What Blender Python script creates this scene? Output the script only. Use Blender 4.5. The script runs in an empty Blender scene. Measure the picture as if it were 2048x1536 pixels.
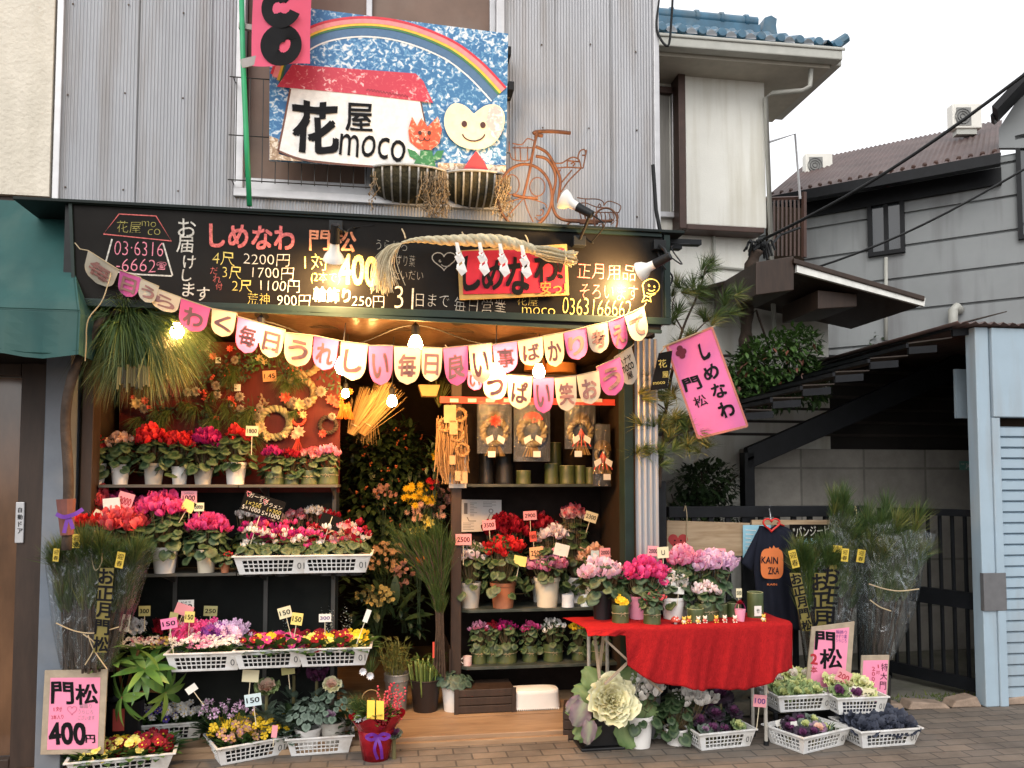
import bpy, math, random
from mathutils import Vector, Matrix, Euler
from math import sin, cos, pi, radians, sqrt
V = Vector
# camera, sky, sun, exposure
SC = bpy.context.scene
COL = SC.collection
F, CX, CY, H = 1600.0, 1024.0, 881.0, 1.55
YAW, PITCH = radians(9.0), radians(3.0)
CAM = V((0.0, -4.75, H))
cd = bpy.data.cameras.new('camera'); cam = bpy.data.objects.new('camera', cd); COL.objects.link(cam)
cd.sensor_width = 36.0; cd.lens = F / 2048.0 * 36.0
cd.shift_y = (CY - 768.0) / 2048.0
cd.clip_start = 0.05; cd.clip_end = 500.0
cam.location = CAM
cam.rotation_euler = (radians(90) + PITCH, 0, -YAW)
SC.camera = cam
ROT = cam.rotation_euler.to_matrix()
def ray(px, py):
 return ROT @ V(((px - CX) / F, (CY - py) / F, -1.0))
def P(px, py, Y):
 d = ray(px, py); return CAM + d * ((Y - CAM.y) / d.y)
def G(px, py, z=0.0):
 d = ray(px, py); return CAM + d * ((z - CAM.z) / d.z)
def S(px, py, Y):                      # metres per photo pixel on plane Y
 d = ray(px, py); return ((Y - CAM.y) / d.y) / F
w = bpy.data.worlds.new('World'); SC.world = w; w.use_nodes = True
nt = w.node_tree; bg = nt.nodes['Background']
sky = nt.nodes.new('ShaderNodeTexSky'); sky.sky_type = 'NISHITA'; sky.sun_disc = False
SUN_EL, SUN_AZ = radians(38), radians(205)
sky.sun_elevation = SUN_EL; sky.sun_rotation = SUN_AZ; sky.dust_density = 4.0; sky.air_density = 1.0
hs = nt.nodes.new('ShaderNodeHueSaturation'); hs.inputs['Saturation'].default_value = 0.22
veil = nt.nodes.new('ShaderNodeMix'); veil.data_type = 'RGBA'; veil.inputs[0].default_value = 0.6; veil.inputs[7].default_value = (9.0, 9.0, 9.2, 1)   # thin even cloud
nt.links.new(sky.outputs[0], hs.inputs['Color']); nt.links.new(hs.outputs[0], veil.inputs[6]); nt.links.new(veil.outputs[2], bg.inputs['Color'])
bg.inputs['Strength'].default_value = 0.13
sd = bpy.data.lights.new('sun', 'SUN'); sd.energy = 0.6; sd.angle = radians(35); sd.color = (1.0, 0.95, 0.88)
sun = bpy.data.objects.new('sun', sd); COL.objects.link(sun)
sun.rotation_euler = (radians(90) - SUN_EL, 0, radians(180) - SUN_AZ)
vs = SC.view_settings; vs.view_transform = 'Standard'; vs.look = 'None'; vs.exposure = 0.64; vs.gamma = 1.0
SC.cycles.max_bounces = 8; SC.cycles.transparent_max_bounces = 12
SC.cycles.sample_clamp_indirect = 4.0
# mesh builder
RND = random.Random(7)
class MB:
 def __init__(s): s.v = []; s.f = []; s.m = []; s.t = []
 def vert(s, p, t=0.5):
  s.v.append(V(p)); s.t.append(t); return len(s.v) - 1
 def face(s, idx, m=0): s.f.append(tuple(idx)); s.m.append(m)
 def poly(s, pts, m=0, t=0.5):
  b = len(s.v)
  for p in pts: s.v.append(V(p)); s.t.append(t)
  s.f.append(tuple(range(b, b + len(pts)))); s.m.append(m)
 def prism(s, pts, off, m=0, t=0.5):          # closed solid: outline swept by off
  n = len(pts); b = len(s.v); off = V(off)
  for p in pts: s.v.append(V(p)); s.t.append(t)
  for p in pts: s.v.append(V(p) + off); s.t.append(t)
  s.face(range(b, b + n), m); s.face(range(b + 2 * n - 1, b + n - 1, -1), m)
  for i in range(n):
   j = (i + 1) % n; s.face((b + i, b + n + i, b + n + j, b + j), m)
 def box(s, p0, p1, m=0, t=0.5):
  (x0, y0, z0), (x1, y1, z1) = p0, p1
  s.prism([(x0, y0, z0), (x1, y0, z0), (x1, y0, z1), (x0, y0, z1)], (0, y1 - y0, 0), m, t)
 def bar(s, a, b, wd, ht, up=(0, 0, 1), m=0, t=0.5):   # rectangular beam between two points
  a, b = V(a), V(b); d = (b - a); L = d.length; d.normalize()
  x = d.cross(V(up));
  if x.length < 1e-5: x = d.cross(V((1, 0, 0)))
  x.normalize(); u = x.cross(d)
  pts = [a + x * (sx * wd / 2) + u * (sz * ht / 2) for sx, sz in ((-1, -1), (1, -1), (1, 1), (-1, 1))]
  s.prism(pts, d * L, m, t)
 def tube(s, pts, r, n=6, closed=False, m=0, t=0.5, cap=True):
  pts = [V(p) for p in pts]; k = len(pts)
  rs = r if isinstance(r, (list, tuple)) else [r] * k
  rings = []; prev = None
  for i, p in enumerate(pts):
   a = pts[i - 1] if (i > 0 or closed) else p; c = pts[(i + 1) % k] if (i < k - 1 or closed) else p
   d = (c - a)
   if d.length < 1e-9: d = V((0, 0, 1))
   d.normalize()
   if prev is None:
    x = d.cross(V((0.31, 0.17, 0.93)))
    if x.length < 1e-4: x = d.cross(V((1, 0, 0)))
   else: x = prev - d * prev.dot(d)
   if x.length < 1e-6: x = d.orthogonal()
   x.normalize(); prev = x; y = d.cross(x)
   rings.append([s.vert(p + (x * cos(2 * pi * j / n) + y * sin(2 * pi * j / n)) * rs[i], t) for j in range(n)])
  for i in range(k if closed else k - 1):
   A, B = rings[i], rings[(i + 1) % k]
   for j in range(n): s.face((A[j], A[(j + 1) % n], B[(j + 1) % n], B[j]), m)
  if cap and not closed:
   s.face(rings[0][::-1], m); s.face(rings[-1], m)
 def lathe(s, prof, c=(0, 0, 0), n=16, m=0, t=0.5, axis=None):
  c = V(c); rings = []
  q = Matrix.Identity(3) if axis is None else V(axis).normalized().to_track_quat('Z', 'Y').to_matrix()
  for r, z in prof:
   if r < 1e-6: rings.append([s.vert(c + q @ V((0, 0, z)), t)])
   else: rings.append([s.vert(c + q @ V((r * cos(2 * pi * j / n), r * sin(2 * pi * j / n), z)), t) for j in range(n)])
  for A, B in zip(rings, rings[1:]):
   if len(A) == 1 and len(B) == 1: continue
   for j in range(n):
    k = (j + 1) % n
    if len(A) == 1: s.face((A[0], B[k], B[j]), m)
    elif len(B) == 1: s.face((A[j], A[k], B[0]), m)
    else: s.face((A[j], A[k], B[k], B[j]), m)
 def ball(s, c, r, n=8, m=0, t=0.5, sq=(1, 1, 1)):
  b = len(s.v); h = max(4, n // 2 + 1)
  s.lathe([(r * sin(pi * i / h), -r * cos(pi * i / h)) for i in range(h + 1)], (0, 0, 0), n, m, t)
  for i in range(b, len(s.v)): p = s.v[i]; s.v[i] = V((p.x * sq[0], p.y * sq[1], p.z * sq[2])) + V(c)
 def grid(s, fn, nu, nv, m=0, tone=None):
  b = len(s.v)
  for j in range(nv + 1):
   for i in range(nu + 1):
    u, v = i / nu, j / nv; s.vert(fn(u, v), 0.5 if tone is None else tone(u, v))
  for j in range(nv):
   for i in range(nu):
    a = b + j * (nu + 1) + i; s.face((a, a + 1, a + nu + 2, a + nu + 1), m)
 def ribbon(s, pts, wd, nrm=(0, -1, 0), m=0, t=0.5, closed=False):   # flat painted stroke
  pts = [V(p) for p in pts]; nrm = V(nrm).normalized(); k = len(pts); L = []
  for i, p in enumerate(pts):
   a = pts[i - 1] if (i > 0 or closed) else p; c = pts[(i + 1) % k] if (i < k - 1 or closed) else p
   d = (c - a).normalized(); x = d.cross(nrm).normalized() * (wd / 2)
   L.append((s.vert(p - x, t), s.vert(p + x, t)))
  for i in range(k if closed else k - 1):
   a, b = L[i], L[(i + 1) % k]; s.face((a[0], a[1], b[1], b[0]), m)
 def leaf(s, base, d, up, L, W, bend=0.3, m=0, t=0.5, n=3, fold=0.15):   # pointed blade of n segments, folded on its midrib
  base = V(base); d = V(d).normalized(); x = d.cross(V(up))
  if x.length < 1e-4: x = d.orthogonal()
  x.normalize(); u = x.cross(d).normalized(); rows = []
  for i in range(n + 1):
   q = i / n; wv = W * 0.5 * (sin(pi * min(1, q * 0.92 + 0.08)) ** 0.8) if i < n else 0
   c = base + d * (L * q) - u * (bend * L * q * q)
   if i == n: rows.append((s.vert(c, t),))
   else: rows.append((s.vert(c - x * wv + u * wv * fold, t), s.vert(c, t), s.vert(c + x * wv + u * wv * fold, t)))
  for A, B in zip(rows, rows[1:]):
   if len(B) == 3:
    s.face((A[0], A[1], B[1], B[0]), m); s.face((A[1], A[2], B[2], B[1]), m)
   else: s.face((A[0], A[1], B[0]), m); s.face((A[1], A[2], B[0]), m)
 def needle(s, a, b, wd, m=0, t=0.5):
  a, b = V(a), V(b); x = (b - a).cross(V((RND.uniform(-1, 1), RND.uniform(-1, 1), RND.uniform(-1, 1)))); x.normalize(); x *= wd / 2
  i = len(s.v); s.v += [a - x, a + x, b]; s.t += [t] * 3; s.face((i, i + 1, i + 2), m)
 def build(s, name, mats, parent=None, smooth=False, bevel=0, weld=False):
  me = bpy.data.meshes.new(name); o = bpy.data.objects.new(name, me); COL.objects.link(o)
  off = V((0, 0, 0)); q = parent
  while q is not None: off += q.location; q = q.parent
  me.from_pydata([tuple(v - off) for v in s.v], [], s.f)
  if not isinstance(mats, (list, tuple)): mats = [mats]
  for mm in mats: me.materials.append(mm)
  if len(mats) > 1: me.polygons.foreach_set('material_index', s.m)
  at = me.attributes.new('tone', 'FLOAT', 'POINT'); at.data.foreach_set('value', s.t)
  if smooth:
   me.polygons.foreach_set('use_smooth', [True] * len(s.f))
   if smooth == 'auto':
    try: me.set_sharp_from_angle(angle=radians(40))
    except Exception: pass
  me.update()
  if parent is not None: o.parent = parent
  if bevel:
   b = o.modifiers.new('bevel', 'BEVEL'); b.width = bevel; b.segments = 2; b.limit_method = 'ANGLE'; b.angle_limit = radians(50)
  return o
def tag(o, label, cat, group=None):
 o['label'] = label; o['category'] = cat
 if group: o['group'] = group
 return o
def thing(name, label, cat, loc=(0, 0, 0), group=None):
 o = bpy.data.objects.new(name, None); COL.objects.link(o); o.location = loc; o.empty_display_size = 0.05
 return tag(o, label, cat, group)
def struct(o, kind='structure'): o['kind'] = kind; return o
# materials
MATS = {}
def mat(name, col, rough=0.6, metal=0.0, var=0.14, scale=9.0, bump=0.0, bscale=60.0, col2=None, transl=0.0, spec=0.4,
  coat=0.0, emit=0.0, stretch=None, dirt=None, aspect=None):
 """noise-varied principled surface; col2 = second colour driven by the mesh's own 'tone' attribute (leaf veins, petals)"""
 if name in MATS: return MATS[name]
 m = bpy.data.materials.new(name); MATS[name] = m; m.use_nodes = True; nt = m.node_tree; N = nt.nodes; L = nt.links
 b = N['Principled BSDF']; out = N['Material Output']
 tc = N.new('ShaderNodeTexCoord'); mp = N.new('ShaderNodeMapping'); L.new(tc.outputs['Object'], mp.inputs[0])
 if stretch: mp.inputs['Scale'].default_value = stretch
 nz = N.new('ShaderNodeTexNoise'); nz.inputs['Scale'].default_value = scale; nz.inputs['Detail'].default_value = 5
 nz.inputs['Roughness'].default_value = 0.62
 L.new(mp.outputs[0], nz.inputs['Vector'])
 def mix(a, c, f):
  x = N.new('ShaderNodeMix'); x.data_type = 'RGBA'
  for sck, val in ((x.inputs[6], a), (x.inputs[7], c), (x.inputs[0], f)):
   if hasattr(val, 'is_output'): L.new(val, sck)
   else: sck.default_value = val if not isinstance(val, tuple) else (*val[:3], 1)
  return x.outputs[2]
 src = tuple(col)
 if col2 is not None:
  at = N.new('ShaderNodeAttribute'); at.attribute_name = 'tone'
  src = mix(tuple(col), tuple(col2), at.outputs['Fac'])
 rm = N.new('ShaderNodeMapRange'); rm.inputs[1].default_value = 0.3; rm.inputs[2].default_value = 0.7
 rm.inputs[3].default_value = 1 - var; rm.inputs[4].default_value = 1 + var
 L.new(nz.outputs['Fac'], rm.inputs[0])
 vm = N.new('ShaderNodeVectorMath'); vm.operation = 'SCALE'
 if hasattr(src, 'is_output'): L.new(src, vm.inputs[0])
 else: vm.inputs[0].default_value = src[:3]
 L.new(rm.outputs[0], vm.inputs['Scale']); c = vm.outputs[0]
 if dirt:                                   # (colour, scale, amount): blotches of grime with their own shape
  n2 = N.new('ShaderNodeTexNoise'); n2.inputs['Scale'].default_value = dirt[1]; n2.inputs['Detail'].default_value = 8
  mp2 = N.new('ShaderNodeMapping'); L.new(tc.outputs['Object'], mp2.inputs[0])
  if len(dirt) > 3: mp2.inputs['Scale'].default_value = dirt[3]
  L.new(mp2.outputs[0], n2.inputs['Vector'])
  r2 = N.new('ShaderNodeMapRange'); r2.inputs[1].default_value = 0.48; r2.inputs[2].default_value = 0.72
  r2.inputs[3].default_value = 0; r2.inputs[4].default_value = dirt[2]; L.new(n2.outputs['Fac'], r2.inputs[0])
  c = mix(c, tuple(dirt[0]), r2.outputs[0])
 L.new(c, b.inputs['Base Color'])
 b.inputs['Roughness'].default_value = rough; b.inputs['Metallic'].default_value = metal
 b.inputs['Specular IOR Level'].default_value = spec; b.inputs['Coat Weight'].default_value = coat
 if emit: L.new(c, b.inputs['Emission Color']); b.inputs['Emission Strength'].default_value = emit
 if bump:
  n3 = N.new('ShaderNodeTexNoise'); n3.inputs['Scale'].default_value = bscale; n3.inputs['Detail'].default_value = 4
  L.new(mp.outputs[0], n3.inputs['Vector']); bp = N.new('ShaderNodeBump'); bp.inputs['Strength'].default_value = bump
  bp.inputs['Distance'].default_value = 0.01; L.new(n3.outputs['Fac'], bp.inputs['Height']); L.new(bp.outputs[0], b.inputs['Normal'])
 if transl:
  tr = N.new('ShaderNodeBsdfTranslucent'); L.new(c, tr.inputs['Color']); ms = N.new('ShaderNodeMixShader'); ms.inputs[0].default_value = transl
  L.new(b.outputs[0], ms.inputs[1]); L.new(tr.outputs[0], ms.inputs[2]); L.new(ms.outputs[0], out.inputs['Surface'])
 return m
def emat(name, col, strength):
 m = bpy.data.materials.new(name); m.use_nodes = True; N = m.node_tree.nodes; N.remove(N['Principled BSDF'])
 e = N.new('ShaderNodeEmission'); e.inputs[0].default_value = (*col, 1); e.inputs[1].default_value = strength
 m.node_tree.links.new(e.outputs[0], N['Material Output'].inputs[0]); return m
def brickmat(name, c1, c2, mortar, bw, bh, ms, rot=0.0, plane='xy', offset=0.5, rough=0.8, dirt=0.25, bump=0.4):
 m = bpy.data.materials.new(name); m.use_nodes = True; nt = m.node_tree; N = nt.nodes; L = nt.links; b = N['Principled BSDF']
 tc = N.new('ShaderNodeTexCoord'); mp = N.new('ShaderNodeMapping'); L.new(tc.outputs['Object'], mp.inputs[0])
 mp.inputs['Rotation'].default_value = (0, 0, rot) if plane == 'xy' else (radians(-90), 0, 0)
 br = N.new('ShaderNodeTexBrick'); L.new(mp.outputs[0], br.inputs['Vector'])
 br.inputs['Scale'].default_value = 1.0; br.inputs['Brick Width'].default_value = bw; br.inputs['Row Height'].default_value = bh
 br.inputs['Mortar Size'].default_value = ms; br.inputs['Mortar Smooth'].default_value = 0.3; br.offset = offset; br.inputs['Bias'].default_value = -0.1
 br.inputs['Color1'].default_value = (*c1, 1); br.inputs['Color2'].default_value = (*c2, 1); br.inputs['Mortar'].default_value = (*mortar, 1)
 nz = N.new('ShaderNodeTexNoise'); nz.inputs['Scale'].default_value = 2.6; nz.inputs['Detail'].default_value = 9; nz.inputs['Roughness'].default_value = 0.7
 L.new(tc.outputs['Object'], nz.inputs['Vector'])
 rm = N.new('ShaderNodeMapRange'); rm.inputs[1].default_value = 0.3; rm.inputs[2].default_value = 0.7; rm.inputs[3].default_value = 1 - dirt; rm.inputs[4].default_value = 1 + dirt
 L.new(nz.outputs['Fac'], rm.inputs[0]); vm = N.new('ShaderNodeVectorMath'); vm.operation = 'SCALE'
 L.new(br.outputs['Color'], vm.inputs[0]); L.new(rm.outputs[0], vm.inputs['Scale']); L.new(vm.outputs[0], b.inputs['Base Color'])
 b.inputs['Roughness'].default_value = rough; b.inputs['Specular IOR Level'].default_value = 0.3
 n2 = N.new('ShaderNodeTexNoise'); n2.inputs['Scale'].default_value = 90; L.new(tc.outputs['Object'], n2.inputs['Vector'])
 ad = N.new('ShaderNodeMath'); ad.operation = 'MULTIPLY_ADD'; ad.inputs[1].default_value = -1.0; L.new(br.outputs['Fac'], ad.inputs[0])
 sc_ = N.new('ShaderNodeMath'); sc_.operation = 'MULTIPLY'; sc_.inputs[1].default_value = 0.4; L.new(n2.outputs['Fac'], sc_.inputs[0]); L.new(sc_.outputs[0], ad.inputs[2])
 bp = N.new('ShaderNodeBump'); bp.inputs['Strength'].default_value = bump; bp.inputs['Distance'].default_value = 0.006
 L.new(ad.outputs[0], bp.inputs['Height']); L.new(bp.outputs[0], b.inputs['Normal']); return m
def woodmat(name, c1, c2, stretch=(1, 12, 12), scale=3.0, rough=0.6):
 m = bpy.data.materials.new(name); m.use_nodes = True; nt = m.node_tree; N = nt.nodes; L = nt.links; b = N['Principled BSDF']
 tc = N.new('ShaderNodeTexCoord'); mp = N.new('ShaderNodeMapping'); mp.inputs['Scale'].default_value = stretch; L.new(tc.outputs['Object'], mp.inputs[0])
 nz = N.new('ShaderNodeTexNoise'); nz.inputs['Scale'].default_value = scale; nz.inputs['Detail'].default_value = 8; nz.inputs['Distortion'].default_value = 1.2
 L.new(mp.outputs[0], nz.inputs['Vector'])
 n2 = N.new('ShaderNodeTexNoise'); n2.inputs['Scale'].default_value = 1.7; n2.inputs['Detail'].default_value = 6; L.new(tc.outputs['Object'], n2.inputs['Vector'])
 cr = N.new('ShaderNodeValToRGB'); cr.color_ramp.elements[0].color = (*c1, 1); cr.color_ramp.elements[1].color = (*c2, 1)
 cr.color_ramp.elements[0].position = 0.3; cr.color_ramp.elements[1].position = 0.7; L.new(nz.outputs['Fac'], cr.inputs[0])
 rm = N.new('ShaderNodeMapRange'); rm.inputs[1].default_value = 0.3; rm.inputs[2].default_value = 0.7; rm.inputs[3].default_value = 0.75; rm.inputs[4].default_value = 1.15
 L.new(n2.outputs['Fac'], rm.inputs[0]); vm = N.new('ShaderNodeVectorMath'); vm.operation = 'SCALE'
 L.new(cr.outputs[0], vm.inputs[0]); L.new(rm.outputs[0], vm.inputs['Scale']); L.new(vm.outputs[0], b.inputs['Base Color'])
 b.inputs['Roughness'].default_value = rough
 bp = N.new('ShaderNodeBump'); bp.inputs['Strength'].default_value = 0.25; bp.inputs['Distance'].default_value = 0.003
 L.new(nz.outputs['Fac'], bp.inputs['Height']); L.new(bp.outputs[0], b.inputs['Normal']); return m
def filmmat(name, tint=(0.95, 0.97, 0.97), gloss=0.22):        # crumpled clear plastic film
 m = bpy.data.materials.new(name); m.use_nodes = True; nt = m.node_tree; N = nt.nodes; L = nt.links; N.remove(N['Principled BSDF'])
 tr = N.new('ShaderNodeBsdfTransparent'); tr.inputs[0].default_value = (*tint, 1)
 gl = N.new('ShaderNodeBsdfGlossy'); gl.inputs['Roughness'].default_value = 0.12; gl.inputs[0].default_value = (0.95, 0.97, 1, 1)
 tc = N.new('ShaderNodeTexCoord'); nz = N.new('ShaderNodeTexNoise'); nz.inputs['Scale'].default_value = 11; nz.inputs['Detail'].default_value = 3; nz.inputs['Distortion'].default_value = 1.5
 mp = N.new('ShaderNodeMapping'); mp.inputs['Scale'].default_value = (1.6, 1.6, 0.5); L.new(tc.outputs['Object'], mp.inputs[0]); L.new(mp.outputs[0], nz.inputs['Vector'])
 bp = N.new('ShaderNodeBump'); bp.inputs['Strength'].default_value = 1.0; bp.inputs['Distance'].default_value = 0.03
 L.new(nz.outputs['Fac'], bp.inputs['Height']); L.new(bp.outputs[0], gl.inputs['Normal'])
 lw = N.new('ShaderNodeLayerWeight'); lw.inputs['Blend'].default_value = 0.35; L.new(bp.outputs[0], lw.inputs['Normal'])
 mu = N.new('ShaderNodeMath'); mu.operation = 'MULTIPLY_ADD'; mu.inputs[1].default_value = 0.37; mu.inputs[2].default_value = gloss * 0.12; mu.use_clamp = True
 L.new(lw.outputs['Facing'], mu.inputs[0])
 mx = N.new('ShaderNodeMixShader'); L.new(mu.outputs[0], mx.inputs[0]); L.new(tr.outputs[0], mx.inputs[1]); L.new(gl.outputs[0], mx.inputs[2])
 L.new(mx.outputs[0], N['Material Output'].inputs[0]); return m
def glassmat(name, col=(0.02, 0.025, 0.03), rough=0.06):
 return mat(name, col, rough=rough, var=0.3, scale=2, spec=0.8)
# lettering
_G = {}
def glyphs(sx, off=0.0):
 """outline mesh of a line of text, size 1, centred on its own box: (verts2d, faces, width, height)"""
 key = (sx, round(off, 4))
 if key in _G: return _G[key]
 cu = bpy.data.curves.new('lettering', 'FONT'); cu.body = sx; cu.size = 1.0; cu.resolution_u = 3; cu.offset = off; cu.fill_mode = 'FRONT'
 ob = bpy.data.objects.new('lettering', cu); COL.objects.link(ob)
 me = bpy.data.meshes.new_from_object(ob.evaluated_get(bpy.context.evaluated_depsgraph_get()))
 vs_ = [(v.co.x, v.co.y) for v in me.vertices]; fs = [tuple(p.vertices) for p in me.polygons]
 bpy.data.objects.remove(ob); bpy.data.curves.remove(cu); bpy.data.meshes.remove(me)
 if vs_:
  x0, x1 = min(a for a, _ in vs_), max(a for a, _ in vs_); y0, y1 = min(a for _, a in vs_), max(a for _, a in vs_)
  vs_ = [(a - (x0 + x1) / 2, b - (y0 + y1) / 2) for a, b in vs_]
 else: x0 = x1 = y0 = y1 = 0
 _G[key] = (vs_, fs, x1 - x0, y1 - y0); return _G[key]
def write(mb, sx, fn, cx, cy, w=None, h=None, ang=0.0, off=0.012, m=0, t=0.5, wob=0.012, slant=0.0, seed=None):
 """put a line of lettering through fn(u, v) -> 3D (v grows downward, as in the photo); w/h = wanted extents in fn's units"""
 sh = [(0, 0)]
 if off > .003: e = off * .8; sh = [(0, 0), (e, e), (-e, e), (e, -e), (-e, -e)]; off = 0.0   # bold brush: overlaid shifted layers
 vs_, fs, W, Hh = glyphs(sx, off)
 if not vs_: return
 if w is None and h is None: h = 1
 kx = (w / W) if w else None; ky = (h / Hh) if h else None
 kx = kx or ky; ky = ky or kx
 rr = random.Random(seed if seed is not None else sx); ph = [rr.uniform(0, 6.28) for _ in range(4)]
 ca, sa = cos(ang), sin(ang)
 for n_, (ex, ey) in enumerate(sh):
  b = len(mb.v)
  for x, y in [(x + ex, y + ey) for x, y in vs_]:
   x2 = x + wob * sin(5 * y + ph[0] + 2 * x) + slant * y; y2 = y + wob * sin(4 * x + ph[1]) + wob * 0.7 * sin(9 * x + ph[2])
   u, v = x2 * kx, -y2 * ky
   mb.vert(fn(cx + u * ca - v * sa, cy + u * sa + v * ca) - V((0, .0002 * n_, 0)), t)
  for f in fs: mb.face([b + i for i in f], m)
def plane(Y): return lambda x, y: P(x, y, Y)
def stroke(mb, pts, wd, Y, m=0, closed=False, t=0.5):
 sc = S(pts[0][0], pts[0][1], Y); mb.ribbon([P(x, y, Y) for x, y in pts], wd * sc, m=m, closed=closed, t=t)
def arc(cx, cy, rx, ry, a0, a1, n=16): return [(cx + rx * cos(radians(a0 + (a1 - a0) * i / n)), cy + ry * sin(radians(a0 + (a1 - a0) * i / n))) for i in range(n + 1)]
def smoothpts(pts, n=6):
 """Catmull-Rom through points (2D tuples or vectors)"""
 pts = [V(p) for p in pts]; out = []
 for i in range(len(pts) - 1):
  a = pts[max(0, i - 1)]; b = pts[i]; c = pts[i + 1]; d = pts[min(len(pts) - 1, i + 2)]
  for k in range(n):
   t = k / n; out.append(0.5 * ((2 * b) + (c - a) * t + (2 * a - 5 * b + 4 * c - d) * t * t + (3 * b - a - 3 * c + d) * t ** 3))
 out.append(pts[-1]); return out
# materials of the setting
m_paver = brickmat('brick_pavers', (0.165, 0.135, 0.108), (0.122, 0.106, 0.092), (0.075, 0.066, 0.058), 0.20, 0.10, 0.006, rot=radians(0), dirt=0.35)
m_ply = woodmat('worn_plywood', (0.24, 0.145, 0.08), (0.38, 0.25, 0.145), (1.2, 9, 9), 2.2)
m_yard = mat('yard_concrete', (0.15, 0.145, 0.12), rough=0.9, var=0.35, scale=3, bump=0.4, bscale=70, dirt=((0.08, 0.09, 0.05), 2.0, 0.6))
m_tile = mat('red_floor_tile', (0.20, 0.10, 0.06), rough=0.5, var=0.2, scale=5)
m_steel = mat('galvanised_sheet', (0.30, 0.305, 0.32), rough=0.45, metal=0.35, var=0.1, scale=2.2, stretch=(3, 3, 0.5), dirt=((0.19, 0.165, 0.145), 1.6, 0.75, (5, 1, 0.45)))
m_alu = mat('aluminium', (0.46, 0.46, 0.47), rough=0.45, metal=0.4, var=0.1)
m_shutter = mat('brown_shutter_board', (0.17, 0.105, 0.075), rough=0.55, var=0.25, scale=2.5, dirt=((0.25, 0.19, 0.15), 3, 0.4))
m_black = mat('black_paint', (0.010, 0.011, 0.012), rough=0.5, spec=.25, var=0.3)
m_blackrail = mat('black_metal', (0.008, 0.009, 0.011), rough=0.5, spec=.2, var=0.3)
m_dgreen = mat('dark_green_paint', (0.009, 0.020, 0.017), rough=0.5, var=0.25, spec=.25)
m_chalkb = mat('chalkboard', (0.009, 0.0078, 0.0068), rough=0.36, var=0.25, scale=3, dirt=((0.017, 0.0155, 0.014), 2.5, 0.6), spec=0.06)
m_cream = mat('cream_stucco', (0.62, 0.57, 0.48), rough=0.9, var=0.08, scale=5, bump=0.7, bscale=45, dirt=((.42, .38, .30), 1.5, .55, (3, 1, .5)))
m_white_st = mat('white_stucco', (0.72, 0.715, 0.66), rough=0.9, var=0.06, scale=2, bump=0.3, bscale=90, dirt=((0.5, 0.47, 0.38), 1.8, 0.75, (4, 4, .35)))
m_brownp = mat('brown_paint', (0.06, 0.030, 0.022), rough=0.5, var=0.25)
m_dbrown = mat('dark_brown_wood', (0.035, 0.02, 0.013), rough=0.55, var=0.3, scale=4, stretch=(6, 6, 1))
m_bluegrey = mat('blue_grey_paint', (0.13, 0.155, 0.19), rough=0.6, var=0.15, scale=4, dirt=((0.22, 0.22, 0.21), 2.5, 0.6))
m_awning = mat('green_awning_cloth', (0.012, 0.066, 0.062), rough=0.7, var=0.18, scale=3, bump=0.15, bscale=12, dirt=((.05, .10, .085), 1.7, .6, (3, 3, .6)))
m_gutter = mat('gutter_plastic', (0.42, 0.42, 0.38), rough=0.5, var=0.1)
m_soffit = mat('soffit_board', (0.42, 0.39, 0.33), rough=0.8, var=0.1)
m_roofblue = mat('blue_glazed_tile', (0.03, 0.105, 0.17), rough=0.3, var=0.3, scale=6, spec=0.6, dirt=((0.14, 0.16, 0.15), 7, 0.4))
m_siding = mat('grey_siding', (0.245, 0.26, 0.265), rough=0.75, var=0.1, scale=1.5, dirt=((0.15, 0.15, 0.155), 2.2, 0.8, (3, 3, 0.3)))
m_roofbr = mat('brown_corrugated', (0.085, 0.055, 0.05), rough=0.6, var=0.3, scale=3, dirt=((0.13, 0.10, 0.09), 2.5, 0.5))
m_shed = mat('pale_blue_steel', (0.31, 0.40, 0.47), rough=0.5, var=0.06, scale=3, dirt=((0.26, 0.28, 0.29), 2.6, 0.6, (3, 3, 0.4)))
m_block = brickmat('concrete_block', (0.34, 0.32, 0.285), (0.29, 0.275, 0.245), (0.20, 0.19, 0.17), 0.62, 0.42, 0.012, plane='xz', offset=0.0, dirt=0.28, bump=0.3)
m_polyc = mat('brown_roof_panel', (0.10, 0.08, 0.066), rough=0.35, var=0.15, transl=0.6)
m_glass = glassmat('window_glass')
m_curtain = mat('grey_curtain', (0.25, 0.24, 0.22), rough=0.9, var=0.15, scale=12, stretch=(8, 1, 0.3))
m_red_panel = mat('red_brown_panel', (0.082, 0.0105, 0.006), rough=0.5, spec=.2, var=0.25, scale=2, stretch=(5, 1, 0.7), bump=0.15, bscale=9)
m_dpanel = mat('dark_shelf_panel', (0.014, 0.016, 0.015), rough=0.7, spec=.08, var=0.4, scale=2, dirt=((0.035, 0.036, 0.03), 2, 0.5))
m_shelfw = mat('weathered_shelf_board', (0.075, 0.07, 0.058), rough=0.7, var=0.35, scale=5, stretch=(0.6, 4, 6))
m_tarp = mat('brown_ceiling_sheet', (0.06, 0.034, 0.018), rough=0.32, var=0.35, scale=3, bump=0.9, bscale=7)
m_dim = mat('dim_interior_wall', (0.03, 0.02, 0.013), rough=0.85, spec=.1, var=0.3, scale=3)
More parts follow.
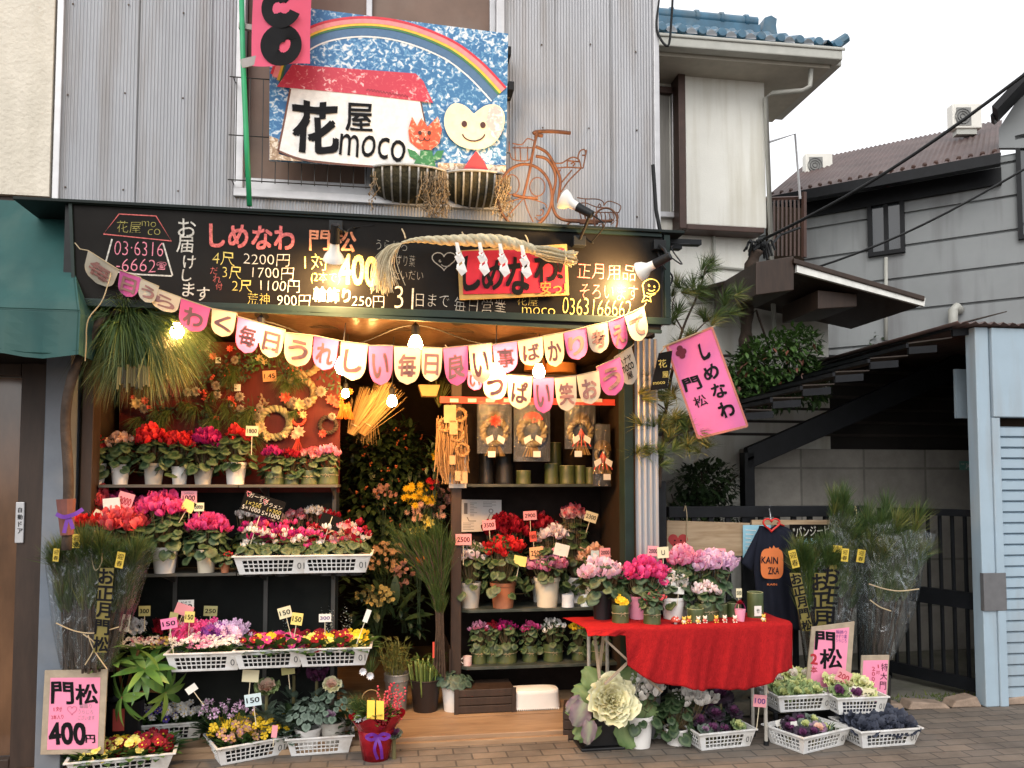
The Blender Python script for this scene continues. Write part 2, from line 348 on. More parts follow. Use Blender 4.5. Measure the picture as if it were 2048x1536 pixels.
# ground sheets
def sheet(name, x0, y0, x1, y1, z, m, nx=1):
 b = MB(); b.grid(lambda u, v: (x0 + (x1 - x0) * u, y0 + (y1 - y0) * v, z), nx, nx); return struct(b.build(name, m))
sheet('ground', -200, -200, 200, 250, -0.012, m_yard)
sheet('pavement', -30, -30, 30, 0.30, 0.0, m_paver, 8)
sheet('yard_ground', 1.74, 0.34, 30, 12, 0.004, m_yard)
ZF = 0.055
b = MB()
b.box((-1.62, 0.07, 0), (1.60, 2.7, ZF)); struct(b.build('shop_floor', m_ply, bevel=0.006))
b = MB(); b.box((-1.62, 0.035, 0), (1.10, 0.066, 0.03)); b.box((-1.62, 0.42, ZF + .001), (1.2, 0.428, ZF + .004)); struct(b.build('doorstep', m_ply, bevel=0.005))
b = MB(); b.box((-9, -0.55, 0), (-1.66, 0.3, 0.03)); struct(b.build('tiled_doorway_floor', m_tile, bevel=0.004))
r = random.Random(3); b = MB()
x = 3.3
while x < 9:
 L = r.uniform(.16, .4); b.prism([(x, .30, 0), (x + L, .30 + r.uniform(-.02, .02), 0), (x + L - .03, .30, r.uniform(.03, .07)), (x + .03, .30, r.uniform(.03, .06))], (0, .12, 0)); x += L + .02
struct(b.build('edging_stones', mat('edging_stone', (.27, .2, .15), rough=.9, var=.3, scale=8, bump=.5), bevel=.008))
b = MB()
for i in range(900):
 px, py = r.uniform(3.2, 7.0), r.uniform(.40, .62); h = r.uniform(.01, .05)
 b.needle((px, py, 0), (px + r.uniform(-.03, .03), py + r.uniform(-.03, .03), h), .012, t=r.random())
struct(b.build('moss', mat('moss_green', (.05, .08, .015), col2=(.13, .15, .03), rough=.9)), 'stuff')
# the flower shop
shop = thing('flower_shop', 'flower shop front with grey corrugated upper wall over a dark open ground floor', 'shop', (0, 0, 0))
XL, XR, ZT = -1.83, 1.662, 5.6
def corrug(b, x0, x1, z0, z1, Y, pitch=.0185, amp=.0052, seg=6):
 n = max(2, int((x1 - x0) / pitch * seg)); vb = []
 for i in range(n + 1):
  x = x0 + (x1 - x0) * i / n; ph = (x / pitch) % 1.0
  y = Y - amp * (0.5 + 0.5 * math.tanh(3.2 * cos(2 * pi * ph)))
  vb.append((b.vert((x, y, z0)), b.vert((x, y, z1))))
 for A, B in zip(vb, vb[1:]): b.face((A[0], B[0], B[1], A[1]))
wx0, wx1 = P(470, 300, 0).x, P(1008, 300, 0).x; wz0 = P(600, 385, 0).z
b = MB()
corrug(b, XL, wx0, 2.9, ZT, 0); corrug(b, wx1, XR, 2.9, ZT, 0); corrug(b, wx0, wx1, 2.9, wz0, 0)
b.build('corrugated_wall', m_steel, shop, smooth=True)
b = MB(); r = random.Random(4)
for z in (3.22, 3.75, 4.28, 4.8):
 x = XL + .05
 while x < XR:
  if x < wx0 - .02 or x > wx1 + .02: b.lathe([(.006, 0), (.004, .004), (0, .005)], (x + r.uniform(-.01, .01), -.0075, z + r.uniform(-.02, .02)), 6, axis=(0, -1, 0))
  x += .302
b.build('screws', mat('rusty_screw', (.10, .07, .055), rough=.7), shop)
b = MB()
for x in (-1.42, -1.02, 1.02, 1.38): b.box((x, -.0085, 2.99), (x + .004, -.004, ZT))
b.build('sheet_seams', mat('dark_seam', (.17, .17, .175)), shop)
b = MB()
b.box((XL, .02, 2.46), (XR, .06, wz0)); b.box((XL, .02, wz0), (wx0, .06, ZT)); b.box((wx1, .02, wz0), (XR, .06, ZT)); b.box((XL, .06, 2.46), (XL + .08, 4, ZT)); b.box((XR - .08, .06, 0), (XR, 4, ZT)); b.box((XL, 3.9, 0), (XR, 4, ZT)); b.box((XL, .06, ZT - .1), (XR, 3.9, ZT))
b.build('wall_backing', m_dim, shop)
for x in (XR - .004, XL - .02):
 b = MB(); b.box((x, -.022, 2.9), (x + .036, .03, ZT)); b.build('corner_trim', m_alu, shop, bevel=.004)
win = MB(); fw = .035
win.box((wx0, -.03, wz0 - .05), (wx1, .05, wz0)); win.box((wx0, -.024, wz0), (wx0 + .05, .05, ZT - .1)); win.box((wx1 - .05, -.024, wz0), (wx1, .05, ZT - .1))
xm = P(738, 100, .06).x; win.box((xm - .018, .03, wz0), (xm + .018, .07, ZT - .1)); win.box((wx1 - .085, .03, wz0), (wx1 - .05, .07, ZT - .1))
wf = win.build('window_frame', m_alu, shop, bevel=.004)
b = MB(); b.box((wx0 + .05, .072, wz0), (wx1 - .05, .085, ZT - .1)); b.build('window_shutter', m_shutter, wf)
b = MB(); b.box((wx0 + .05, .02, wz0), (wx1 - .05, .055, wz0 + .08)); b.build('window_sill', m_alu, wf, bevel=.004)
b = MB()
for k in range(22):
 x = wx0 + .02 + (wx1 - wx0 - .04) * k / 21; b.tube([(x, -.09, wz0 + .01), (x, -.09, wz0 + .62)], .003, 4)
for z in (.02, .28, .62): b.tube([(wx0 - .02, -.09, wz0 + z), (wx1 + .02, -.09, wz0 + z)], .004, 4)
for x in (wx0, wx1):
 for z in (.02, .62): b.tube([(x, -.09, wz0 + z), (x, 0, wz0 + z)], .004, 4)
b.build('window_grille', mat('dark_wire', (.04, .035, .03), rough=.5), shop)
YF = -.45
fz0, fz1 = 2.44, 2.97; fx0, fx1 = -1.62, 1.56
b = MB()
b.box((fx0, YF + .012, fz0 + .045), (fx1, -.012, fz1 - .01)); b.build('fascia_box', m_black, shop)
b = MB()
b.box((XL - .02, YF - .03, fz1 - .006), (fx1 + .11, -.014, fz1 + .010)); b.build('fascia_roof', mat('dark_roof_edge', (.008, .013, .012), rough=.6, spec=.2), shop, bevel=.002)
b = MB(); b.bar((fx1 + .06, YF + .1, fz1 - .02), (fx1 + .26, YF + .12, fz1 - .012), .05, .03); b.bar((fx1 - .1, YF + .1, fz1 - .045), (fx1 + .14, YF + .12, fz1 - .045), .05, .025); b.build('roof_batten', m_blackrail, shop)
b = MB()
b.box((fx0 - .01, YF - .014, fz0), (fx1 + .03, YF + .011, fz0 + .04)); b.box((fx1 - .005, YF - .013, fz0 + .04), (fx1 + .03, YF + .011, fz1 - .013)); b.build('fascia_rail', m_dgreen, shop, bevel=.003)
b = MB()      # wrinkled sheet under the canopy and across the shop ceiling
b.grid(lambda u, v: (-1.62 + 3.2 * u, YF + .02 + 3.0 * v, 2.455 + .03 * sin(u * 23 + 3 * v) * sin(v * 17) + .02 * sin(u * 51)), 60, 40)
b.build('ceiling_sheet', m_tarp, shop, smooth=True)
b = MB()
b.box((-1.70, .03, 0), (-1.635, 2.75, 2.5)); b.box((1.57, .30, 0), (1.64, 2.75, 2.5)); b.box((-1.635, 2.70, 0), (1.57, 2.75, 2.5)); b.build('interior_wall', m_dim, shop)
b = MB(); xa, xb = P(1244, 900, .05).x, P(1263, 900, .05).x; b.box((xa, .0, .0), (xb, .12, 2.44)); b.build('door_jamb', m_dgreen, shop, bevel=.004)
b = MB(); corrug(b, xb + .001, XR + .0, 0.0, 2.44, -.01, pitch=.036, amp=.012); b.build('corrugated_post', m_steel, shop, smooth=True)
b = MB(); b.box((-1.66, -.02, 0), (-1.60, .10, 2.44)); b.build('end_post', m_dbrown, shop, bevel=.004)
# shop next door (left)
nb = thing('neighbour_shop', 'neighbouring shop with cream stucco wall above and a dark sliding door below', 'building', (-3, 0, 0))
b = MB(); x1 = XL - .03; zb = P(60, 392, -.02).z
b.box((-9, -.03, zb), (x1, 4, ZT)); b.build('stucco_wall', m_cream, nb)
b = MB(); xc0, xc1 = P(84, 1000, -.12).x, P(135, 1000, -.12).x
b.box((xc0, -.12, .0), (xc1, .3, 2.95)); b.build('pier', m_bluegrey, nb, bevel=.006)
b = MB()
b.box((-9, .0, 2.2), (xc0 - .003, .1, zb - .003)); b.build('lintel', m_dbrown, nb)
b = MB(); xd = P(40, 1000, -.02).x
b.box((xc0 - .15, -.05, .03), (xc0 - .004, .08, 2.2)); b.box((-9, -.05, 2.13), (xc0 - .152, .08, 2.197)); b.box((-9, -.05, .03), (xc0 - .152, .08, .08)); b.box((-3.75, -.05, .082), (-3.67, .08, 2.128))
df = b.build('sliding_door', m_dbrown, nb, bevel=.005)
b = MB(); b.box((-3.66, .01, .083), (xc0 - .155, .02, 2.127)); b.box((-9, .012, .083), (-3.76, .022, 2.127)); b.build('door_glass', mat('warm_dim_glass', (.11, .055, .027), rough=.12, var=.5, scale=1.6, stretch=(2, 1, .7), spec=.7), df)
b = MB(); x, z = P(40, 1045, -.055).x, P(40, 1045, -.055).z; b.box((x - .022, -.062, z - .11), (x + .022, -.051, z + .11)); hp = b.build('handle_plate', m_alu, df, bevel=.004)
b = MB();
for k, ch in enumerate('自動ドア'): write(b, ch, plane(-.0635), 40, 1020 + k * 14, h=10)
b.build('lettering', m_black, hp)
aw = thing('green_awning', 'dark green cloth awning over the shop next door', 'awning', (-2.6, -.4, 2.6))
b = MB()
yt = P(60, 392, -.05); A = P(138, 408, -.10); B = P(160, 622, -.62); C = P(150, 712, -.63)
def awn(u, v):
 x = -6.5 + (A.x + 6.5) * u; x2 = -6.5 + (B.x + 6.5) * u
 if v < .7: q = v / .7; return V((x + (x2 - x) * q, A.y + (B.y - A.y) * q, A.z + (B.z - A.z) * q - .02 * sin(q * pi)))
 q = (v - .7) / .3; return V((x2, B.y - .012 * sin(u * 90) * q + .01, B.z + (C.z - B.z) * q + .012 * sin(u * 70) * q))
b.grid(awn, 60, 14)
n0 = len(b.v); e = [awn(1, v / 14) for v in range(15)]
for i in range(14): b.poly([e[i], e[i + 1], V((e[i + 1].x, -.08, e[i + 1].z)), V((e[i].x, -.08, e[i].z))])
o = b.build('awning_cloth', m_awning, aw); sm = o.modifiers.new('solid', 'SOLIDIFY'); sm.thickness = .004
b = MB()
for v in (.695, .97): b.tube([awn(i / 40, v) + V((0, -.003, 0)) for i in range(41)], .003, 4)
for u in (.55, .8, .998): b.tube([awn(u, v / 14) + V((0, -.003, .002)) for v in range(15)], .003, 4)
b.build('seams', mat('awning_seam', (.008, .05, .042), rough=.8), aw)
b = MB(); b.tube([(-6.5, B.y + .02, B.z - .01), (B.x - .02, B.y + .02, B.z - .01)], .012, 8); b.tube([(B.x - .03, B.y + .02, B.z - .01), (B.x - .03, -.03, B.z - .01)], .012, 8); b.build('awning_frame', m_blackrail, aw)
# white house behind (right)
hs_ = thing('stucco_house', 'white stucco two-storey house with blue tiled roof behind the flower shop', 'house', (3, 2, 0))
Yh = 2.0
def xz(px, py, Y): p = P(px, py, Y); return p.x, p.z
b = MB()
x0 = 1.70; xa_, z0 = xz(1372, 448, Yh); xb_, z1 = xz(1528, 118, Yh)
b.box((xa_, Yh, z0), (xb_, Yh + 3, P(1330, 75, Yh - .34).z)); b.build('upper_wall', m_white_st, hs_, bevel=.01)
b = MB(); xw, zw = xz(1655, 600, Yh + .16); zpo = P(1600, 560, 1.9).z; b.box((x0, Yh + .16, 0), (xb_ - .01, Yh + .2, z0 - .004)); b.box((x0, Yh + .16, z0 - .003), (xa_ - .001, Yh + .2, P(1330, 75, Yh - .34).z)); b.box((xb_ - .009, Yh + .16, 0), (xw, Yh + .2, zpo)); b.box((xw - .05, Yh + .21, 0), (xw, Yh + 3, zpo)); b.build('lower_wall', m_white_st, hs_)
b = MB(); b.box((xa_ - .07, Yh - .03, z0 - .05), (xa_ - .002, Yh + .158, 5.3)); b.box((xa_ - .001, Yh - .03, z0 - .055), (xb_ - .04, Yh + .15, z0 - .006))
xl, zt = xz(1312, 188, Yh + .14); b.box((x0, Yh + .10, zt), (xa_ - .075, Yh + .155, zt + .06)); b.build('corner_beam', m_brownp, hs_, bevel=.006)
b = MB(); xr, zbt = xz(1356, 425, Yh + .12); b.box((x0, Yh + .11, zbt - .05), (xr, Yh + .158, zbt)); b.box((xr - .05, Yh + .11, zbt + .001), (xr, Yh + .158, zt - .002)); f_ = b.build('window', m_alu, hs_, bevel=.004)
b = MB(); b.grid(lambda u, v: (x0 + (xr - .06 - x0) * u, Yh + .15 + .006 * sin(u * 40), zbt + (zt - zbt) * v), 40, 1); b.build('curtain', m_curtain, f_, smooth=True)
Ye = Yh - .34
E0, E1 = P(1290, 75, Ye), P(1680, 128, Ye - .05)
E1.z = E0.z = (E0.z + E1.z) / 2
W0 = V((x0 - .5, Yh, E0.z - .05)); W1 = V((xb_ + .0, Yh, E0.z - .05))
b = MB(); b.prism([E0 + V((-1, .06, -.02)), E1 + V((-.06, .06, -.02)), V((E1.x - .06, Yh + .75, E0.z - .02)), V((E0.x - 1, Yh + .75, E0.z - .02))], (0, 0, -.05)); b.build('soffit', m_soffit, hs_)
b = MB(); b.bar(E0 + V((-1, 0, 0)), E1, .10, .085); b.bar(E0 + V((-1, -.055, .05)), E1 + V((.02, -.055, .05)), .02, .03); b.bar(E1 + V((0, .05, 0)), V((E1.x, Yh + .75, E1.z)), .10, .085); b.build('gutter', m_gutter, hs_, bevel=.01)
b = MB(); D = P(1620, 180, Ye + .1); b.tube([P(1622, 138, Ye + .05), P(1620, 172, Ye + .06), P(1606, 181, Ye + .1), P(1545, 186, Yh - .1), P(1531, 196, Yh - .05), V((xb_ + .03, Yh - .05, 2.9))], .022, 8); b.build('downpipe', m_gutter, hs_, smooth=True)
b = MB(); nT = 13; xs0, xs1 = E0.x - 1, E1.x + .04; pitch = .18; dy = .25; rise = .165
def tileroof(u, v):
 x = xs0 + (xs1 - xs0) * u; row = v * 4; k = min(3, int(row)); q = row - k
 z = E0.z + .07 + rise * (k + q) + .035 * (1 - q) ; ph = (x / pitch) % 1
 z += .027 * max(0, sin(2 * pi * ph)) ** .7 + .008 * sin(2 * pi * ph)
 return V((x, Ye - .07 + dy * (k + q), z))
b.grid(tileroof, 190, 36)
for k in range(4):
 x = xs0
 while x < xs1:
  b.lathe([(0, -.02), (.042, -.02), (.045, 0), (.038, .015), (0, .02)], (x + pitch * .25, Ye - .075 + dy * k, E0.z + .115 + rise * k), 10, axis=(0, -1, .1)) if k == 0 else None
  x += pitch
b.box((xs0, Ye - .03, E0.z - .01), (E1.x - .05, Ye + .0, E0.z + .11)); rf = b.build('tiled_roof', m_roofblue, hs_, smooth='auto')
b = MB(); yr = Ye - .07 + dy * 4; zr = E0.z + .08 + rise * 4
b.box((xs0, yr - .06, zr - .1), (E1.x - .28, yr + .1, zr + .07));
b.tube([(xs0, yr, zr + .11), (E1.x - .3, yr, zr + .11)], .065, 10)
x = xs0
while x < E1.x - .35: b.tube([(x, yr, zr + .11), (x + .035, yr, zr + .11)], .08, 10); x += .26
b.prism([(E1.x - .30, yr - .09, zr - .16), (E1.x - .10, yr - .09, zr - .16), (E1.x - .13, yr - .09, zr + .06), (E1.x - .12, yr - .09, zr + .13), (E1.x - .18, yr - .09, zr + .16), (E1.x - .25, yr - .09, zr + .13)], (0, .15, 0))
b.tube([(E1.x - .1, Ye + .04, E1.z + .11), (E1.x + .0, Ye + .02, E1.z + .15), (E1.x + .1, Ye, E1.z + .22)], [.05, .05, .045], 8)
b.build('roof_ridge', m_roofblue, rf, smooth='auto')
b = MB()    # brown entrance porch with white fascia strip
YA = 1.15
A = P(1590, 548, YA); B = P(1842, 612, YA); C = V((B.x, Yh + .15, B.z + .0)); D = V((A.x - .5, Yh + .15, A.z + .06)); A2 = V((A.x - .12, YA, A.z + .03))
b.prism([A2, B, C, D], (0, 0, .03)); b.build('porch_roof', m_dbrown, hs_)
b = MB(); b.prism([P(1590, 546, YA - .003), P(1590, 528, YA - .003), P(1846, 598, YA - .003), P(1844, 614, YA - .003)], (0, -.03, 0)); b.build('porch_fascia', mat('white_fascia', (.72, .72, .68), rough=.5), hs_)
b = MB(); b.prism([P(1588, 526, YA - .05), P(1588, 516, YA - .05), P(1850, 592, YA - .05), P(1850, 602, YA - .05)], (0, .9, 0));
b.prism([P(1512, 524, YA - .02), P(1588, 512, YA - .02), P(1588, 580, YA - .02), P(1512, 590, YA - .02)], (0, .8, 0)); b.prism([P(1636, 580, YA + .1), P(1714, 588, YA + .1), P(1714, 613, YA + .1), P(1636, 618, YA + .1)], (0, .6, 0)); b.build('porch_beam', m_dbrown, hs_, bevel=.006)
b = MB()
for k in range(9):
 x = 1540 + k * 8.2; b.tube([P(x, 400, 2.3), P(x, 512, 2.3)], .012, 4)
b.tube([P(1530, 398, 2.3), P(1612, 395, 2.3)], .02, 4); b.tube([P(1608, 385, 2.3), P(1608, 515, 2.3)], .028, 6); b.build('balcony_rail', m_brownp, hs_)
b = MB(); b.box((P(1534, 400, 2.6).x, 2.6, P(1534, 520, 2.6).z), (P(1606, 400, 2.6).x, 2.64, P(1534, 412, 2.6).z)); b.build('balcony_back', m_dim, hs_)
b = MB(); b.tube([P(1600, 398, 2.25), P(1590, 268, 2.25), P(1535, 285, 2.2)], .012, 5); b.build('clothes_pole', m_alu, hs_)
b = MB(); Yw = Yh + .14
b.tube([P(1428, 500, Yw), P(1428, 462, Yw), P(1438, 458, Yw), P(1492, 462, Yw), P(1494, 470, Yw)], .018, 6); b.tube([P(1428, 500, Yw), P(1428, 640, Yw)], .014, 6); b.tube([P(1378, 605, Yw), P(1466, 600, Yw)], .012, 5); b.tube([P(1428, 533, Yw), P(1500, 540, Yw)], .012, 5)
b.build('conduit', m_gutter, hs_)
b = MB(); b.box((P(1364, 565, Yw).x, Yw - .06, P(1364, 582, Yw).z), (P(1386, 565, Yw).x, Yw + .01, P(1364, 562, Yw).z)); b.build('meter_box', m_gutter, hs_, bevel=.005)
# grey siding house
gh = thing('siding_house', 'grey siding house with brown corrugated roof and black window frames', 'house', (5, 4, 0))
dv = V((-1.384, 1.231, 0)).normalized(); nv = V((-dv.y, dv.x, 0))
if nv.dot(CAM - V((5, 4, 0))) < 0: nv = -nv
p0 = CAM + ray(2000, 965) * 7.6
def onw(px, py, off=0.0):                       # pixel -> point on the siding wall pushed out by off
 d = ray(px, py); q = p0 + nv * off; k = (q - CAM).dot(nv) / d.dot(nv); return CAM + d * k
E_a, E_b = onw(1998, 302), onw(1500, 425)
zt = (E_a.z + E_b.z) / 2
def wp(p, z): return V((p.x, p.y, z))
Lw, Rw = onw(1480, 965), onw(2000, 965); Rn = onw(2600, 965)
b = MB(); zz = 0
ztop = (onw(1530, 410, .35).z + onw(2000, 290, .35).z) / 2 + .10
rows = []
z = .0
while z < ztop:
 z2 = min(z + .33, ztop); b.prism([wp(Lw, z), wp(Rn, z), wp(Rn, z2 - .028), wp(Lw, z2 - .028)], nv * .03); z += .33
b.prism([wp(Lw, 0), wp(Rn, 0), wp(Rn, ztop), wp(Lw, ztop)], -nv * .1);
b.build('siding_wall', m_siding, gh)
gz = onw(2048, 160).z       # the nearer gable part on the right
b = MB(); b.prism([onw(1998, 262, .02), onw(2052, 178, .02), onw(2300, -180, .02), onw(2300, 300, .02), onw(1998, 300, .02)], nv * .06); b.build('gable_wall', m_siding, gh)
b = MB(); b.bar(onw(1990, 228, .25), onw(2100, 112, .25), .3, .06); b.bar(onw(1985, 240, .1), onw(2100, 120, .1), .2, .04); b.build('gable_edge', m_blackrail, gh)
b = MB(); e0 = onw(1530, 410, .35); e1 = onw(2000, 290, .35); r0 = onw(1530, 392, -1.5); r1 = onw(1998, 232, -1.9)
e0.z = e1.z = (e0.z + e1.z) / 2; r0 = e0 - nv * 2.3; r1 = e1 - nv * 2.3; r0.z = r1.z = onw(1998, 240, -1.95).z
nC = 130
def rfn(u, v):
 p = e0.lerp(e1, u).lerp(r0.lerp(r1, u), v); p.z += .008 * sin(2 * pi * u * 42); return p
b.grid(rfn, 336, 1); b.build('corrugated_roof', m_roofbr, gh, smooth=True)
b = MB(); b.bar(e0 + V((0, 0, -.06)), e1 + V((0, 0, -.06)), .1, .1);
q0, q1 = e0 - nv * .29, e1 - nv * .29; b.bar(q0 + V((0, 0, -.12)), q1 + V((0, 0, -.12)), .05, .16); b.build('eave_board', m_blackrail, gh)
b = MB(); n_ = 22
for k in range(n_):
 p = e0.lerp(e1, (k + .5) / n_) - nv * .12; p.z += .07; b.ball(p, .025, 6)
b.tube([e0 - nv * .5 + V((0, 0, .17)), e1 - nv * .5 + V((0, 0, .17))], .016, 5); b.build('snow_guard', m_brownp, gh)
def wwin(x0, y0, x1, y1, y0r, y1r, nm):
 A, B = onw(x0, y0, .03), onw(x1, y0r, .03); zt_, zb_ = A.z, onw(x0, y1, .03).z
 e = (B - A); e.z = 0; Lw_ = e.length; e.normalize(); A.z = 0
 def q(u, z): return A + e * u + V((0, 0, z))
 def fr(b, u0, u1, a, c, d): b.prism([q(u0, a), q(u1, a), q(u1, c), q(u0, c)], nv * d)
 b = MB(); t = .04
 fr(b, 0, Lw_, zt_ - t, zt_, .05); fr(b, 0, Lw_, zb_, zb_ + t, .05); fr(b, 0, t, zb_ + t, zt_ - t, .049); fr(b, Lw_ - t, Lw_, zb_ + t, zt_ - t, .049); fr(b, Lw_ / 2 - .02, Lw_ / 2 + .02, zb_ + t, zt_ - t, .04)
 f = b.build(nm, m_blackrail, gh)
 b = MB(); fr(b, t, Lw_ - t, zb_ + t, zt_ - t, .012); b.build('pane', m_glass, f)
wwin(1735, 400, 1808, 516, 382, 500, 'window'); wwin(2030, 275, 2120, 482, 262, 470, 'window')
b = MB(); b.tube([onw(1772, 515, .06), onw(1772, 680, .06)], .02, 6); b.tube([onw(1906, 700, .12), onw(1906, 620, .12), onw(1912, 614, .12), onw(1920, 622, .05)], .045, 8); b.build('wall_pipe', m_gutter, gh, smooth=True)
def ac(px, py0, py1, wpx, off, label):
 base = onw(px, py1, off); k = (onw(px + 1, py1, off) - base).length
 h = (py1 - py0) * S(px, py1, base.y); wd = h * 1.15; dp = h * .45
 t = thing('air_conditioner', label, 'air conditioner', base, 'outdoor units on the brown roof')
 ax = V((.985, -.17, 0)); ay = V((.17, .985, 0))
 def q(x, y, z): return base + ax * x + ay * y + V((0, 0, z))
 b = MB(); b.prism([q(0, 0, 0), q(wd, 0, 0), q(wd, 0, h), q(0, 0, h)], ay * dp); b.build('casing', mat('ivory_plastic', (.72, .70, .64), rough=.5, var=.05), t, bevel=.012)
 b = MB(); b.prism([q(.04, -.006, h * .1), q(wd * .62, -.006, h * .1), q(wd * .62, -.006, h * .82), q(.04, -.006, h * .82)], ay * .005); g = b.build('fan_grille', mat('grey_grille', (.22, .22, .21), rough=.6), t)
 b = MB(); c = q(wd * .33, -.012, h * .46)
 for rr in (.1, .2, .3): b.tube([c + ax * (rr * h * cos(a * pi / 8)) + V((0, 0, rr * h * sin(a * pi / 8))) for a in range(16)], .004, 4, closed=True)
 b.build('fan_guard', mat('dark_grille', (.1, .1, .1)), g)
 b = MB(); b.box((0, 0, 0), (0, 0, 0)) if False else b.prism([q(.05, .02, -.06), q(wd - .05, .02, -.06), q(wd - .05, .02, 0), q(.05, .02, 0)], ay * (dp - .04)); b.build('stand', m_gutter, t)
ac(1612, 305, 352, 0, -.9, 'ivory air conditioner on the low far end of the brown roof near the stucco house')
ac(1906, 205, 256, 0, -.9, 'ivory air conditioner high on the brown roof beside the gable behind a cable')
# block wall, hedge, carport, shed, gate, fences
bw_ = MB(); Yb = 2.0
A = P(1493, 897, Yb); Bx = P(2010, 893, Yb).x
bw_.box((A.x, Yb, 0), (Bx, Yb + .15, A.z)); tag(bw_.build('block_wall', m_block, bevel=.006), 'grey concrete block wall at the back of the yard under the carport', 'wall')
adr = thing('address_plate', 'small green address plate reading 34-19 on the block wall', 'address plate', P(1937, 932, Yb))
b = MB(); q0, q1 = P(1920, 922, Yb - .01), P(1952, 940, Yb - .01); b.box((q0.x, Yb - .02, q1.z), (q1.x, Yb - .001, q0.z)); b.build('plate', mat('green_plate', (.16, .36, .30), rough=.4), adr)
b = MB(); write(b, '34-19', plane(Yb - .022), 1941, 932, h=10, w=19); write(b, '大田', plane(Yb - .022), 1925, 928, w=7); b.build('lettering', mat('white_print', (.8, .8, .78)), adr)
cp = thing('carport', 'dark carport with stepped brown roof panels over the back yard', 'carport', (3, 1, 0))
Yc = 1.45; Yfr = .34
pts = [P(1495, 940, Yc), P(1990, 724, Yc), P(1990, 676, Yc), P(1495, 895, Yc)]
b = MB(); b.prism(pts, (0, .08, 0)); b.build('main_beam', m_blackrail, cp, bevel=.005)
b = MB(); b.box((P(1490, 965, Yc).x, Yc, 0), (P(1510, 965, Yc).x, Yc + .1, P(1500, 900, Yc).z - .02)); b.build('post', m_blackrail, cp, bevel=.004)
b = MB(); b.box((P(1400, 900, Yb).x, Yb + .17, 0), (9, Yb + .19, 2.75)); b.build('shade_backdrop', mat('shade_backdrop_dark', (.022, .019, .017), rough=.7, var=.3, scale=3), cp)  # added dark sheet; its colour stands in for the shade under the roof
b = MB()
for k in range(7): b.box((P(1400, 900, Yb).x, Yb + .155, 1.98 + .12 * k), (9, Yb + .168, 2.005 + .12 * k))
b.build('slats', mat('brown_slat', (.05, .042, .036), rough=.6), cp)
edges = [(1900, 652), (1812, 688), (1735, 718), (1665, 745), (1600, 772), (1540, 797), (1485, 820), (1435, 842)]
for k, (ex, ey) in enumerate(edges):
 nx_, ny_ = (edges[k - 1] if k else (2010, 600))
 l = P(ex, ey, Yfr); r_ = P(nx_ + 4, ny_ + 24, Yfr); L = Yb + .16 - Yfr
 b = MB(); b.prism([l, r_, r_ + V((0, L, 0)), l + V((0, L, 0))], (0, 0, .008)); b.build('roof_panel', m_polyc, cp)
 b = MB(); b.prism([l + V((.0, .0, .009)), l + V((.02, 0, .009)), l + V((.02, L, .009)), l + V((0, L, .009))], (0, 0, -.035))
 b.build('panel_edge', m_blackrail, cp)
 if k < 7:
  b = MB(); q = P(ex + 6, ey + 20, Yfr); b.prism([q, P(ex + 62, ey + 20 - 4, Yfr), P(ex + 62, ey + 6 - 4, Yfr), P(ex + 6, ey + 6, Yfr)], (0, .02, 0)); b.build('panel_clip', m_blackrail, cp)
sh = thing('garden_shed', 'pale blue steel shed with horizontal slatted shutter at the edge of the yard', 'shed', (4.3, .4, 0))
Ys = .28
b = MB(); xs, xe = P(1960, 1000, Ys).x, P(2003, 1000, Ys).x; ztp = P(1980, 655, Ys).z
b.box((xs, Ys, 0), (xs + .105, Ys + .1, ztp)); b.box((xs + .106, Ys - .012, 0), (xe, Ys + .1, P(1980, 835, Ys).z)); b.build('corner_post', m_shed, sh, bevel=.006)
b = MB(); b.box((P(1980, 700, Ys).x, Ys - .02, P(1980, 835, Ys).z + .003), (xe + 3, Ys + .06, ztp - .004)); b.build('header_panel', m_shed, sh, bevel=.006)
b = MB(); zs0, zs1 = P(2020, 1400, Ys).z, P(2020, 852, Ys).z; n = 25
for k in range(n):
 a, c = zs0 + (zs1 - zs0) * k / n, zs0 + (zs1 - zs0) * (k + 1) / n
 for (u0, y0), (u1, y1) in (((0, .06), (.12, .03)), ((.12, .03), (.85, .03)), ((.85, .03), (1, .06))):
  b.poly([(xe + .002, Ys + y0, a + (c - a) * u0), (xe + 3, Ys + y0, a + (c - a) * u0), (xe + 3, Ys + y1, a + (c - a) * u1), (xe + .002, Ys + y1, a + (c - a) * u1)])
b.build('slatted_shutter', m_shed, sh)
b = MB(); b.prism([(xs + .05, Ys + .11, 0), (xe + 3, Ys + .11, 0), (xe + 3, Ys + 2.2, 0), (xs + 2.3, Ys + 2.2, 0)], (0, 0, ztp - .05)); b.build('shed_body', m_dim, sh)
b = MB(); b.box((xs - .004, Ys - .016, P(1960, 1222, Ys).z), (xe + .004, Ys + .02, P(1960, 1146, Ys).z)); b.build('grey_band', mat('grey_sheet', (.12, .12, .125), rough=.5), sh, bevel=.003)
b = MB(); y0 = Ys - .06; x_l = P(1915, 655, y0).x
n = 140; vb = []
for i in range(n + 1):
 x = x_l + (xe + 3 - x_l) * i / n; z = ztp + .015 + .012 * sin(x * 2 * pi / .075); vb.append((b.vert((x, y0, z)), b.vert((x, y0 + 2.4, z))))
for A_, B_ in zip(vb, vb[1:]): b.face((A_[0], A_[1], B_[1], B_[0]))
o = b.build('shed_roof', m_roofbr, sh, smooth=True); o.modifiers.new('solid', 'SOLIDIFY').thickness = .004
b = MB(); b.box((P(1910, 740, Ys + .35).x, Ys + .35, P(1910, 836, Ys + .35).z), (P(1960, 740, Ys + .35).x, Ys + .37, P(1910, 738, Ys + .35).z)); b.build('side_panel', m_shed, sh)
Yp = .62
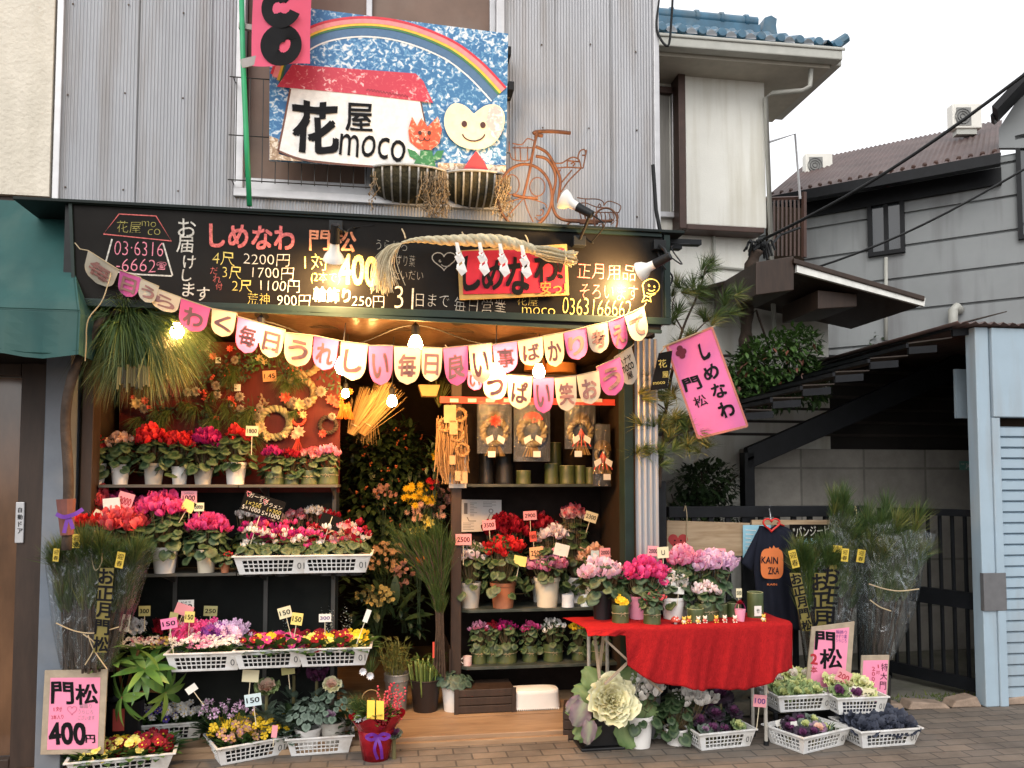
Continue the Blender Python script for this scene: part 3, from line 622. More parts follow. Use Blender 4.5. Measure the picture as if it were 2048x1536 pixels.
fe = thing('picket_fence', 'low black slatted fence behind the table and hanging tee shirt', 'fence', (2.4, Yp, 0))
b = MB(); xl, xr = P(1335, 1020, Yp).x, P(1722, 1020, Yp).x; zr1 = P(1500, 1012, Yp).z; zr0 = P(1500, 1034, Yp).z
b.box((xl, Yp - .03, zr0), (xr, Yp + .03, zr1)); b.build('rail', m_blackrail, fe, bevel=.004); b = MB(); b.box((xl, Yp - .02, .12), (xr, Yp + .02, .18)); b.build('rail', m_blackrail, fe, bevel=.004)
b = MB(); k = 0; x = xl + .05
while x < xr - .04: b.box((x, Yp - .012, .18), (x + .035, Yp + .012, zr0)); x += .125
b.build('pickets', m_blackrail, fe)
for px in (1722,):
 b = MB(); x = P(px, 1020, Yp).x; b.box((x - .005, Yp - .035, 0), (x + .045, Yp + .035, zr1 + .0)); b.build('post', m_blackrail, fe, bevel=.004)
bp_ = MB(); x0_, x1_ = P(1300, 1000, .1).x, P(1333, 1000, .1).x; bp_.box((x0_, .1, 0), (x1_, .2, P(1310, 962, .1).z)); tag(bp_.build('gate_post', m_blackrail, bevel=.006), 'black square gate post beside the corrugated corner post', 'post')
gt = thing('yard_gate', 'tall black barred gate standing ajar beside the pale blue shed', 'gate', (3.7, .8, 0))
g0 = P(1765, 1015, 1.15); g1 = P(1955, 1020, .42); gz1 = P(1860, 1018, .8).z; gz0 = .1
g0.z = g1.z = 0
b = MB(); up = V((0, 0, 1))
for z_, hh in ((gz1 - .02, .05), (gz0, .09), (P(1860, 1190, .8).z, .12)): b.bar(g0 + up * z_, g1 + up * z_, .04, hh)
for p in (g0, g1): b.bar(p, p + up * gz1, .06, .06, up=(0, 1, 0))
b.build('gate_frame', m_blackrail, gt)
b = MB()
for k in range(1, 8): p = g0.lerp(g1, k / 8); b.bar(p + up * gz0, p + up * gz1, .020, .020, up=(0, 1, 0))
b.build('bars', m_blackrail, gt)
# materials of the goods
m_leafpat = mat('cyclamen_leaf', (0.016, 0.042, 0.014), col2=(0.075, 0.112, 0.05), rough=0.5, var=0.35, scale=30, transl=0.12)
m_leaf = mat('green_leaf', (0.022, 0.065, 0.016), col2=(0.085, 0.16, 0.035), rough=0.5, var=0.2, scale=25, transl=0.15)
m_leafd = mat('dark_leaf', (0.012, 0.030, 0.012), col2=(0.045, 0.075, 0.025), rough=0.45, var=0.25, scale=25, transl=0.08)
m_leafy = mat('glossy_long_leaf', (0.05, 0.13, 0.025), col2=(0.17, 0.28, 0.06), rough=0.35, var=0.15, scale=10, transl=0.12)
m_leafs = mat('silver_leaf', (0.16, 0.19, 0.17), col2=(0.38, 0.42, 0.40), rough=0.8, var=0.15)
m_stem = mat('stem', (0.09, 0.13, 0.04), col2=(0.16, 0.09, 0.05), rough=0.6)
m_pine = mat('pine_needle', (0.020, 0.055, 0.014), col2=(0.11, 0.15, 0.035), rough=0.5, var=0.1)
m_pineY = mat('yellow_pine_needle', (0.05, 0.09, 0.02), col2=(0.24, 0.21, 0.055), rough=0.5, var=0.1)
m_bark = mat('bark', (0.05, 0.034, 0.025), rough=0.9, var=0.4, scale=14, bump=0.8, bscale=30)
m_straw = mat('straw', (0.20, 0.12, 0.04), col2=(0.38, 0.25, 0.10), rough=0.75, var=0.15)
m_rope = mat('rice_straw_rope', (0.34, 0.29, 0.18), col2=(0.55, 0.49, 0.34), rough=0.8, var=0.2, scale=60, bump=0.4, bscale=150)
m_tray = mat('white_crate_plastic', (0.68, 0.68, 0.67), rough=0.45, var=0.05, dirt=((.36, .31, .24), 8, .6))
m_potw = mat('white_pot_plastic', (0.74, 0.72, 0.69), rough=0.4, var=0.04, dirt=((.5, .46, .4), 6, .3))
m_potc = mat('cream_pot_plastic', (0.60, 0.54, 0.42), rough=0.5, var=0.06, dirt=((.4, .35, .28), 6, .3))
m_potg = mat('greyish_pot_plastic', (0.42, 0.40, 0.36), rough=0.5, var=0.08, dirt=((.25, .23, .2), 5, .4))
m_pott = mat('terracotta', (0.34, 0.12, 0.055), rough=0.7, var=0.15, dirt=((.45, .25, .16), 7, .3))
m_potk = mat('black_pot_plastic', (0.012, 0.012, 0.013), rough=0.4, var=0.2)
m_potb = mat('pale_blue_pot', (0.45, 0.55, 0.62), rough=0.4, var=0.1)
m_potp = mat('pink_pot', (0.75, 0.30, 0.42), rough=0.4, var=0.06)
m_bamboo = mat('green_bamboo', (0.055, 0.075, 0.026), rough=0.4, var=0.25, scale=5, stretch=(6, 6, 1), dirt=((.16, .15, .06), 5, .5))
m_soil = mat('potting_soil', (0.025, 0.017, 0.012), rough=0.95, var=0.4, scale=60)
m_twine = mat('twine', (0.42, 0.33, 0.2), rough=0.8)
m_wood_t = woodmat('timber', (0.33, 0.22, 0.12), (0.52, 0.38, 0.24), (1, 10, 10), 3)
m_film = filmmat('clear_film')
def petal(name, c, c2=None, tr=0.25): return mat('petal_' + name, c, col2=c2 or tuple(min(1, x * 1.15 + .02) for x in c), rough=0.55, var=0.1, scale=30, transl=tr, spec=0.25)
FC = dict(red=petal('red', (.50, .008, .014), (.80, .045, .045)), coral=petal('coral', (.58, .03, .06), (.85, .17, .19)), magenta=petal('magenta', (.26, .006, .09), (.60, .03, .22)),
  hotpink=petal('hotpink', (.58, .018, .17), (.86, .12, .34)), pink=petal('pink', (.72, .15, .34), (.88, .44, .58)), lpink=petal('light_pink', (.80, .40, .54), (.90, .70, .77)),
  lilac=petal('lilac', (.74, .44, .68), (.86, .64, .80)), white=petal('white', (.78, .74, .70), (.84, .82, .78)), wpink=petal('white_pink', (.76, .52, .58), (.88, .83, .81)),
  crimson=petal('crimson', (.16, .004, .01), (.42, .012, .03)), yellow=petal('yellow', (.75, .42, .012), (.85, .60, .03)), lyellow=petal('pale_yellow', (.80, .62, .10), (.86, .76, .25)),
  purple=petal('purple', (.16, .025, .22), (.30, .07, .36)), violet=petal('violet', (.06, .03, .28), (.14, .08, .4)), orange=petal('orange', (.75, .14, .02), (.85, .26, .04)),
  redwhite=petal('red_white', (.80, .66, .66), (.60, .02, .06)), yviolet=petal('yellow_violet', (.78, .45, .02), (.40, .20, .34)), peach=petal('peach', (.80, .40, .24), (.85, .60, .45)))
m_eye = mat('flower_eye', (.80, .55, .03), rough=.6); m_eyed = mat('dark_flower_eye', (.05, .01, .05), rough=.6)
# plant shapes (built round the origin, z up)
def heart_leaf(b, c, nrm, tip, R, r, m=0, cup=.18):
 nrm = V(nrm).normalized(); tip = V(tip); tip = (tip - nrm * tip.dot(nrm));
 if tip.length < 1e-4: tip = nrm.orthogonal()
 tip.normalize(); x = tip.cross(nrm); c = V(c); sh = r.uniform(-.12, .12)
 prof = [(0, 1.05), (.50, .72), (.86, .28), (.92, -.22), (.66, -.66), (.28, -.80), (0, -.48), (-.28, -.80), (-.66, -.66), (-.92, -.22), (-.86, .28), (-.5, .72)]
 n = len(prof); b0 = len(b.v); b.vert(c, .12 + sh)
 for k, tt in ((.42, .05), (.68, .95), (1.0, .22)):
  for (u, v) in prof:
   w = k * (1 + (.05 * r.uniform(-1, 1) if k == 1 else 0))
   b.vert(c + x * (u * R * w) + tip * (v * R * w) + nrm * (R * (cup * (1 - k) ** 1 * -.4 - .35 * max(0, k - .6) + .06 * r.uniform(-1, 1) * k)), max(0, min(1, tt + sh)))
 for i in range(n):
  j = (i + 1) % n; b.face((b0, b0 + 1 + i, b0 + 1 + j), m)
  for q in (0, 1): b.face((b0 + 1 + q * n + i, b0 + 1 + (q + 1) * n + i, b0 + 1 + (q + 1) * n + j, b0 + 1 + q * n + j), m)
def cyc_flower(b, c, s, r, m=0, lean=None):
 """five petals swept up and back above a nodding eye"""
 c = V(c); ax = V((r.uniform(-.7, .7), r.uniform(-.8, .3), 1)).normalized() if lean is None else lean
 q = ax.to_track_quat('Z', 'Y').to_matrix(); a0 = r.uniform(0, 6.28)
 for k in range(5):
  a = a0 + k * 2 * pi / 5 + r.uniform(-.2, .2); L = s * r.uniform(.7, 1.2); tw = r.uniform(-.7, .7); rows = []; tv = r.uniform(.75, 1.0)
  for i, (rad, z, wd) in enumerate(((.08, 0, .12), (.36, .26, .46), (.60, .62, .58), (.80, .92, .26))):
   d = V((cos(a + tw * z), sin(a + tw * z), 0)); t = V((-d.y, d.x, 0))
   p = d * (rad * s * .8) + V((0, 0, z * L)); tn = (.0, .30, .75, 1.0)[i] * tv
   rows.append([b.vert(c + q @ (p + t * (wd * s * .5 * e) + d * (.12 * s * abs(e) * (1 if z < .9 else -1))), tn) for e in (-1, 0, 1)])
  for A, B in zip(rows, rows[1:]):
   for e in (0, 1): b.face((A[e], A[e + 1], B[e + 1], B[e]), m)
def face_flower(b, c, nrm, R, r, n=5, m=0, me=1, eye=.22, flat=.15):
 """open flat-faced flower (primrose, viola) with a coloured eye"""
 c = V(c); nrm = V(nrm).normalized(); x = nrm.orthogonal().normalized(); a0 = r.uniform(0, 6.28); x = Matrix.Rotation(a0, 3, nrm) @ x; y = nrm.cross(x)
 for k in range(n):
  a = k * 2 * pi / n; i0 = len(b.v); t0 = r.uniform(0, .6)
  b.vert(c, t0)
  for da, rr in ((-.52, .62), (-.42, .95), (0, 1.0 + r.uniform(-.08, .08)), (.42, .95), (.52, .62)):
   b.vert(c + (x * cos(a + da) + y * sin(a + da)) * (R * rr) + nrm * (R * (flat * rr + .1 * r.uniform(-1, 1))), min(1, t0 + .35 * rr))
  for j in range(4): b.face((i0, i0 + 1 + j, i0 + 2 + j), m)
 if eye:
  i0 = len(b.v); cc = c + nrm * (R * .16); b.vert(cc + nrm * R * .06)
  for j in range(6): b.vert(cc + (x * cos(j * pi / 3) + y * sin(j * pi / 3)) * R * eye)
  for j in range(6): b.face((i0, i0 + 1 + j, i0 + 1 + (j + 1) % 6), me)
def pot_parts(t, style, r, h):
 """a plant pot standing on z = 0; the body is one turned shape with rim and foot"""
 if style == 'bamboo':
  b = MB(); b.lathe([(0, .0), (r, 0), (r * 1.02, .004), (r, h * .12), (r * .985, h * .5), (r, h - .004), (r * .97, h), (r * .84, h), (r * .82, h * .8), (0, h * .8)], n=18); o = b.build('bamboo_pot', m_bamboo, t, smooth='auto')
  b = MB(); b.tube([(r * 1.03 * cos(a * pi / 8), r * 1.03 * sin(a * pi / 8), h * .55 + .002 * sin(a * 2)) for a in range(16)], .0016, 4, closed=True)
  for k in (-1, 1): b.tube([(k * .002, -r * 1.04, h * .55), (k * .012, -r * 1.1, h * .62), (k * .02, -r * 1.08, h * .55), (k * .004, -r * 1.05, h * .54), (k * .014, -r * 1.1, h * .42)], .0014, 4)
  b.build('twine_bow', m_twine, o); return o
 m = dict(white=m_potw, cream=m_potc, grey=m_potg, terracotta=m_pott, black=m_potk, blue=m_potb, pink=m_potp)[style]
 b = MB(); k = .78
 b.lathe([(0, .0), (r * k, 0), (r * k, .004), (r * .97, h * .86), (r * 1.03, h * .87), (r * 1.05, h * .99), (r * 1.03, h), (r * .97, h), (r * .93, h * .9), (0, h * .9)], n=22)
 o = b.build('pot', m, t, smooth='auto')
 return o
def soil(t, r, h):
 b = MB(); b.lathe([(r * .93, h * .905), (r * .5, h * .93), (0, h * .94)], n=12); return b.build('soil', m_soil, t)
def cyclamen(label, px, py, Y, style, pw, ph, fol, flo, col, nf=22, nl=34, seed=0, group=None, fs=.040, grp2=None, name='potted_cyclamen', cat='cyclamen', z=None, rot=0):
 """px,py = foot of the pot in the photo on plane Y; pw, ph pot size, fol = (width, height), flo = (dx, dy up from foot, width, height) in photo pixels"""
 r = random.Random(seed + int(px * 7 + py)); s = S(px, py, Y); base = P(px, py, Y)
 if z is not None: base.z = z
 t = thing(name, label, cat, (0, 0, 0), group); R, h = pw * s / 2, ph * s
 pot_parts(t, style, R / 1.05 if style != 'bamboo' else R, h); soil(t, R / 1.05 * .98, h)
 fw, fh = fol[0] * s / 2, fol[1] * s
 b = MB(); st = MB()
 nl = int(nl * 1.9); nf = int(nf * 1.8); fs *= 1.08
 for k in range(nl):
  u = (k + .5) / nl; a = k * 2.399 + r.uniform(-.4, .4); rad = fw * sqrt(u) * r.uniform(.75, 1.0)
  z = h + fh * (.95 * (1 - u ** 1.6) + r.uniform(-.12, .12)) - (fh * .32 * max(0, u - .6) / .4)
  c = V((cos(a) * rad, sin(a) * rad * .85, max(z, h * .55))); out = V((cos(a), sin(a), 0))
  heart_leaf(b, c, out * (.2 + .7 * u + r.gauss(0, .25)) + V((r.gauss(0, .25), -.1 + r.gauss(0, .25), 1.1 - .45 * u)), out + V((r.gauss(0, .5), r.gauss(0, .4), -.4)), r.uniform(.024, .044) * (fw / .14) ** .5, r)
  if k % 2 == 0: st.tube([(0, 0, h * .9), c * .5 + V((0, 0, h * .25)), c], .0018, 4, t=r.random(), cap=False)
 b.build('leaves', m_leafpat, t, smooth=True)
 dx, dy, w_, hh = flo; cz = dy * s; cx = dx * s; w2, h2 = w_ * s / 2, hh * s / 2
 b = MB()
 for k in range(nf):
  a = k * 2.399 + r.uniform(-.3, .3); q = sqrt((k + .5) / nf) * r.uniform(.85, 1.05)
  c = V((cx + w2 * .88 * q * cos(a), w2 * .7 * q * sin(a), cz + (h2 * .75) * (1 - 1.5 * q * q) * r.uniform(.3, 1) - fs * .5 + r.uniform(-.25, .2) * h2))
  cyc_flower(b, c, fs * r.uniform(.85, 1.2), r)
  st.tube([(c.x * .25, c.y * .25, h * .9), (c.x * .8, c.y * .8, c.z * .6 + h * .3), c + V((0, -.004, .012)), c], .0016, 4, t=.75, cap=False)
 b.build('flowers', FC[col], t, smooth=True)
 st.build('stems', m_stem, t)
 t.rotation_euler.z = rot; t.location = base
 return t
def tuft(b, r, R, h, n, L, W, m=0, up=.7, z0=0, droop=.3, c=(0, 0, 0)):
 for k in range(n):
  a = k * 2.399 + r.uniform(-.5, .5); q = sqrt((k + .5) / n); d = V((cos(a) * (.3 + q), sin(a) * (.3 + q), up * (1.5 - q) + r.uniform(0, .3)))
  p = V(c) + V((cos(a) * R * q * .75, sin(a) * R * q * .75, z0 + h * (1 - .5 * q) * r.uniform(.3, 1)))
  b.leaf(p, d, (0, 0, 1), L * r.uniform(.7, 1.2), W * r.uniform(.8, 1.2), droop, m, r.random())
_TP = {}
def bedding(kind, col, seed):
 """small bedding plant meshes, origin at soil level: (parts list of (name, MB, mats))"""
 r = random.Random(seed); out = []; lf = MB(); fl = MB(); col2 = FC[col] if col else None
 if kind == 'viola':
  tuft(lf, r, .055, .05, 26, .04, .018, up=.9); out.append(('leaves', lf, m_leaf))
  for k in range(9):
   a = k * 2.399; q = sqrt((k + .5) / 9) * .06; p = V((cos(a) * q, sin(a) * q, r.uniform(.05, .105) - q * .2)); face_flower(fl, p, (r.uniform(-.9, .9), -1, r.uniform(.1, 1.2)), r.uniform(.012, .017), r, 5)
  out.append(('flowers', fl, [col2, m_eye]))
 elif kind == 'primrose':
  tuft(lf, r, .06, .03, 26, .075, .034, up=.8, droop=.35); out.append(('leaves', lf, m_leaf))
  for k in range(7):
   a = k * 2.399; q = sqrt((k + .5) / 7) * .055; p = V((cos(a) * q, sin(a) * q, r.uniform(.035, .09) - q * .25)); face_flower(fl, p, (r.uniform(-.5, .5), -.8, r.uniform(.4, 1)), r.uniform(.016, .022), r, 6)
  out.append(('flowers', fl, [col2, m_eye]))
 elif kind == 'minicyc':
  for k in range(14):
   a = k * 2.399; q = sqrt((k + .5) / 14); p = V((cos(a) * q * .055, sin(a) * q * .055, .06 * (1 - .6 * q) + r.uniform(.005, .03))); heart_leaf(lf, p, (cos(a) * q, sin(a) * q - .3, 1), (cos(a), sin(a), -.3), r.uniform(.018, .026), r)
  out.append(('leaves', lf, m_leafpat))
  for k in range(9):
   a = k * 2.399; q = sqrt((k + .5) / 9) * .05; cyc_flower(fl, (cos(a) * q, sin(a) * q, r.uniform(.055, .135) - q * .3), r.uniform(.017, .025), r)
  out.append(('flowers', fl, [col2]))
 elif kind == 'alyssum':
  tuft(lf, r, .055, .06, 40, .03, .011, up=1); out.append(('leaves', lf, m_leaf))
  for k in range(12):
   a = k * 2.399; q = sqrt((k + .5) / 12) * .055; c = V((cos(a) * q, sin(a) * q, r.uniform(.06, .09) - q * .3))
   for j in range(7): face_flower(fl, c + V((r.gauss(0, .007), r.gauss(0, .007), r.gauss(0, .005))), (r.uniform(-.5, .5), -.7, 1), r.uniform(.005, .008), r, 4, eye=0)
  out.append(('flowers', fl, [col2, m_eye]))
 elif kind == 'stock':                            # upright flower spikes
  tuft(lf, r, .05, .05, 22, .05, .014, up=1.2); out.append(('leaves', lf, m_leafs if col in ('lilac',) else m_leaf))
  for k in range(5):
   a = k * 2.399; q = sqrt(k / 5) * .05;
   for j in range(14): face_flower(fl, (cos(a) * q + r.gauss(0, .009), sin(a) * q + r.gauss(0, .009), .05 + .06 * j / 14 + .02 * r.random()), (r.uniform(-1, 1), -.9, .5), r.uniform(.010, .014), r, 5, eye=0)
  out.append(('flowers', fl, [col2, m_eye]))
 return out
def put_bedding(kind, col, seed, loc, label, group, name, cat, rot, sc=1.0):
 key = (kind, col, seed); loc = V(loc)
 t = thing(name, label, cat, (0, 0, 0), group)
 if key not in _TP:
  ps = [mb.build(nm, mt, t, smooth=(nm != 'leaves')) for nm, mb, mt in bedding(kind, col, seed)]
  b = MB(); b.lathe([(0, -.05), (.026, -.05), (.034, 0), (.031, 0), (.025, -.006), (0, -.006)], n=10); ps.append(b.build('pot', m_potk, t))
  _TP[key] = [o.data for o in ps]
 else:
  for me in _TP[key]:
   o = bpy.data.objects.new(me.name.split('.')[0], me); COL.objects.link(o); o.parent = t
 t.location = loc; t.rotation_euler.z = rot; t.scale = (sc, sc, sc); return t
def kale(name, label, loc, R, inner, outer, seed, group=None, layers=6, tilt=(0, -.35, 1), h=.10, cat='ornamental kale', pot=None, stalk=0.0, part_pot=None, open_=1.0):
 """ruffled rosette of ornamental cabbage on a short stalk"""
 r = random.Random(seed); t = thing(name, label, cat, (0, 0, 0), group); q = V(tilt).normalized().to_track_quat('Z', 'Y').to_matrix()
 ins, outs = MB(), MB(); c0 = V((0, 0, h))
 for L in range(layers):
  u = (L + 1) / layers; n = 4 + L; tgt = outs if u > .72 else ins
  for k in range(n):
   a = 2 * pi * k / n + L * .8 + r.uniform(-.25, .25); Ln = R * (.25 + .75 * u) * r.uniform(.85, 1.1); ang = (1.35 - 1.15 * u * open_) + r.uniform(-.1, .1); W = Ln * (1.0 if u > .4 else .8)
   d = V((cos(a) * cos(ang), sin(a) * cos(ang), sin(ang))); x = V((-sin(a), cos(a), 0)); nn = x.cross(d); nu, nv_ = 6, 4; b0 = len(tgt.v)
   for j in range(nv_ + 1):
    v = j / nv_; wv = W * (.22 + .78 * sin(pi * min(1, .15 + v * .62)))
    for i in range(nu + 1):
     e = i / nu * 2 - 1; ed = max(abs(e), v) ** 4; ruf = ed * Ln * .13 * sin(i * 2.3 + j * 1.9 + r.uniform(-1, 1))
     p = d * (Ln * v * (1 - .18 * e * e * v)) + x * (e * wv * .5) + nn * (Ln * (.10 * e * e - .20 * v * v) + ruf)
     tgt.vert(c0 + q @ p, min(1, max(0, (.1 + .9 * ed) * r.uniform(.85, 1.1))))
   for j in range(nv_):
    for i in range(nu): a_ = b0 + j * (nu + 1) + i; tgt.face((a_, a_ + 1, a_ + nu + 2, a_ + nu + 1))
 ins.build('heart', inner, t, smooth=True); outs.build('outer_leaves', outer, t, smooth=True)
 if h > .02:
  if h > .2:
   b = MB()
   tuft(b, r, R * 1.1, h * .78, 70, .07, .042, up=.9)
   b.build('stem_leaves', mat('bluegreen_leaf', (.05, .09, .06), col2=(.15, .2, .15), rough=.6, transl=.1), t)
  b = MB(); b.tube([(0, 0, 0), (0, .0, h * .6), c0], [.012, .011, .009], 7); b.build('stalk', m_stem, t)
 t.location = loc
 return t
KL = lambda n, a, c: mat('kale_' + n, a, col2=c, rough=.6, var=.15, scale=20, transl=.12, spec=.3)
k_yel_i = KL('yellow_heart', (.62, .56, .24), (.80, .78, .55)); k_grn_o = KL('green_outer', (.10, .17, .06), (.30, .38, .16)); k_gy = KL('green_yellow', (.35, .42, .14), (.66, .66, .30))
k_pur_i = KL('purple_heart', (.16, .035, .12), (.09, .03, .075)); k_pur_o = KL('purple_outer', (.06, .03, .055), (.03, .025, .035)); k_wht_i = KL('white_heart', (.72, .60, .58), (.80, .78, .62))
k_blk_i = KL('blue_black', (.022, .026, .042), (.05, .058, .085)); k_lil_i = KL('lilac_heart', (.35, .14, .30), (.25, .22, .24)); k_peach_i = KL('peach_heart', (.75, .38, .30), (.78, .62, .46)); k_gry_o = KL('grey_green_outer', (.09, .13, .10), (.17, .21, .17))
# crates of bedding plants
m_print = mat('dark_grey_print', (.08, .08, .085), rough=.6)
TRW, TRD, TRH = .40, .30, .098
_TR = []
def tray_mesh():
 b = MB(); W, D, Hh = TRW, TRD, TRH; tb = .028                      # walls lean out by tb
 fl = [(-W / 2 + tb, -D / 2 + tb), (W / 2 - tb, -D / 2 + tb), (W / 2 - tb, D / 2 - tb), (-W / 2 + tb, D / 2 - tb)]; tp = [(-W / 2, -D / 2), (W / 2, -D / 2), (W / 2, D / 2), (-W / 2, D / 2)]
 b.box((fl[0][0], fl[0][1], .001), (fl[2][0], fl[2][1], .005))
 th = .004
 for i in range(4):
  j = (i + 1) % 4; A, B, C, E = V((*fl[i], 0)), V((*fl[j], 0)), V((*tp[j], Hh)), V((*tp[i], Hh)); L = (B - A).length
  nrm = (B - A).cross(E - A).normalized()
  def q(u, v): return A.lerp(B, u).lerp(E.lerp(C, u), v)
  def slab(u0, v0, u1, v1): b.prism([q(u0, v0), q(u1, v0), q(u1, v1), q(u0, v1)], -nrm * th)
  rows = 3; y0, y1 = .14, .80; nC = 10 if i % 2 == 0 else 8; u0, u1 = (.10, .80) if i % 2 == 0 else (.12, .88)
  slab(0, 0, 1, y0); slab(0, y1, 1, 1); slab(0, y0, u0, y1); slab(u1, y0, 1, y1)
  cw = (u1 - u0) / nC; bw = cw * .24
  for k in range(1, nC): slab(u0 + k * cw - bw / 2, y0, u0 + k * cw + bw / 2, y1)
  for k in range(1, rows): v = y0 + (y1 - y0) * k / rows; slab(u0, v - .028, u1, v + .028)
 o = .010
 for i in range(4):
  j = (i + 1) % 4; A, C = V((*tp[i], Hh)), V((*tp[j], Hh)); s0 = V((math.copysign(o, tp[i][0]), math.copysign(o, tp[i][1]), 0)); s1 = V((math.copysign(o, tp[j][0]), math.copysign(o, tp[j][1]), 0))
  b.prism([A - s0 * .4, A + s0, C + s1, C - s1 * .4], (0, 0, .009))
 return b
def tray(label, loc, rot=0.0, tilt=0.0, sc=1.0, number=True, scy=None):
 t = thing('plant_crate', label, 'crate', (0, 0, 0), 'white slotted plant crates')
 if not _TR:
  o = tray_mesh().build('crate_body', m_tray, t, bevel=.0012); b = MB()
  def fn(u, v):
   k = v / TRH; return V((u, -TRD / 2 + .028 * (1 - k) - .0012, v))
  write(b, '01', lambda x, y: fn(x, -y), .155, -.045, h=.036, w=.038, off=.0, wob=0); o2 = b.build('number', m_print, t); _TR.extend([o.data, o2.data])
 else:
  for me in _TR[:2 if number else 1]:
   o = bpy.data.objects.new(me.name.split('.')[0], me); COL.objects.link(o); o.parent = t
   if me is _TR[0]: bv = o.modifiers.new('bevel', 'BEVEL'); bv.width = .0012; bv.segments = 1; bv.limit_method = 'ANGLE'
 t.location = loc; t.rotation_euler = (tilt, 0, rot); t.scale = (sc, scy or sc, 1); return t
# price cards
_CM = {}
CC = dict(pink=(.78, .32, .36), hot=(.80, .22, .42), white=(.78, .76, .70), yellow=(.80, .66, .20), cream=(.72, .66, .44), blue=(.55, .68, .72), red=(.72, .10, .07), orange=(.80, .42, .20), kraft=(.45, .33, .18), olive=(.40, .38, .16))
m_ink = mat('black_marker', (.008, .008, .009), rough=.6, spec=.1); m_inkred = mat('red_marker', (.40, .02, .03), rough=.5); m_inkpur = mat('purple_marker', (.10, .03, .2), rough=.5); m_inkbrown = mat('brown_paint_lettering', (.22, .10, .085), rough=.7)
m_stake = mat('pale_stick', (.60, .52, .36), rough=.7)
def card(label, sx, px, py, Y, w, h, col, ang=0.0, stick=40, ink=None, lean=0.0, group='price cards', sub=None, fw=.78):
 c = P(px, py, Y); s = S(px, py, Y); W, Hh = w * s, h * s
 t = thing('price_card', label, 'price card', c, group)
 ca, sa = cos(ang), sin(ang)
 def fn(u, v, d=0.0): return c + V((u * ca - v * sa, d, -(u * sa + v * ca)))
 m = mat('card_' + col, CC[col], rough=.7, var=.05, transl=.1)
 b = MB(); b.prism([fn(-W / 2, Hh / 2), fn(W / 2, Hh / 2), fn(W / 2, -Hh / 2), fn(-W / 2, -Hh / 2)], (0, .0016, 0)); o = b.build('card', m, t)
 if sx:
  b = MB(); write(b, sx, lambda u, v: fn(u, v, -.0012), 0, Hh * (.08 if sub else 0), w=W * fw, h=Hh * .42, off=.012)
  if sub: write(b, sub, lambda u, v: fn(u, v, -.0012), 0, -Hh * .30, w=W * .6, h=Hh * .16)
  b.build('lettering', ink or m_ink, o)
 if stick:
  b = MB(); b.bar(fn(0, Hh * .1, .004), fn(0, Hh * .5 + stick * s, .010), .004, .002, up=(0, 1, 0)); b.build('stick', m_stake, t)
 return t
# chalk lettering on the fascia board
CH = dict(white=(.48, .46, .41), pink=(.62, .22, .28), yellow=(.55, .46, .14), orange=(.62, .24, .13), dim=(.30, .28, .24), olive=(.34, .30, .10), red=(.55, .14, .13))
CHM = {k: mat('chalk_' + k, v, rough=.95, var=.45, scale=90, spec=.1) for k, v in CH.items()}
YB = YF; YT = YF - .0025
cb = thing('chalkboard_sign', 'long black chalkboard fascia over the shop opening covered in coloured chalk prices', 'chalkboard', (0, YF, fz0))
b = MB(); b.prism([P(142, 405, YB), P(1322, 472, YB), P(1322, 664, YB), P(150, 604, YB)], (0, .010, 0)); b.build('board', m_chalkb, cb)
TX = {k: MB() for k in CH}
def chalk(sx, x, y, w=None, h=None, c='white', ang=.045, off=.006, **k):
 if off < .005: off -= .017
 elif off == .0115: off = .001
 write(TX[c], sx, plane(YT), x, y, w, h, ang, off, wob=.02, **k)
def chalkv(sx, x, y, size, step, c='white', dx=0, off=.006):
 for i, ch in enumerate(sx): chalk(ch, x + dx * i, y + step * i, h=size * (.8 if ch in 'しけ' else 1), c=c, off=off, seed=i)
def cs(pts, c, wd=2.6, closed=False): stroke(TX[c], pts, wd, YT, closed=closed)
cs([(238, 428), (312, 432), (343, 482), (207, 468)], 'red', 2.2, True); cs([(224, 478), (207, 541)], 'white', 3); cs([(326, 486), (345, 551)], 'white', 3); cs([(208, 541), (280, 549), (344, 552)], 'white', 3)
chalk('花屋', 258, 454, w=48, c='olive', off=0); chalk('mo', 298, 448, w=28, c='olive', off=-.004); chalk('co', 308, 464, w=24, c='olive', off=-.004)
chalk('03·6316', 278, 497, w=98, h=28, c='pink', off=0); chalk('-6662', 272, 530, w=78, h=26, c='pink', off=0); chalk('☎', 323, 532, w=20, c='pink', off=.0115)
chalk('お', 374, 456, h=36); chalk('届', 370, 489, h=32); chalk('け', 379, 524, h=26); chalk('し', 374, 551, h=24); chalk('ま', 377, 579, h=28); chalk('す', 406, 588, h=26)
chalk('しめなわ', 504, 474, w=170, h=46, c='red', off=.03); chalk('しめなわ', 504.6, 473.6, w=162, h=40, c='orange', off=-.012)
chalk('門松', 665, 481, w=92, h=42, c='orange', off=.014)
chalk('4尺', 447, 517, w=44, h=27, c='yellow', off=0); chalk('2200円', 533, 519, w=92, h=24, off=0)
chalk('だ', 428, 541, h=14, c='red', off=0); chalk('れ', 434, 558, h=14, c='red', off=0); chalk('付', 438, 573, h=13, c='red', off=0)
chalk('3尺', 464, 545, w=38, h=25, c='yellow', off=0); chalk('1700円', 546, 546, w=82, h=24, off=0)
chalk('2尺', 484, 572, w=40, h=24, c='yellow', off=0); chalk('1100円', 560, 572, w=78, h=24, off=0)
chalk('荒神', 517, 598, w=44, h=23, c='yellow', off=-.003); chalk('900円', 587, 601, w=66, h=24, off=0)
chalk('1対', 633, 524, w=48, h=32, c='yellow', off=0); chalk('400', 716, 541, w=76, h=58, c='yellow', off=.028); chalk('円', 762, 557, h=17, c='yellow', off=0)
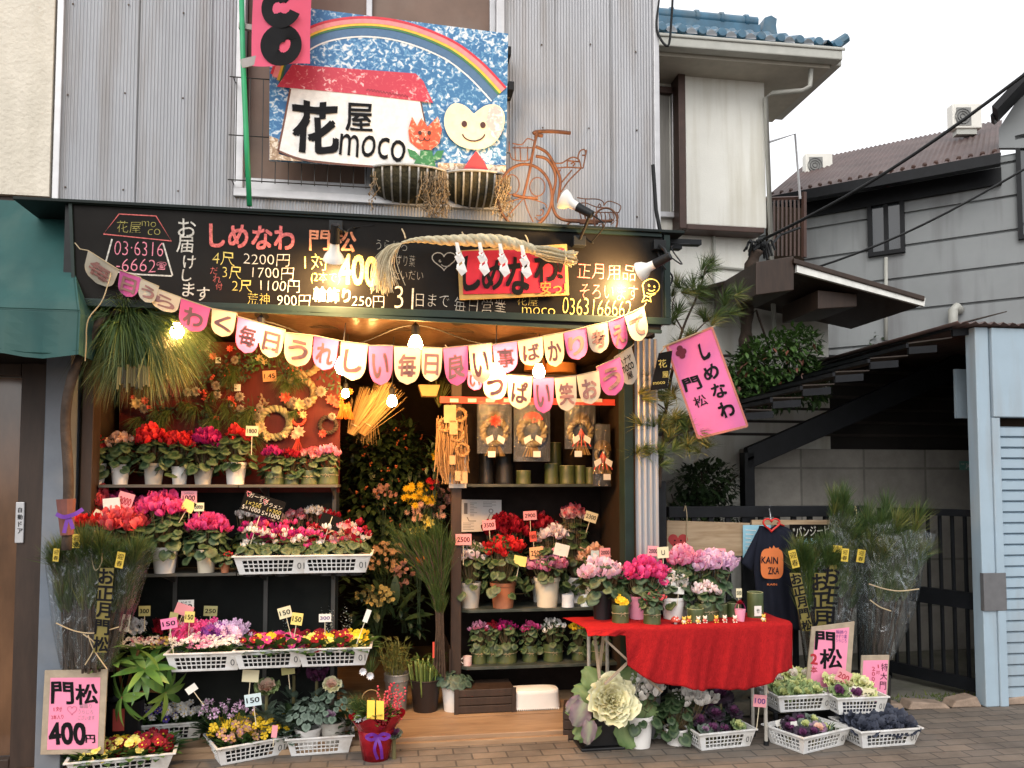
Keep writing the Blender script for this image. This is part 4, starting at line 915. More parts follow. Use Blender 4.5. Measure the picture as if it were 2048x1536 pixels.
chalk('(2本で)', 651, 556, w=58, h=24, c='yellow', off=.004); chalk('輪飾り', 664, 590, w=74, h=29, c='white', off=.022); chalk('250円', 736, 603, w=64, h=23, off=0)
chalk('うらじろ', 783, 491, w=62, h=20, c='dim', off=-.003); chalk('ゆずり葉', 805, 521, w=50, h=22, c='dim', off=-.003); chalk('だいだい', 816, 550, w=60, h=18, c='dim', off=-.003)
cs([(888 + 24 * (16 * sin(t) ** 3) / 16, 520 - 20 * (13 * cos(t) - 5 * cos(2 * t) - 2 * cos(3 * t) - cos(4 * t)) / 16) for t in [i * 2 * pi / 26 for i in range(26)]], 'dim', 2, True); cs(arc(892, 526, 10, 7, 20, 160, 8), 'dim', 2); cs(arc(880, 522, 2, 2, 0, 300, 6), 'dim', 1.6)
chalk('31', 808, 596, w=38, h=44, ang=.05, off=.002); chalk('日まで', 865, 601, w=66, h=26, ang=.05, off=-.002); chalk('毎日営業', 960, 613, w=104, h=32, ang=.07, off=-.002)
chalk('花屋', 1055, 602, w=42, h=18, c='yellow', off=-.004); chalk('moco', 1077, 622, w=66, h=14, c='yellow', off=0)
chalk('正月用品', 1213, 544, w=116, h=30, c='red', off=.002); chalk('そろいます', 1218, 584, w=116, h=30, c='red', off=.002); chalk('0363166662', 1194, 615, w=138, h=33, c='yellow', off=-.002)
cs(arc(1302, 573, 17, 15, -180, 120, 14), 'yellow', 2); cs([(1286, 573), (1288, 590), (1297, 594), (1310, 588), (1314, 582)], 'yellow', 2); cs(arc(1303, 577, 7, 5, 20, 160, 6), 'yellow', 1.8); cs(arc(1298, 571, 1.5, 2, 0, 300, 6), 'yellow', 1.5); cs(arc(1309, 573, 1.5, 2, 0, 300, 6), 'yellow', 1.5); cs([(1290, 592), (1284, 604), (1294, 600), (1302, 604), (1300, 594)], 'yellow', 2)
for k, mb in TX.items():
 if mb.v: mb.build('chalk_lettering', CHM[k], cb)
b = MB()
for q in ((142, 405, 1322, 472), (150, 604, 1322, 664)):
 b.bar(P(q[0], q[1], YB) + V((0, -.006, 0)), P(q[2], q[3], YB) + V((0, -.006, 0)), .016, .018)
b.bar(P(142, 405, YB) + V((0, -.006, 0)), P(150, 604, YB) + V((0, -.006, 0)), .016, .014, up=(0, 1, 0)); b.build('frame', m_dgreen, cb)
# painted shop sign
def c7(x, y): return (460 + x / 3.2, y / 3.2)
def c2(x, y): return (700 + x / 3.2, 380 + y / 3.2)
def c8(x, y): return (1000 + x / 6.024, 220 + y / 6.024)
def dabmat(name, base, dab, dab2, scale, thr=.5):
 m = bpy.data.materials.new(name); m.use_nodes = True; nt = m.node_tree; N = nt.nodes; L = nt.links; b = N['Principled BSDF']
 tc = N.new('ShaderNodeTexCoord'); nz = N.new('ShaderNodeTexNoise'); nz.inputs['Scale'].default_value = scale; nz.inputs['Detail'].default_value = 3; nz.inputs['Distortion'].default_value = 0.9
 L.new(tc.outputs['Object'], nz.inputs['Vector'])
 n2 = N.new('ShaderNodeTexNoise'); n2.inputs['Scale'].default_value = 3.0; L.new(tc.outputs['Object'], n2.inputs['Vector'])
 ad = N.new('ShaderNodeMath'); ad.operation = 'MULTIPLY_ADD'; ad.inputs[1].default_value = .35; L.new(n2.outputs['Fac'], ad.inputs[0]); L.new(nz.outputs['Fac'], ad.inputs[2])
 cr = N.new('ShaderNodeValToRGB'); e = cr.color_ramp.elements; e[0].position = thr + .08; e[0].color = (*base, 1); e[1].position = thr + .26; e[1].color = (*dab2, 1); n = e.new(thr + .17); n.color = (*dab, 1)
 L.new(ad.outputs[0], cr.inputs[0]); L.new(cr.outputs[0], b.inputs['Base Color']); b.inputs['Roughness'].default_value = .6; return m
ps = thing('painted_sign', 'hand painted signboard with rainbow, red roofed house, smiling tulip and heart figure', 'sign', P(775, 340, -.16))
Yg = -.16
m_sky_d = dabmat('dabbed_blue_sky', (.035, .15, .33), (.12, .30, .50), (.66, .70, .72), 34, .55)
m_rroof = dabmat('dabbed_red', (.50, .03, .06), (.58, .08, .10), (.78, .45, .45), 40, .62)
def pm(name, c): return mat('paint_' + name, c, rough=.55, var=.12, scale=30)
b = MB(); b.prism([P(*c7(256, 20), Yg), P(*c7(1780, 215), Yg), P(*c7(1766, 1112), Yg), P(*c7(250, 1022), Yg)], (0, .022, 0)); bo = b.build('board', m_sky_d, ps)
lay = [0]
def paint(nm, m, polys=(), ribs=(), txt=()):
 lay[0] += 1; Y = Yg - .0012 * lay[0]; b = MB()
 for p in polys: b.poly([P(*c7(*q), Y) for q in p])
 for pts, wd in ribs: b.ribbon([P(*c7(*q), Y) for q in pts], wd / 3.2 * S(700, 200, Y))
 for sx, x, y, w_, h_, of, an in txt:
  px, py = c7(x, y); write(b, sx, plane(Y), px, py, w_ / 3.2, h_ / 3.2, an, of, wob=.02)
 return b.build(nm, m, bo)
def arch(d):                      # offset rainbow curve (crop coordinates)
 pts = smoothpts([(262, 470 + d * .6), (330, 320), (520, 168), (800, 108), (1100, 135), (1400, 245), (1600, 385), (1768, 560)], 8); out = []
 for i, p in enumerate(pts):
  a, c = pts[max(0, i - 1)], pts[min(len(pts) - 1, i + 1)]; t = (c - a).normalized(); out.append((p.x - t.y * d, p.y + t.x * d))
 return [(max(258, min(1768, x)), y) for x, y in out if 256 < x < 1769]
paint('rainbow_blue', pm('slate_blue', (.07, .15, .27)), ribs=[(arch(92), 62)]); paint('rainbow_white', pm('white', (.78, .76, .72)), ribs=[(arch(128), 10)])
paint('rainbow_green', pm('green', (.06, .20, .07)), ribs=[(arch(62), 16)]); paint('rainbow_yellow', pm('yellow', (.80, .50, .05)), ribs=[(arch(48), 18)]); paint('rainbow_pink', pm('salmon', (.80, .26, .26)), ribs=[(arch(25), 34)]); paint('rainbow_red', pm('red', (.58, .03, .05)), ribs=[(arch(4), 16)])
paint('ground_strip', dabmat('dabbed_ground', (.32, .20, .12), (.5, .35, .22), (.72, .62, .5), 45, .5), polys=[[(252, 868), (310, 890), (312, 985), (460, 1030), (900, 1075), (900, 1062 + 0), (252, 1020)][:4] + [(460, 1033), (252, 1021)], [(1330, 1040), (1766, 1058), (1765, 1110), (1330, 1084)]])
paint('house_wall', pm('white_wall', (.76, .73, .68)), polys=[[(385, 560), (1222, 640), (1255, 800), (1240, 960), (1180, 1078), (900, 1064), (460, 1018), (312, 968)]])
paint('house_outline', pm('brown', (.14, .05, .03)), ribs=[(smoothpts([(386, 568), (350, 760), (308, 965)], 4), 12), (smoothpts([(308, 965), (460, 1020), (700, 1050), (1180, 1082)], 5), 13), ([(1220, 648), (1250, 790)], 8)])
paint('house_roof', m_rroof, polys=[[(398, 412), (1188, 470), (1238, 520), (1300, 658), (800, 600), (300, 555)]])
paint('roof_script', pm('dark_red', (.20, .02, .03)), ribs=[([(870 + i * 6, 572 + i * 1.0 + 9 * sin(i * 1.9)) for i in range(46)], 4)])
paint('lettering', m_ink, txt=[('花', 545, 812, 285, 318, .035, .03), ('屋', 826, 752, 172, 176, .016, .03), ('moco', 912, 942, 425, 140, .0, .11)])
paint('tulip', m_rroof if False else dabmat('dabbed_orange', (.66, .08, .03), (.72, .16, .06), (.85, .5, .4), 40, .6), polys=[[(1140, 830), (1165, 745), (1197, 805), (1225, 755), (1265, 810), (1330, 745), (1356, 830), (1340, 915), (1285, 960), (1205, 952), (1150, 905)]])
paint('tulip_leaves', dabmat('dabbed_green', (.03, .17, .05), (.05, .24, .08), (.4, .5, .35), 40, .6), polys=[[(1135, 950), (1185, 968), (1215, 1000), (1218, 962), (1295, 964), (1300, 1000), (1325, 965), (1370, 962), (1350, 1015), (1308, 1028), (1322, 1085), (1160, 1075), (1190, 1022), (1150, 1000)]])
hp = [(p.x, p.y) for p in smoothpts([(1560, 728), (1500, 674), (1432, 662), (1382, 715), (1372, 800), (1410, 885), (1480, 938), (1560, 956), (1640, 946), (1712, 892), (1752, 810), (1755, 728), (1715, 674), (1645, 672), (1590, 704), (1562, 728)], 4)[:-1]]
paint('heart_head', pm('cream', (.82, .70, .46)), polys=[hp]);
paint('heart_blush', dabmat('dabbed_pink', (.78, .42, .40), (.80, .52, .48), (.85, .75, .68), 40, .55), polys=[[(1655, 700), (1700, 675), (1742, 700), (1752, 770), (1735, 860), (1690, 900), (1665, 850), (1640, 780)]])
paint('figure_body', pm('red_body', (.62, .05, .05)), polys=[[(1575, 965), (1625, 1030), (1665, 1112), (1490, 1085), (1530, 1025)]], ribs=[([(1580, 1090), (1582, 1106)], 10), ([(1615, 1095), (1617, 1108)], 10)])
paint('faces', pm('dark_brown', (.06, .02, .015)), polys=[[(x + rr * cos(i * pi / 6), y + rr * 1.15 * sin(i * pi / 6)) for i in range(12)] for x, y, rr in ((1500, 793, 18), (1619, 800, 18), (1216, 850, 12), (1276, 850, 12))], ribs=[(arc(1560, 850, 72, 52, 10, 172, 14), 9), (arc(1225, 880, 20, 20, 0, 170, 8), 6), (arc(1263, 880, 18, 20, 10, 180, 8), 6)])
b = MB()
for x, y in ((1012, 110), (1018, 180)): b.box((P(x, y, -.14).x - .005, -.15, P(x, y, -.14).z), (P(x, y, -.14).x + .03, 0, P(x, y, -.14).z + .05))
b.build('bracket', m_blackrail, ps)
# pink vertical banner on a green pole
po = MB(); po.tube([P(482, -60, -.32), P(486, 120, -.32), P(492, 260, -.32), P(499, 412, -.32)], .0145, 8); tag(po.build('green_pole', mat('green_tape', (.02, .30, .12), rough=.4), smooth=True), 'bright green pole fixed in front of the upstairs window', 'pole')
bn = thing('vertical_banner', 'pink cloth banner with black letters CO hanging beside the green pole', 'banner', P(568, 60, -.36))
pk_cloth = mat('pink_cloth', (.78, .12, .21), rough=.8, var=.06, scale=4, transl=.25, bump=.2, bscale=9)
def cur(u, v): return P(508 + 117 * u + 5 * sin(v * 5), -330 + 462 * v - 4 * u + 2 * sin(u * 6), -.34 + .022 * sin(u * 5 + v * 3))
b = MB(); b.grid(cur, 16, 30); o = b.build('cloth', pk_cloth, bn, smooth=True)
def inv(px, py, d=-.004): return cur((px - 510) / 117, (py + 330) / 462) + V((0, d, 0))
b = MB(); nr = (0, -1, 0)
b.ribbon([inv(*c7(x, y)) for x, y in arc(345, 55, 76, 82, 20, 320, 24)], .086); b.ribbon([inv(*c7(x, y)) for x, y in arc(350, 296, 72, 76, 0, 349, 32)], .1, closed=True)
b.build('lettering', m_ink, o)
b = MB(); b.bar(P(478, 52, -.30), P(516, 58, -.30), .02, .03); b.bar(P(482, 128, -.33), P(514, 120, -.34), .006, .05); b.build('tie', mat('grey_tape', (.3, .27, .25)), bn)
# hanging manger baskets with dry trailing stems
m_slat = mat('pale_metal_strip', (.42, .40, .36), rough=.5, metal=.3, var=.2); m_moss = mat('coconut_liner', (.055, .045, .022), rough=.95, var=.5, scale=30, bump=.8, bscale=60)
m_dry = mat('dry_stem', (.17, .12, .07), col2=(.26, .20, .13), rough=.9)
def manger(label, x0, x1, yt, yb, dxb):
 Yw = -.02; A, B = P(x0, yt, -.12), P(x1, yt, -.12); hh = A.z - P(x0, yb, -.08).z; W = B.x - A.x; dp = .20; zt_ = (A.z + B.z) / 2
 t = thing('manger_basket', label, 'hanging basket', (A.x, Yw, zt_), 'manger baskets below the sign')
 def sh(u, a, k=1.0):        # u across, a 0 front rim .. 1 back bottom
  e = (2 * u - 1); dd = dp * sqrt(max(0, 1 - .55 * abs(e) ** 2.2)); xx = A.x + W * (.5 + .5 * e * (1 - .12 * a * a))
  return V((xx, Yw - dd * cos(a * pi / 2) * k, zt_ - hh * sin(a * pi / 2) ** 1.0 * (1 - .3 * abs(e) ** 2.5) * k))
 b = MB(); b.grid(lambda u, v: sh(u, v, .965), 20, 8); b.build('liner', m_moss, t, smooth=True)
 b = MB()
 for k in range(9):
  u = .03 + .94 * k / 8; pts = [sh(u, a / 8) for a in range(9)]; b.ribbon(pts, .010, nrm=(0, -1, -.4))
 o = b.build('slats', m_slat, t); o.modifiers.new('solid', 'SOLIDIFY').thickness = .003
 b = MB(); b.tube([sh(u / 20, 0) for u in range(21)], .008, 6); b.tube([V((A.x, Yw, zt_)), V((B.x, Yw, zt_))], .007, 6); b.build('rim', m_slat, t, smooth=True)
 return t
manger('dark slatted manger basket with dry stems under the middle of the painted sign', 742, 893, 343, 404, 0)
manger('lamplit slatted manger basket under the heart figure of the painted sign', 890, 1020, 354, 412, 0)
r = random.Random(5)
for lab, xa, xb, y0, y1, n in (('dry brown trailing stems hanging between the two manger baskets', 838, 895, 345, 452, 46), ('dry brown trailing stems hanging at the bicycle end of the baskets', 990, 1022, 352, 455, 22), ('few thin dry stems hanging from the dark manger basket', 745, 752, 345, 420, 3)):
 t = thing('trailing_plant', lab, 'dried plant', P((xa + xb) / 2, y0, -.2)); b = MB()
 for k in range(n):
  x = r.uniform(xa, xb); yy = r.uniform(y0 + 45, y1); Yv = r.uniform(-.28, -.16); pts = []; m_ = 7
  for i in range(m_): pts.append(P(x + 10 * (r.random() - .5) * i / 2.2, y0 - 2 + (yy - y0) * i / (m_ - 1), Yv - .03 * sin(i / m_ * pi)))
  b.tube(pts, .0022, 3, t=r.random(), cap=False)
  for p in pts[1:]:
   for j in range(3): b.leaf(p + V((r.gauss(0, .006), r.gauss(0, .006), r.gauss(0, .008))), (r.gauss(0, 1), r.gauss(0, 1), -.6), (0, 0, 1), .016, .010, .3, t=r.random(), n=2)
 b.build('stems', m_dry, t)
# rusty ornamental tricycle on the fascia roof
m_rust = mat('rusty_iron', (.15, .062, .03), rough=.75, metal=.2, var=.4, scale=22, dirt=((.09, .035, .025), 9, .7))
bk = thing('ornamental_tricycle', 'rusty wrought iron tricycle ornament with curly baskets standing on the fascia roof', 'tricycle', P(1080, 462, -.25))
def T(nm, curves, rad, Y=-.25, parent=bk, closed=False, smooth_=True, n=6):
 b = MB()
 for c in curves:
  pts = smoothpts([(x, y, 0) for x, y in c], 5) if smooth_ and len(c) > 2 else [V((x, y, 0)) for x, y in c]
  b.tube([P(*c8(p.x, p.y), Y) for p in pts], rad, n, closed=closed)
 return b.build(nm, m_rust, parent, smooth=True)
def ell(cx, cy, rx, ry, n=32): return [(cx + rx * cos(2 * pi * i / n), cy + ry * sin(2 * pi * i / n)) for i in range(n)]
b = MB(); b.tube([P(*c8(*q), -.25) for q in ell(300, 1040, 325, 388, 40)], .009, 7, closed=True); fwh = b.build('front_wheel', m_rust, bk, smooth=True)
T('spokes', [[(100, 1110), (200, 1080), (290, 1060), (420, 1085), (540, 1130), (560, 1180)], [(290, 1060), (330, 1200), (400, 1350)], [(290, 1060), (180, 1180), (80, 1290)]] + [ell(450, 925, 92, 112, 20) + [(542, 925)], ell(140, 900, 92, 120, 20) + [(232, 900)]] + [[(480, 1210), (510, 1200), (520, 1240), (490, 1270), (440, 1270)], [(420, 1290), (470, 1330), (520, 1290)]], .0035, parent=fwh)
T('frame', [[(440, 300), (400, 480), (350, 760), (280, 1045)], [(430, 440), (560, 510), (650, 650), (725, 830), (712, 1010), (700, 1120)], [(430, 555), (560, 590), (650, 720), (670, 860), (632, 1050), (645, 1200), (730, 1310), (950, 1345), (1330, 1338)], [(150, 1020), (280, 1050), (455, 1065)]], .009)
T('handlebar', [[(400, 285), (450, 262), (640, 258), (850, 278)], [(430, 335), (445, 265)], [(460, 300), (515, 312)]], .011)
T('front_basket', [[(150, 400), (260, 415), (330, 345), (410, 370)], [(120, 520), (150, 590), (280, 615), (360, 590), (400, 480)], [(110, 380), (110, 500)], [(180, 430), (185, 590)], [(240, 440), (250, 610)], [(330, 440), (330, 600)], [(150, 455), (400, 455)]], .0035, Y=-.27)
T('seat', [[(680, 700), (820, 690), (1000, 700)], [(1000, 700), (1020, 600), (1045, 480)], [(640, 640), (740, 640), (810, 600), (880, 568), (950, 600), (975, 690)], [(810, 600), (810, 690)], [(950, 620), (940, 560), (970, 490), (1020, 480), (1030, 540), (990, 545)], [(855, 650), (880, 632), (900, 650), (880, 675)], [(820, 612), (950, 622)], [(970, 710), (830, 850), (735, 990)], [(865, 725), (735, 880)], [(730, 720), (700, 760)]], .0042)
T('rear_basket', [[(930, 1055), (1020, 1070), (1180, 1075), (1245, 1110), (1250, 1150)], [(1250, 1150), (1300, 1100), (1380, 1115), (1455, 1160), (1430, 1235)], [(940, 1130), (1030, 1120), (1150, 1165), (1250, 1175)], [(1030, 1070), (1030, 1330)], [(1160, 1165), (1160, 1330)], [(950, 1230), (1430, 1235)], [(1180, 1160), (1200, 1130), (1215, 1160), (1190, 1180)]] + [[(960 + k * 50, 1235), (975 + k * 50, 1300), (990 + k * 45, 1335)] for k in range(10)], .0032, Y=-.22)
T('platform', [[(790, 1328), (1350, 1340)], [(960, 1362), (1180, 1365)]], .009)
for cx_, cy_, rx_, ry_, Yq in ((1275, 1340, 140, 160, -.33), (930, 1440, 138, 110, -.14)):
 b = MB(); b.tube([P(*c8(*q), Yq) for q in ell(cx_, cy_, rx_, ry_, 28)], .006, 6, closed=True); wq = b.build('rear_wheel', m_rust, bk, smooth=True)
 T('scrollwork', [[(cx_ - 90, cy_ + 60), (cx_ - 50, cy_ + 30), (cx_ - 40, cy_ + 90), (cx_ - 80, cy_ + 100)], [(cx_, cy_), (cx_ - 20, cy_ + 60), (cx_ - 60, cy_ + 110)], [(cx_ + 60, cy_ - 30), (cx_ + 100, cy_), (cx_ + 60, cy_ + 40)]], .003, Y=Yq, parent=wq)
# reflector lamps and bulbs (all lit in the photograph)
m_lampw = mat('lamp_white_glass', (.78, .76, .70), rough=.3, var=.03)
e_spot = emat('lit_reflector', (1.0, .60, .24), 950.0); e_spot2 = emat('lit_reflector_low', (1.0, .62, .26), 300.0); e_bulb = emat('lit_bulb', (1.0, .50, .15), 240.0)
def reflector(label, px, py, Y, axis, clampto, sc=1.0):
 c = P(px, py, Y); t = thing('reflector_lamp', label, 'lamp', c, 'clip-on reflector lamps'); ax = V(axis).normalized()
 b = MB(); b.lathe([(.022, -.075), (.026, -.03), (.045, -.005), (.054, .018), (.055, .024), (.051, .024)], c, 18, axis=ax); b.build('reflector', m_lampw, t, smooth='auto')
 b = MB(); b.lathe([(0, .026), (.03, .0245), (.051, .0205)], c, 16, axis=ax); b.build('lit_face', e_spot2 if 'pointing up' in label else e_spot, t)
 b = MB(); b.lathe([(0, -.17), (.022, -.165), (.024, -.09), (.026, -.07), (.0, -.07)], c, 12, axis=ax); so = b.build('socket', m_black, t, smooth='auto')
 q = V(clampto); b = MB(); p = c - ax * .15; b.tube([p, p.lerp(q, .5) + V((0, -.02, 0)), q], .009, 6); b.box((q.x - .035, q.y - .02, q.z - .03), (q.x + .035, q.y + .04, q.z + .025)); b.build('clamp', m_black, t, bevel=.003)
 b = MB(); b.tube(smoothpts([c - ax * .16, c - ax * .18 + V((.05, 0, -.05)), q + V((.08, .02, .0)), q + V((.2, .05, .03))], 5), .004, 5); b.build('cable', m_black, t)
zr_ = fz1 + .02
reflector('reflector lamp hanging in front of the chalk price 400', 668, 512, -.66, (-.1, .75, -1), P(672, 452, -.50))
reflector('reflector lamp on the fascia roof pointing up at the painted sign', 1133, 402, -.62, (-.8, .35, .55), P(1158, 482, -.48))
reflector('reflector lamp at the end of the chalkboard beside the chalk girl face', 1287, 540, -.66, (-.75, .75, -.35), P(1318, 490, -.48))
def bulb(label, px, py, Y, rad=.026, drop=.12):
 c = P(px, py, Y); t = thing('light_bulb', label, 'bulb', c, 'bare bulbs hung across the shop')
 b = MB(); b.lathe([(0, -rad), (rad * .7, -rad * .72), (rad, 0), (rad * .8, rad * .7), (rad * .5, rad * 1.25), (0, rad * 1.3)], c, 12); b.build('lit_globe', e_bulb, t, smooth=True)
 b = MB(); b.lathe([(0, rad * 1.31), (rad * .55, rad * 1.31), (rad * .6, rad * 2.6), (rad * .3, rad * 3), (0, rad * 3)], c, 10); b.tube([c + V((0, 0, rad * 3)), c + V((.01, .03, rad * 3 + drop))], .003, 5); b.build('socket', m_black, t)
bulb('bare bulb shining among the long pine needles', 354, 664, -.40, .036); bulb('bare bulb shining between the flags pink then white near the shelf wall', 522, 672, -.43, .036)
bulb('bare bulb behind the flags over the straw bundles', 686, 735, -.42, .042); bulb('bare bulb hanging lowest in the doorway', 784, 804, .30, .032, .35)
bulb('small bare bulb beside the orange tassels at the edge of the red panel', 691, 788, .16, .024, .3); bulb('bulb with pale cone shade above the middle of the bunting', 831, 690, -.34, .040)
bulb('large bare bulb glaring through the bunting beside the wrapped ornaments', 992, 755, -.40, .058, .2); bulb('bare bulb behind the front of the hanging bunting beside the ornaments', 1078, 745, -.36, .036)
b = MB(); b.tube(smoothpts([P(300, 600, -.2), P(354, 640, -.25), P(520, 640, -.27), P(690, 690, -.25), P(830, 650, -.2), P(1000, 690, -.2), P(1250, 640, -.2)], 6), .004, 5); tag(b.build('lamp_cable', m_black), 'thin black cable strung under the canopy carrying the bulbs', 'cable')
# bunting
m_flagw = mat('white_flag_cloth', (.52, .475, .38), rough=.85, var=.05, transl=.42); m_flagp = mat('pink_flag_cloth', (.60, .12, .34), rough=.85, var=.06, transl=.42)
def bunting(label, flags, Y, loc_extra, grp):
 t = thing('bunting', label, 'bunting', P(flags[0][0], flags[0][1], Y), grp)
 tops = []; r = random.Random(len(flags))
 for (x0, y0, x1, y1, yb, ch, pk) in flags:
  A, B = V((x0, y0)), V((x1, y1)); e = B - A; wv = e.length; dn = V((-e.y, e.x)).normalized(); dn = (dn * .55 + V((0, 1)) * .45).normalized(); ht = (yb - (y0 + y1) / 2) / max(.6, dn.y); ph = r.uniform(0, 6); cu = r.uniform(.008, .022); ty = r.uniform(-.03, .03)
  def q(u, v, d=0.0):
   p = A + e * u + dn * (ht * v); return P(p.x, p.y, Y + ty * v + cu * sin(u * 3.1 + ph) * (.3 + v) + d)
  def hw(v): return .5 * (1 - .10 * v if v < .5 else (.95) * sqrt(max(0.004, 1 - ((v - .5) / .5) ** 2.3)))
  b = MB(); b.grid(lambda u, v: q(.5 + (u * 2 - 1) * hw(v), v), 8, 12); f = b.build('flag', m_flagp if pk == 1 else m_flagw, t, smooth=True)
  f['label'] = ('pink' if pk == 1 else 'white') + ' flag with the character ' + ch if len(ch) == 1 else 'white flag with a small handwritten shop name'
  b = MB()
  if len(ch) == 1: write(b, ch, lambda u, v: q(u, v, -.003), .5, .50, w=.64, h=.60, off=.035, wob=.02)
  else:
   for k, c_ in enumerate(ch.split()): write(b, c_, lambda u, v: q(u, v, -.003), .5, .24 + .24 * k, w=.66 if len(c_) > 1 else .3, h=.2, off=.01)
  b.build('letter', m_inkbrown if len(ch) == 1 else m_ink, f)
  tops += [P(x0, y0 - 1, Y), P(x1, y1 - 1, Y)]
 return t, tops
fl1 = [(176, 502, 238, 541, 566, '毎', 0), (240, 541, 282, 556, 593, '日', 1), (281, 558, 318, 574, 604, 'う', 0), (304, 575, 362, 596, 622, 'ら', 0), (362, 597, 421, 617, 662, 'わ', 1), (424, 618, 473, 627, 673, 'く', 0), (476, 634, 524, 648, 706, '毎', 1), (523, 648, 571, 661, 715, '日', 0), (569, 666, 626, 672, 733, 'う', 0), (628, 672, 678, 682, 740, 'れ', 1), (682, 683, 736, 690, 761, 'し', 0), (737, 692, 786, 692, 770, 'い', 1), (788, 694, 842, 695, 769, '毎', 0), (843, 695, 885, 697, 763, '日', 0), (886, 697, 935, 692, 771, '良', 1), (937, 692, 983, 687, 766, 'い', 0), (985, 690, 1034, 683, 746, '事', 1), (1035, 683, 1085, 674, 731, 'ば', 0), (1086, 673, 1126, 666, 733, 'か', 0), (1127, 666, 1172, 655, 719, 'り', 1), (1173, 654, 1215, 645, 706, '考', 0), (1216, 645, 1248, 632, 698, 'え', 1), (1249, 632, 1288, 614, 681, 'て', 0)]
t1, tops = bunting('long bunting of pink and white lettered flags sagging across the whole shop front', fl1, -.53, 0, 'lettered buntings')
st = [P(150, 486, -.5), P(160, 498, -.52)] + tops + [P(1292, 606, -.5)]
b = MB(); b.tube(st, .0025, 5); b.build('string', m_twine, t1); b = MB(); b.tube(smoothpts([P(222, 545, -.52), P(205, 600, -.53), P(176, 640, -.55), P(172, 690, -.56), P(170, 722, -.56)], 6), .003, 5); b.build('loose_string', m_twine, t1)
fl2 = [(936, 742, 968, 748, 780, 'い', 1), (968, 744, 1016, 752, 800, 'っ', 0), (1016, 750, 1065, 753, 818, 'ぱ', 0), (1066, 756, 1108, 756, 826, 'い', 1), (1109, 757, 1152, 752, 822, '笑', 0), (1153, 752, 1198, 742, 808, 'お', 0), (1192, 735, 1240, 714, 790, 'う', 1), (1228, 716, 1263, 694, 768, 'ハナヤ moco 屋', 0)]
t2, tops = bunting('short lower bunting of pink and white flags in front of the wrapped ornaments', fl2, -.47, 0, 'lettered buntings')
b = MB(); b.tube([P(890, 690, -.45)] + tops + [P(1268, 688, -.45)], .0025, 5); b.build('string', m_twine, t2)
# red sign, sacred straw rope with paper streamers
rs = thing('red_sign', 'red cloth sign with yellow border and black brushed letters under the straw rope', 'sign', P(1030, 550, -.50)); Yr = -.50
b = MB(); b.prism([P(*c2(*q), Yr) for q in ((688, 388), (1388, 345), (1402, 672), (702, 702))], (0, .012, 0)); bo = b.build('border', mat('mustard_board', (.38, .25, .08), rough=.8, var=.2), rs)
b = MB(); b.prism([P(*c2(*q), Yr - .002) for q in ((716, 392), (1372, 375), (1380, 656), (724, 668))], (0, -.004, 0)); rc = b.build('red_cloth', mat('red_cloth', (.42, .012, .035), rough=.8, var=.12), rs)
b = MB()
for ch, x, y, w_, h_ in (('し', 782, 540, 105, 220), ('め', 915, 545, 130, 180), ('な', 1075, 545, 145, 230), ('わ', 1255, 490, 150, 190), ('!', 1352, 500, 24, 120)): px, py = c2(x, y); write(b, ch, plane(Yr - .008), px, py, w_ / 3.2, h_ / 3.2, .02, .03, wob=.03)
b.build('lettering', m_ink, rc)
b = MB(); px, py = c2(1300, 625); write(b, '安っ!', plane(Yr - .0085), px, py, 160 / 3.2, 80 / 3.2, 0, .02); b.build('orange_lettering', mat('orange_paint', (.75, .18, .03)), rc)
rp = thing('straw_rope', 'thick twisted straw rope with four white paper streamers above the red sign', 'sacred rope', P(960, 480, -.58)); Yq = -.60
path = smoothpts([(330, 338, 8), (400, 322, 13), (480, 318, 20), (600, 322, 28), (720, 322, 34), (850, 322, 38), (980, 332, 38), (1090, 356, 34), (1190, 388, 27)], 9); s_ = S(950, 490, Yq) / 3.2
b = MB()
for k in range(3):
 pts, rad = [], []
 for i, p in enumerate(path):
  c = P(*c2(p.x, p.y), Yq); R_ = p.z * s_ * 1.1; a = i * .52 + k * 2 * pi / 3; pts.append(c + V((0, cos(a), sin(a))) * R_ * .5); rad.append(R_ * .56)
 b.tube(pts, rad, 9, t=.3 + .2 * k)
b.build('twisted_rope', m_rope, rp, smooth=True)
r = random.Random(9); b = MB()
for k in range(110):
 a = r.uniform(0, 6.28); q0 = P(*c2(1185, 388), Yq) + V((0, cos(a), sin(a))) * .028 * r.random() ** .5; e = V((0, cos(a), sin(a))) * r.uniform(.3, 1)
 b.tube([q0, P(*c2(1260, 405), Yq) + e * .044, P(*c2(1370, 430), Yq) + e * .034, P(*c2(1432 + r.uniform(-20, 20), 440), Yq) + e * .05], .0045, 4, t=r.random())
b.tube([P(*c2(1372, 430), Yq) + V((0, .038 * cos(i * pi / 6), .038 * sin(i * pi / 6))) for i in range(12)], .004, 5, closed=True); b.build('tassel', m_rope, rp)
b = MB()
for k in range(120):
 sp = r.uniform(-1, 1); e = V((r.gauss(0, .01), r.gauss(0, .015), 0)); q = [(335, 338), (265 + 30 * sp, 380 + 15 * sp), (215 + 50 * sp + r.uniform(-15, 15), 470), (215 + 70 * sp + r.uniform(-30, 40), r.uniform(560, 670))]
 b.tube(smoothpts([P(*c2(x, y), Yq) + e * (i / 2) for i, (x, y) in enumerate(q)], 3), .0016, 3, t=r.random(), cap=False)
b.build('frayed_end', m_rope, rp)
m_paper = mat('white_paper', (.76, .75, .73), rough=.8, var=.03, transl=.2)
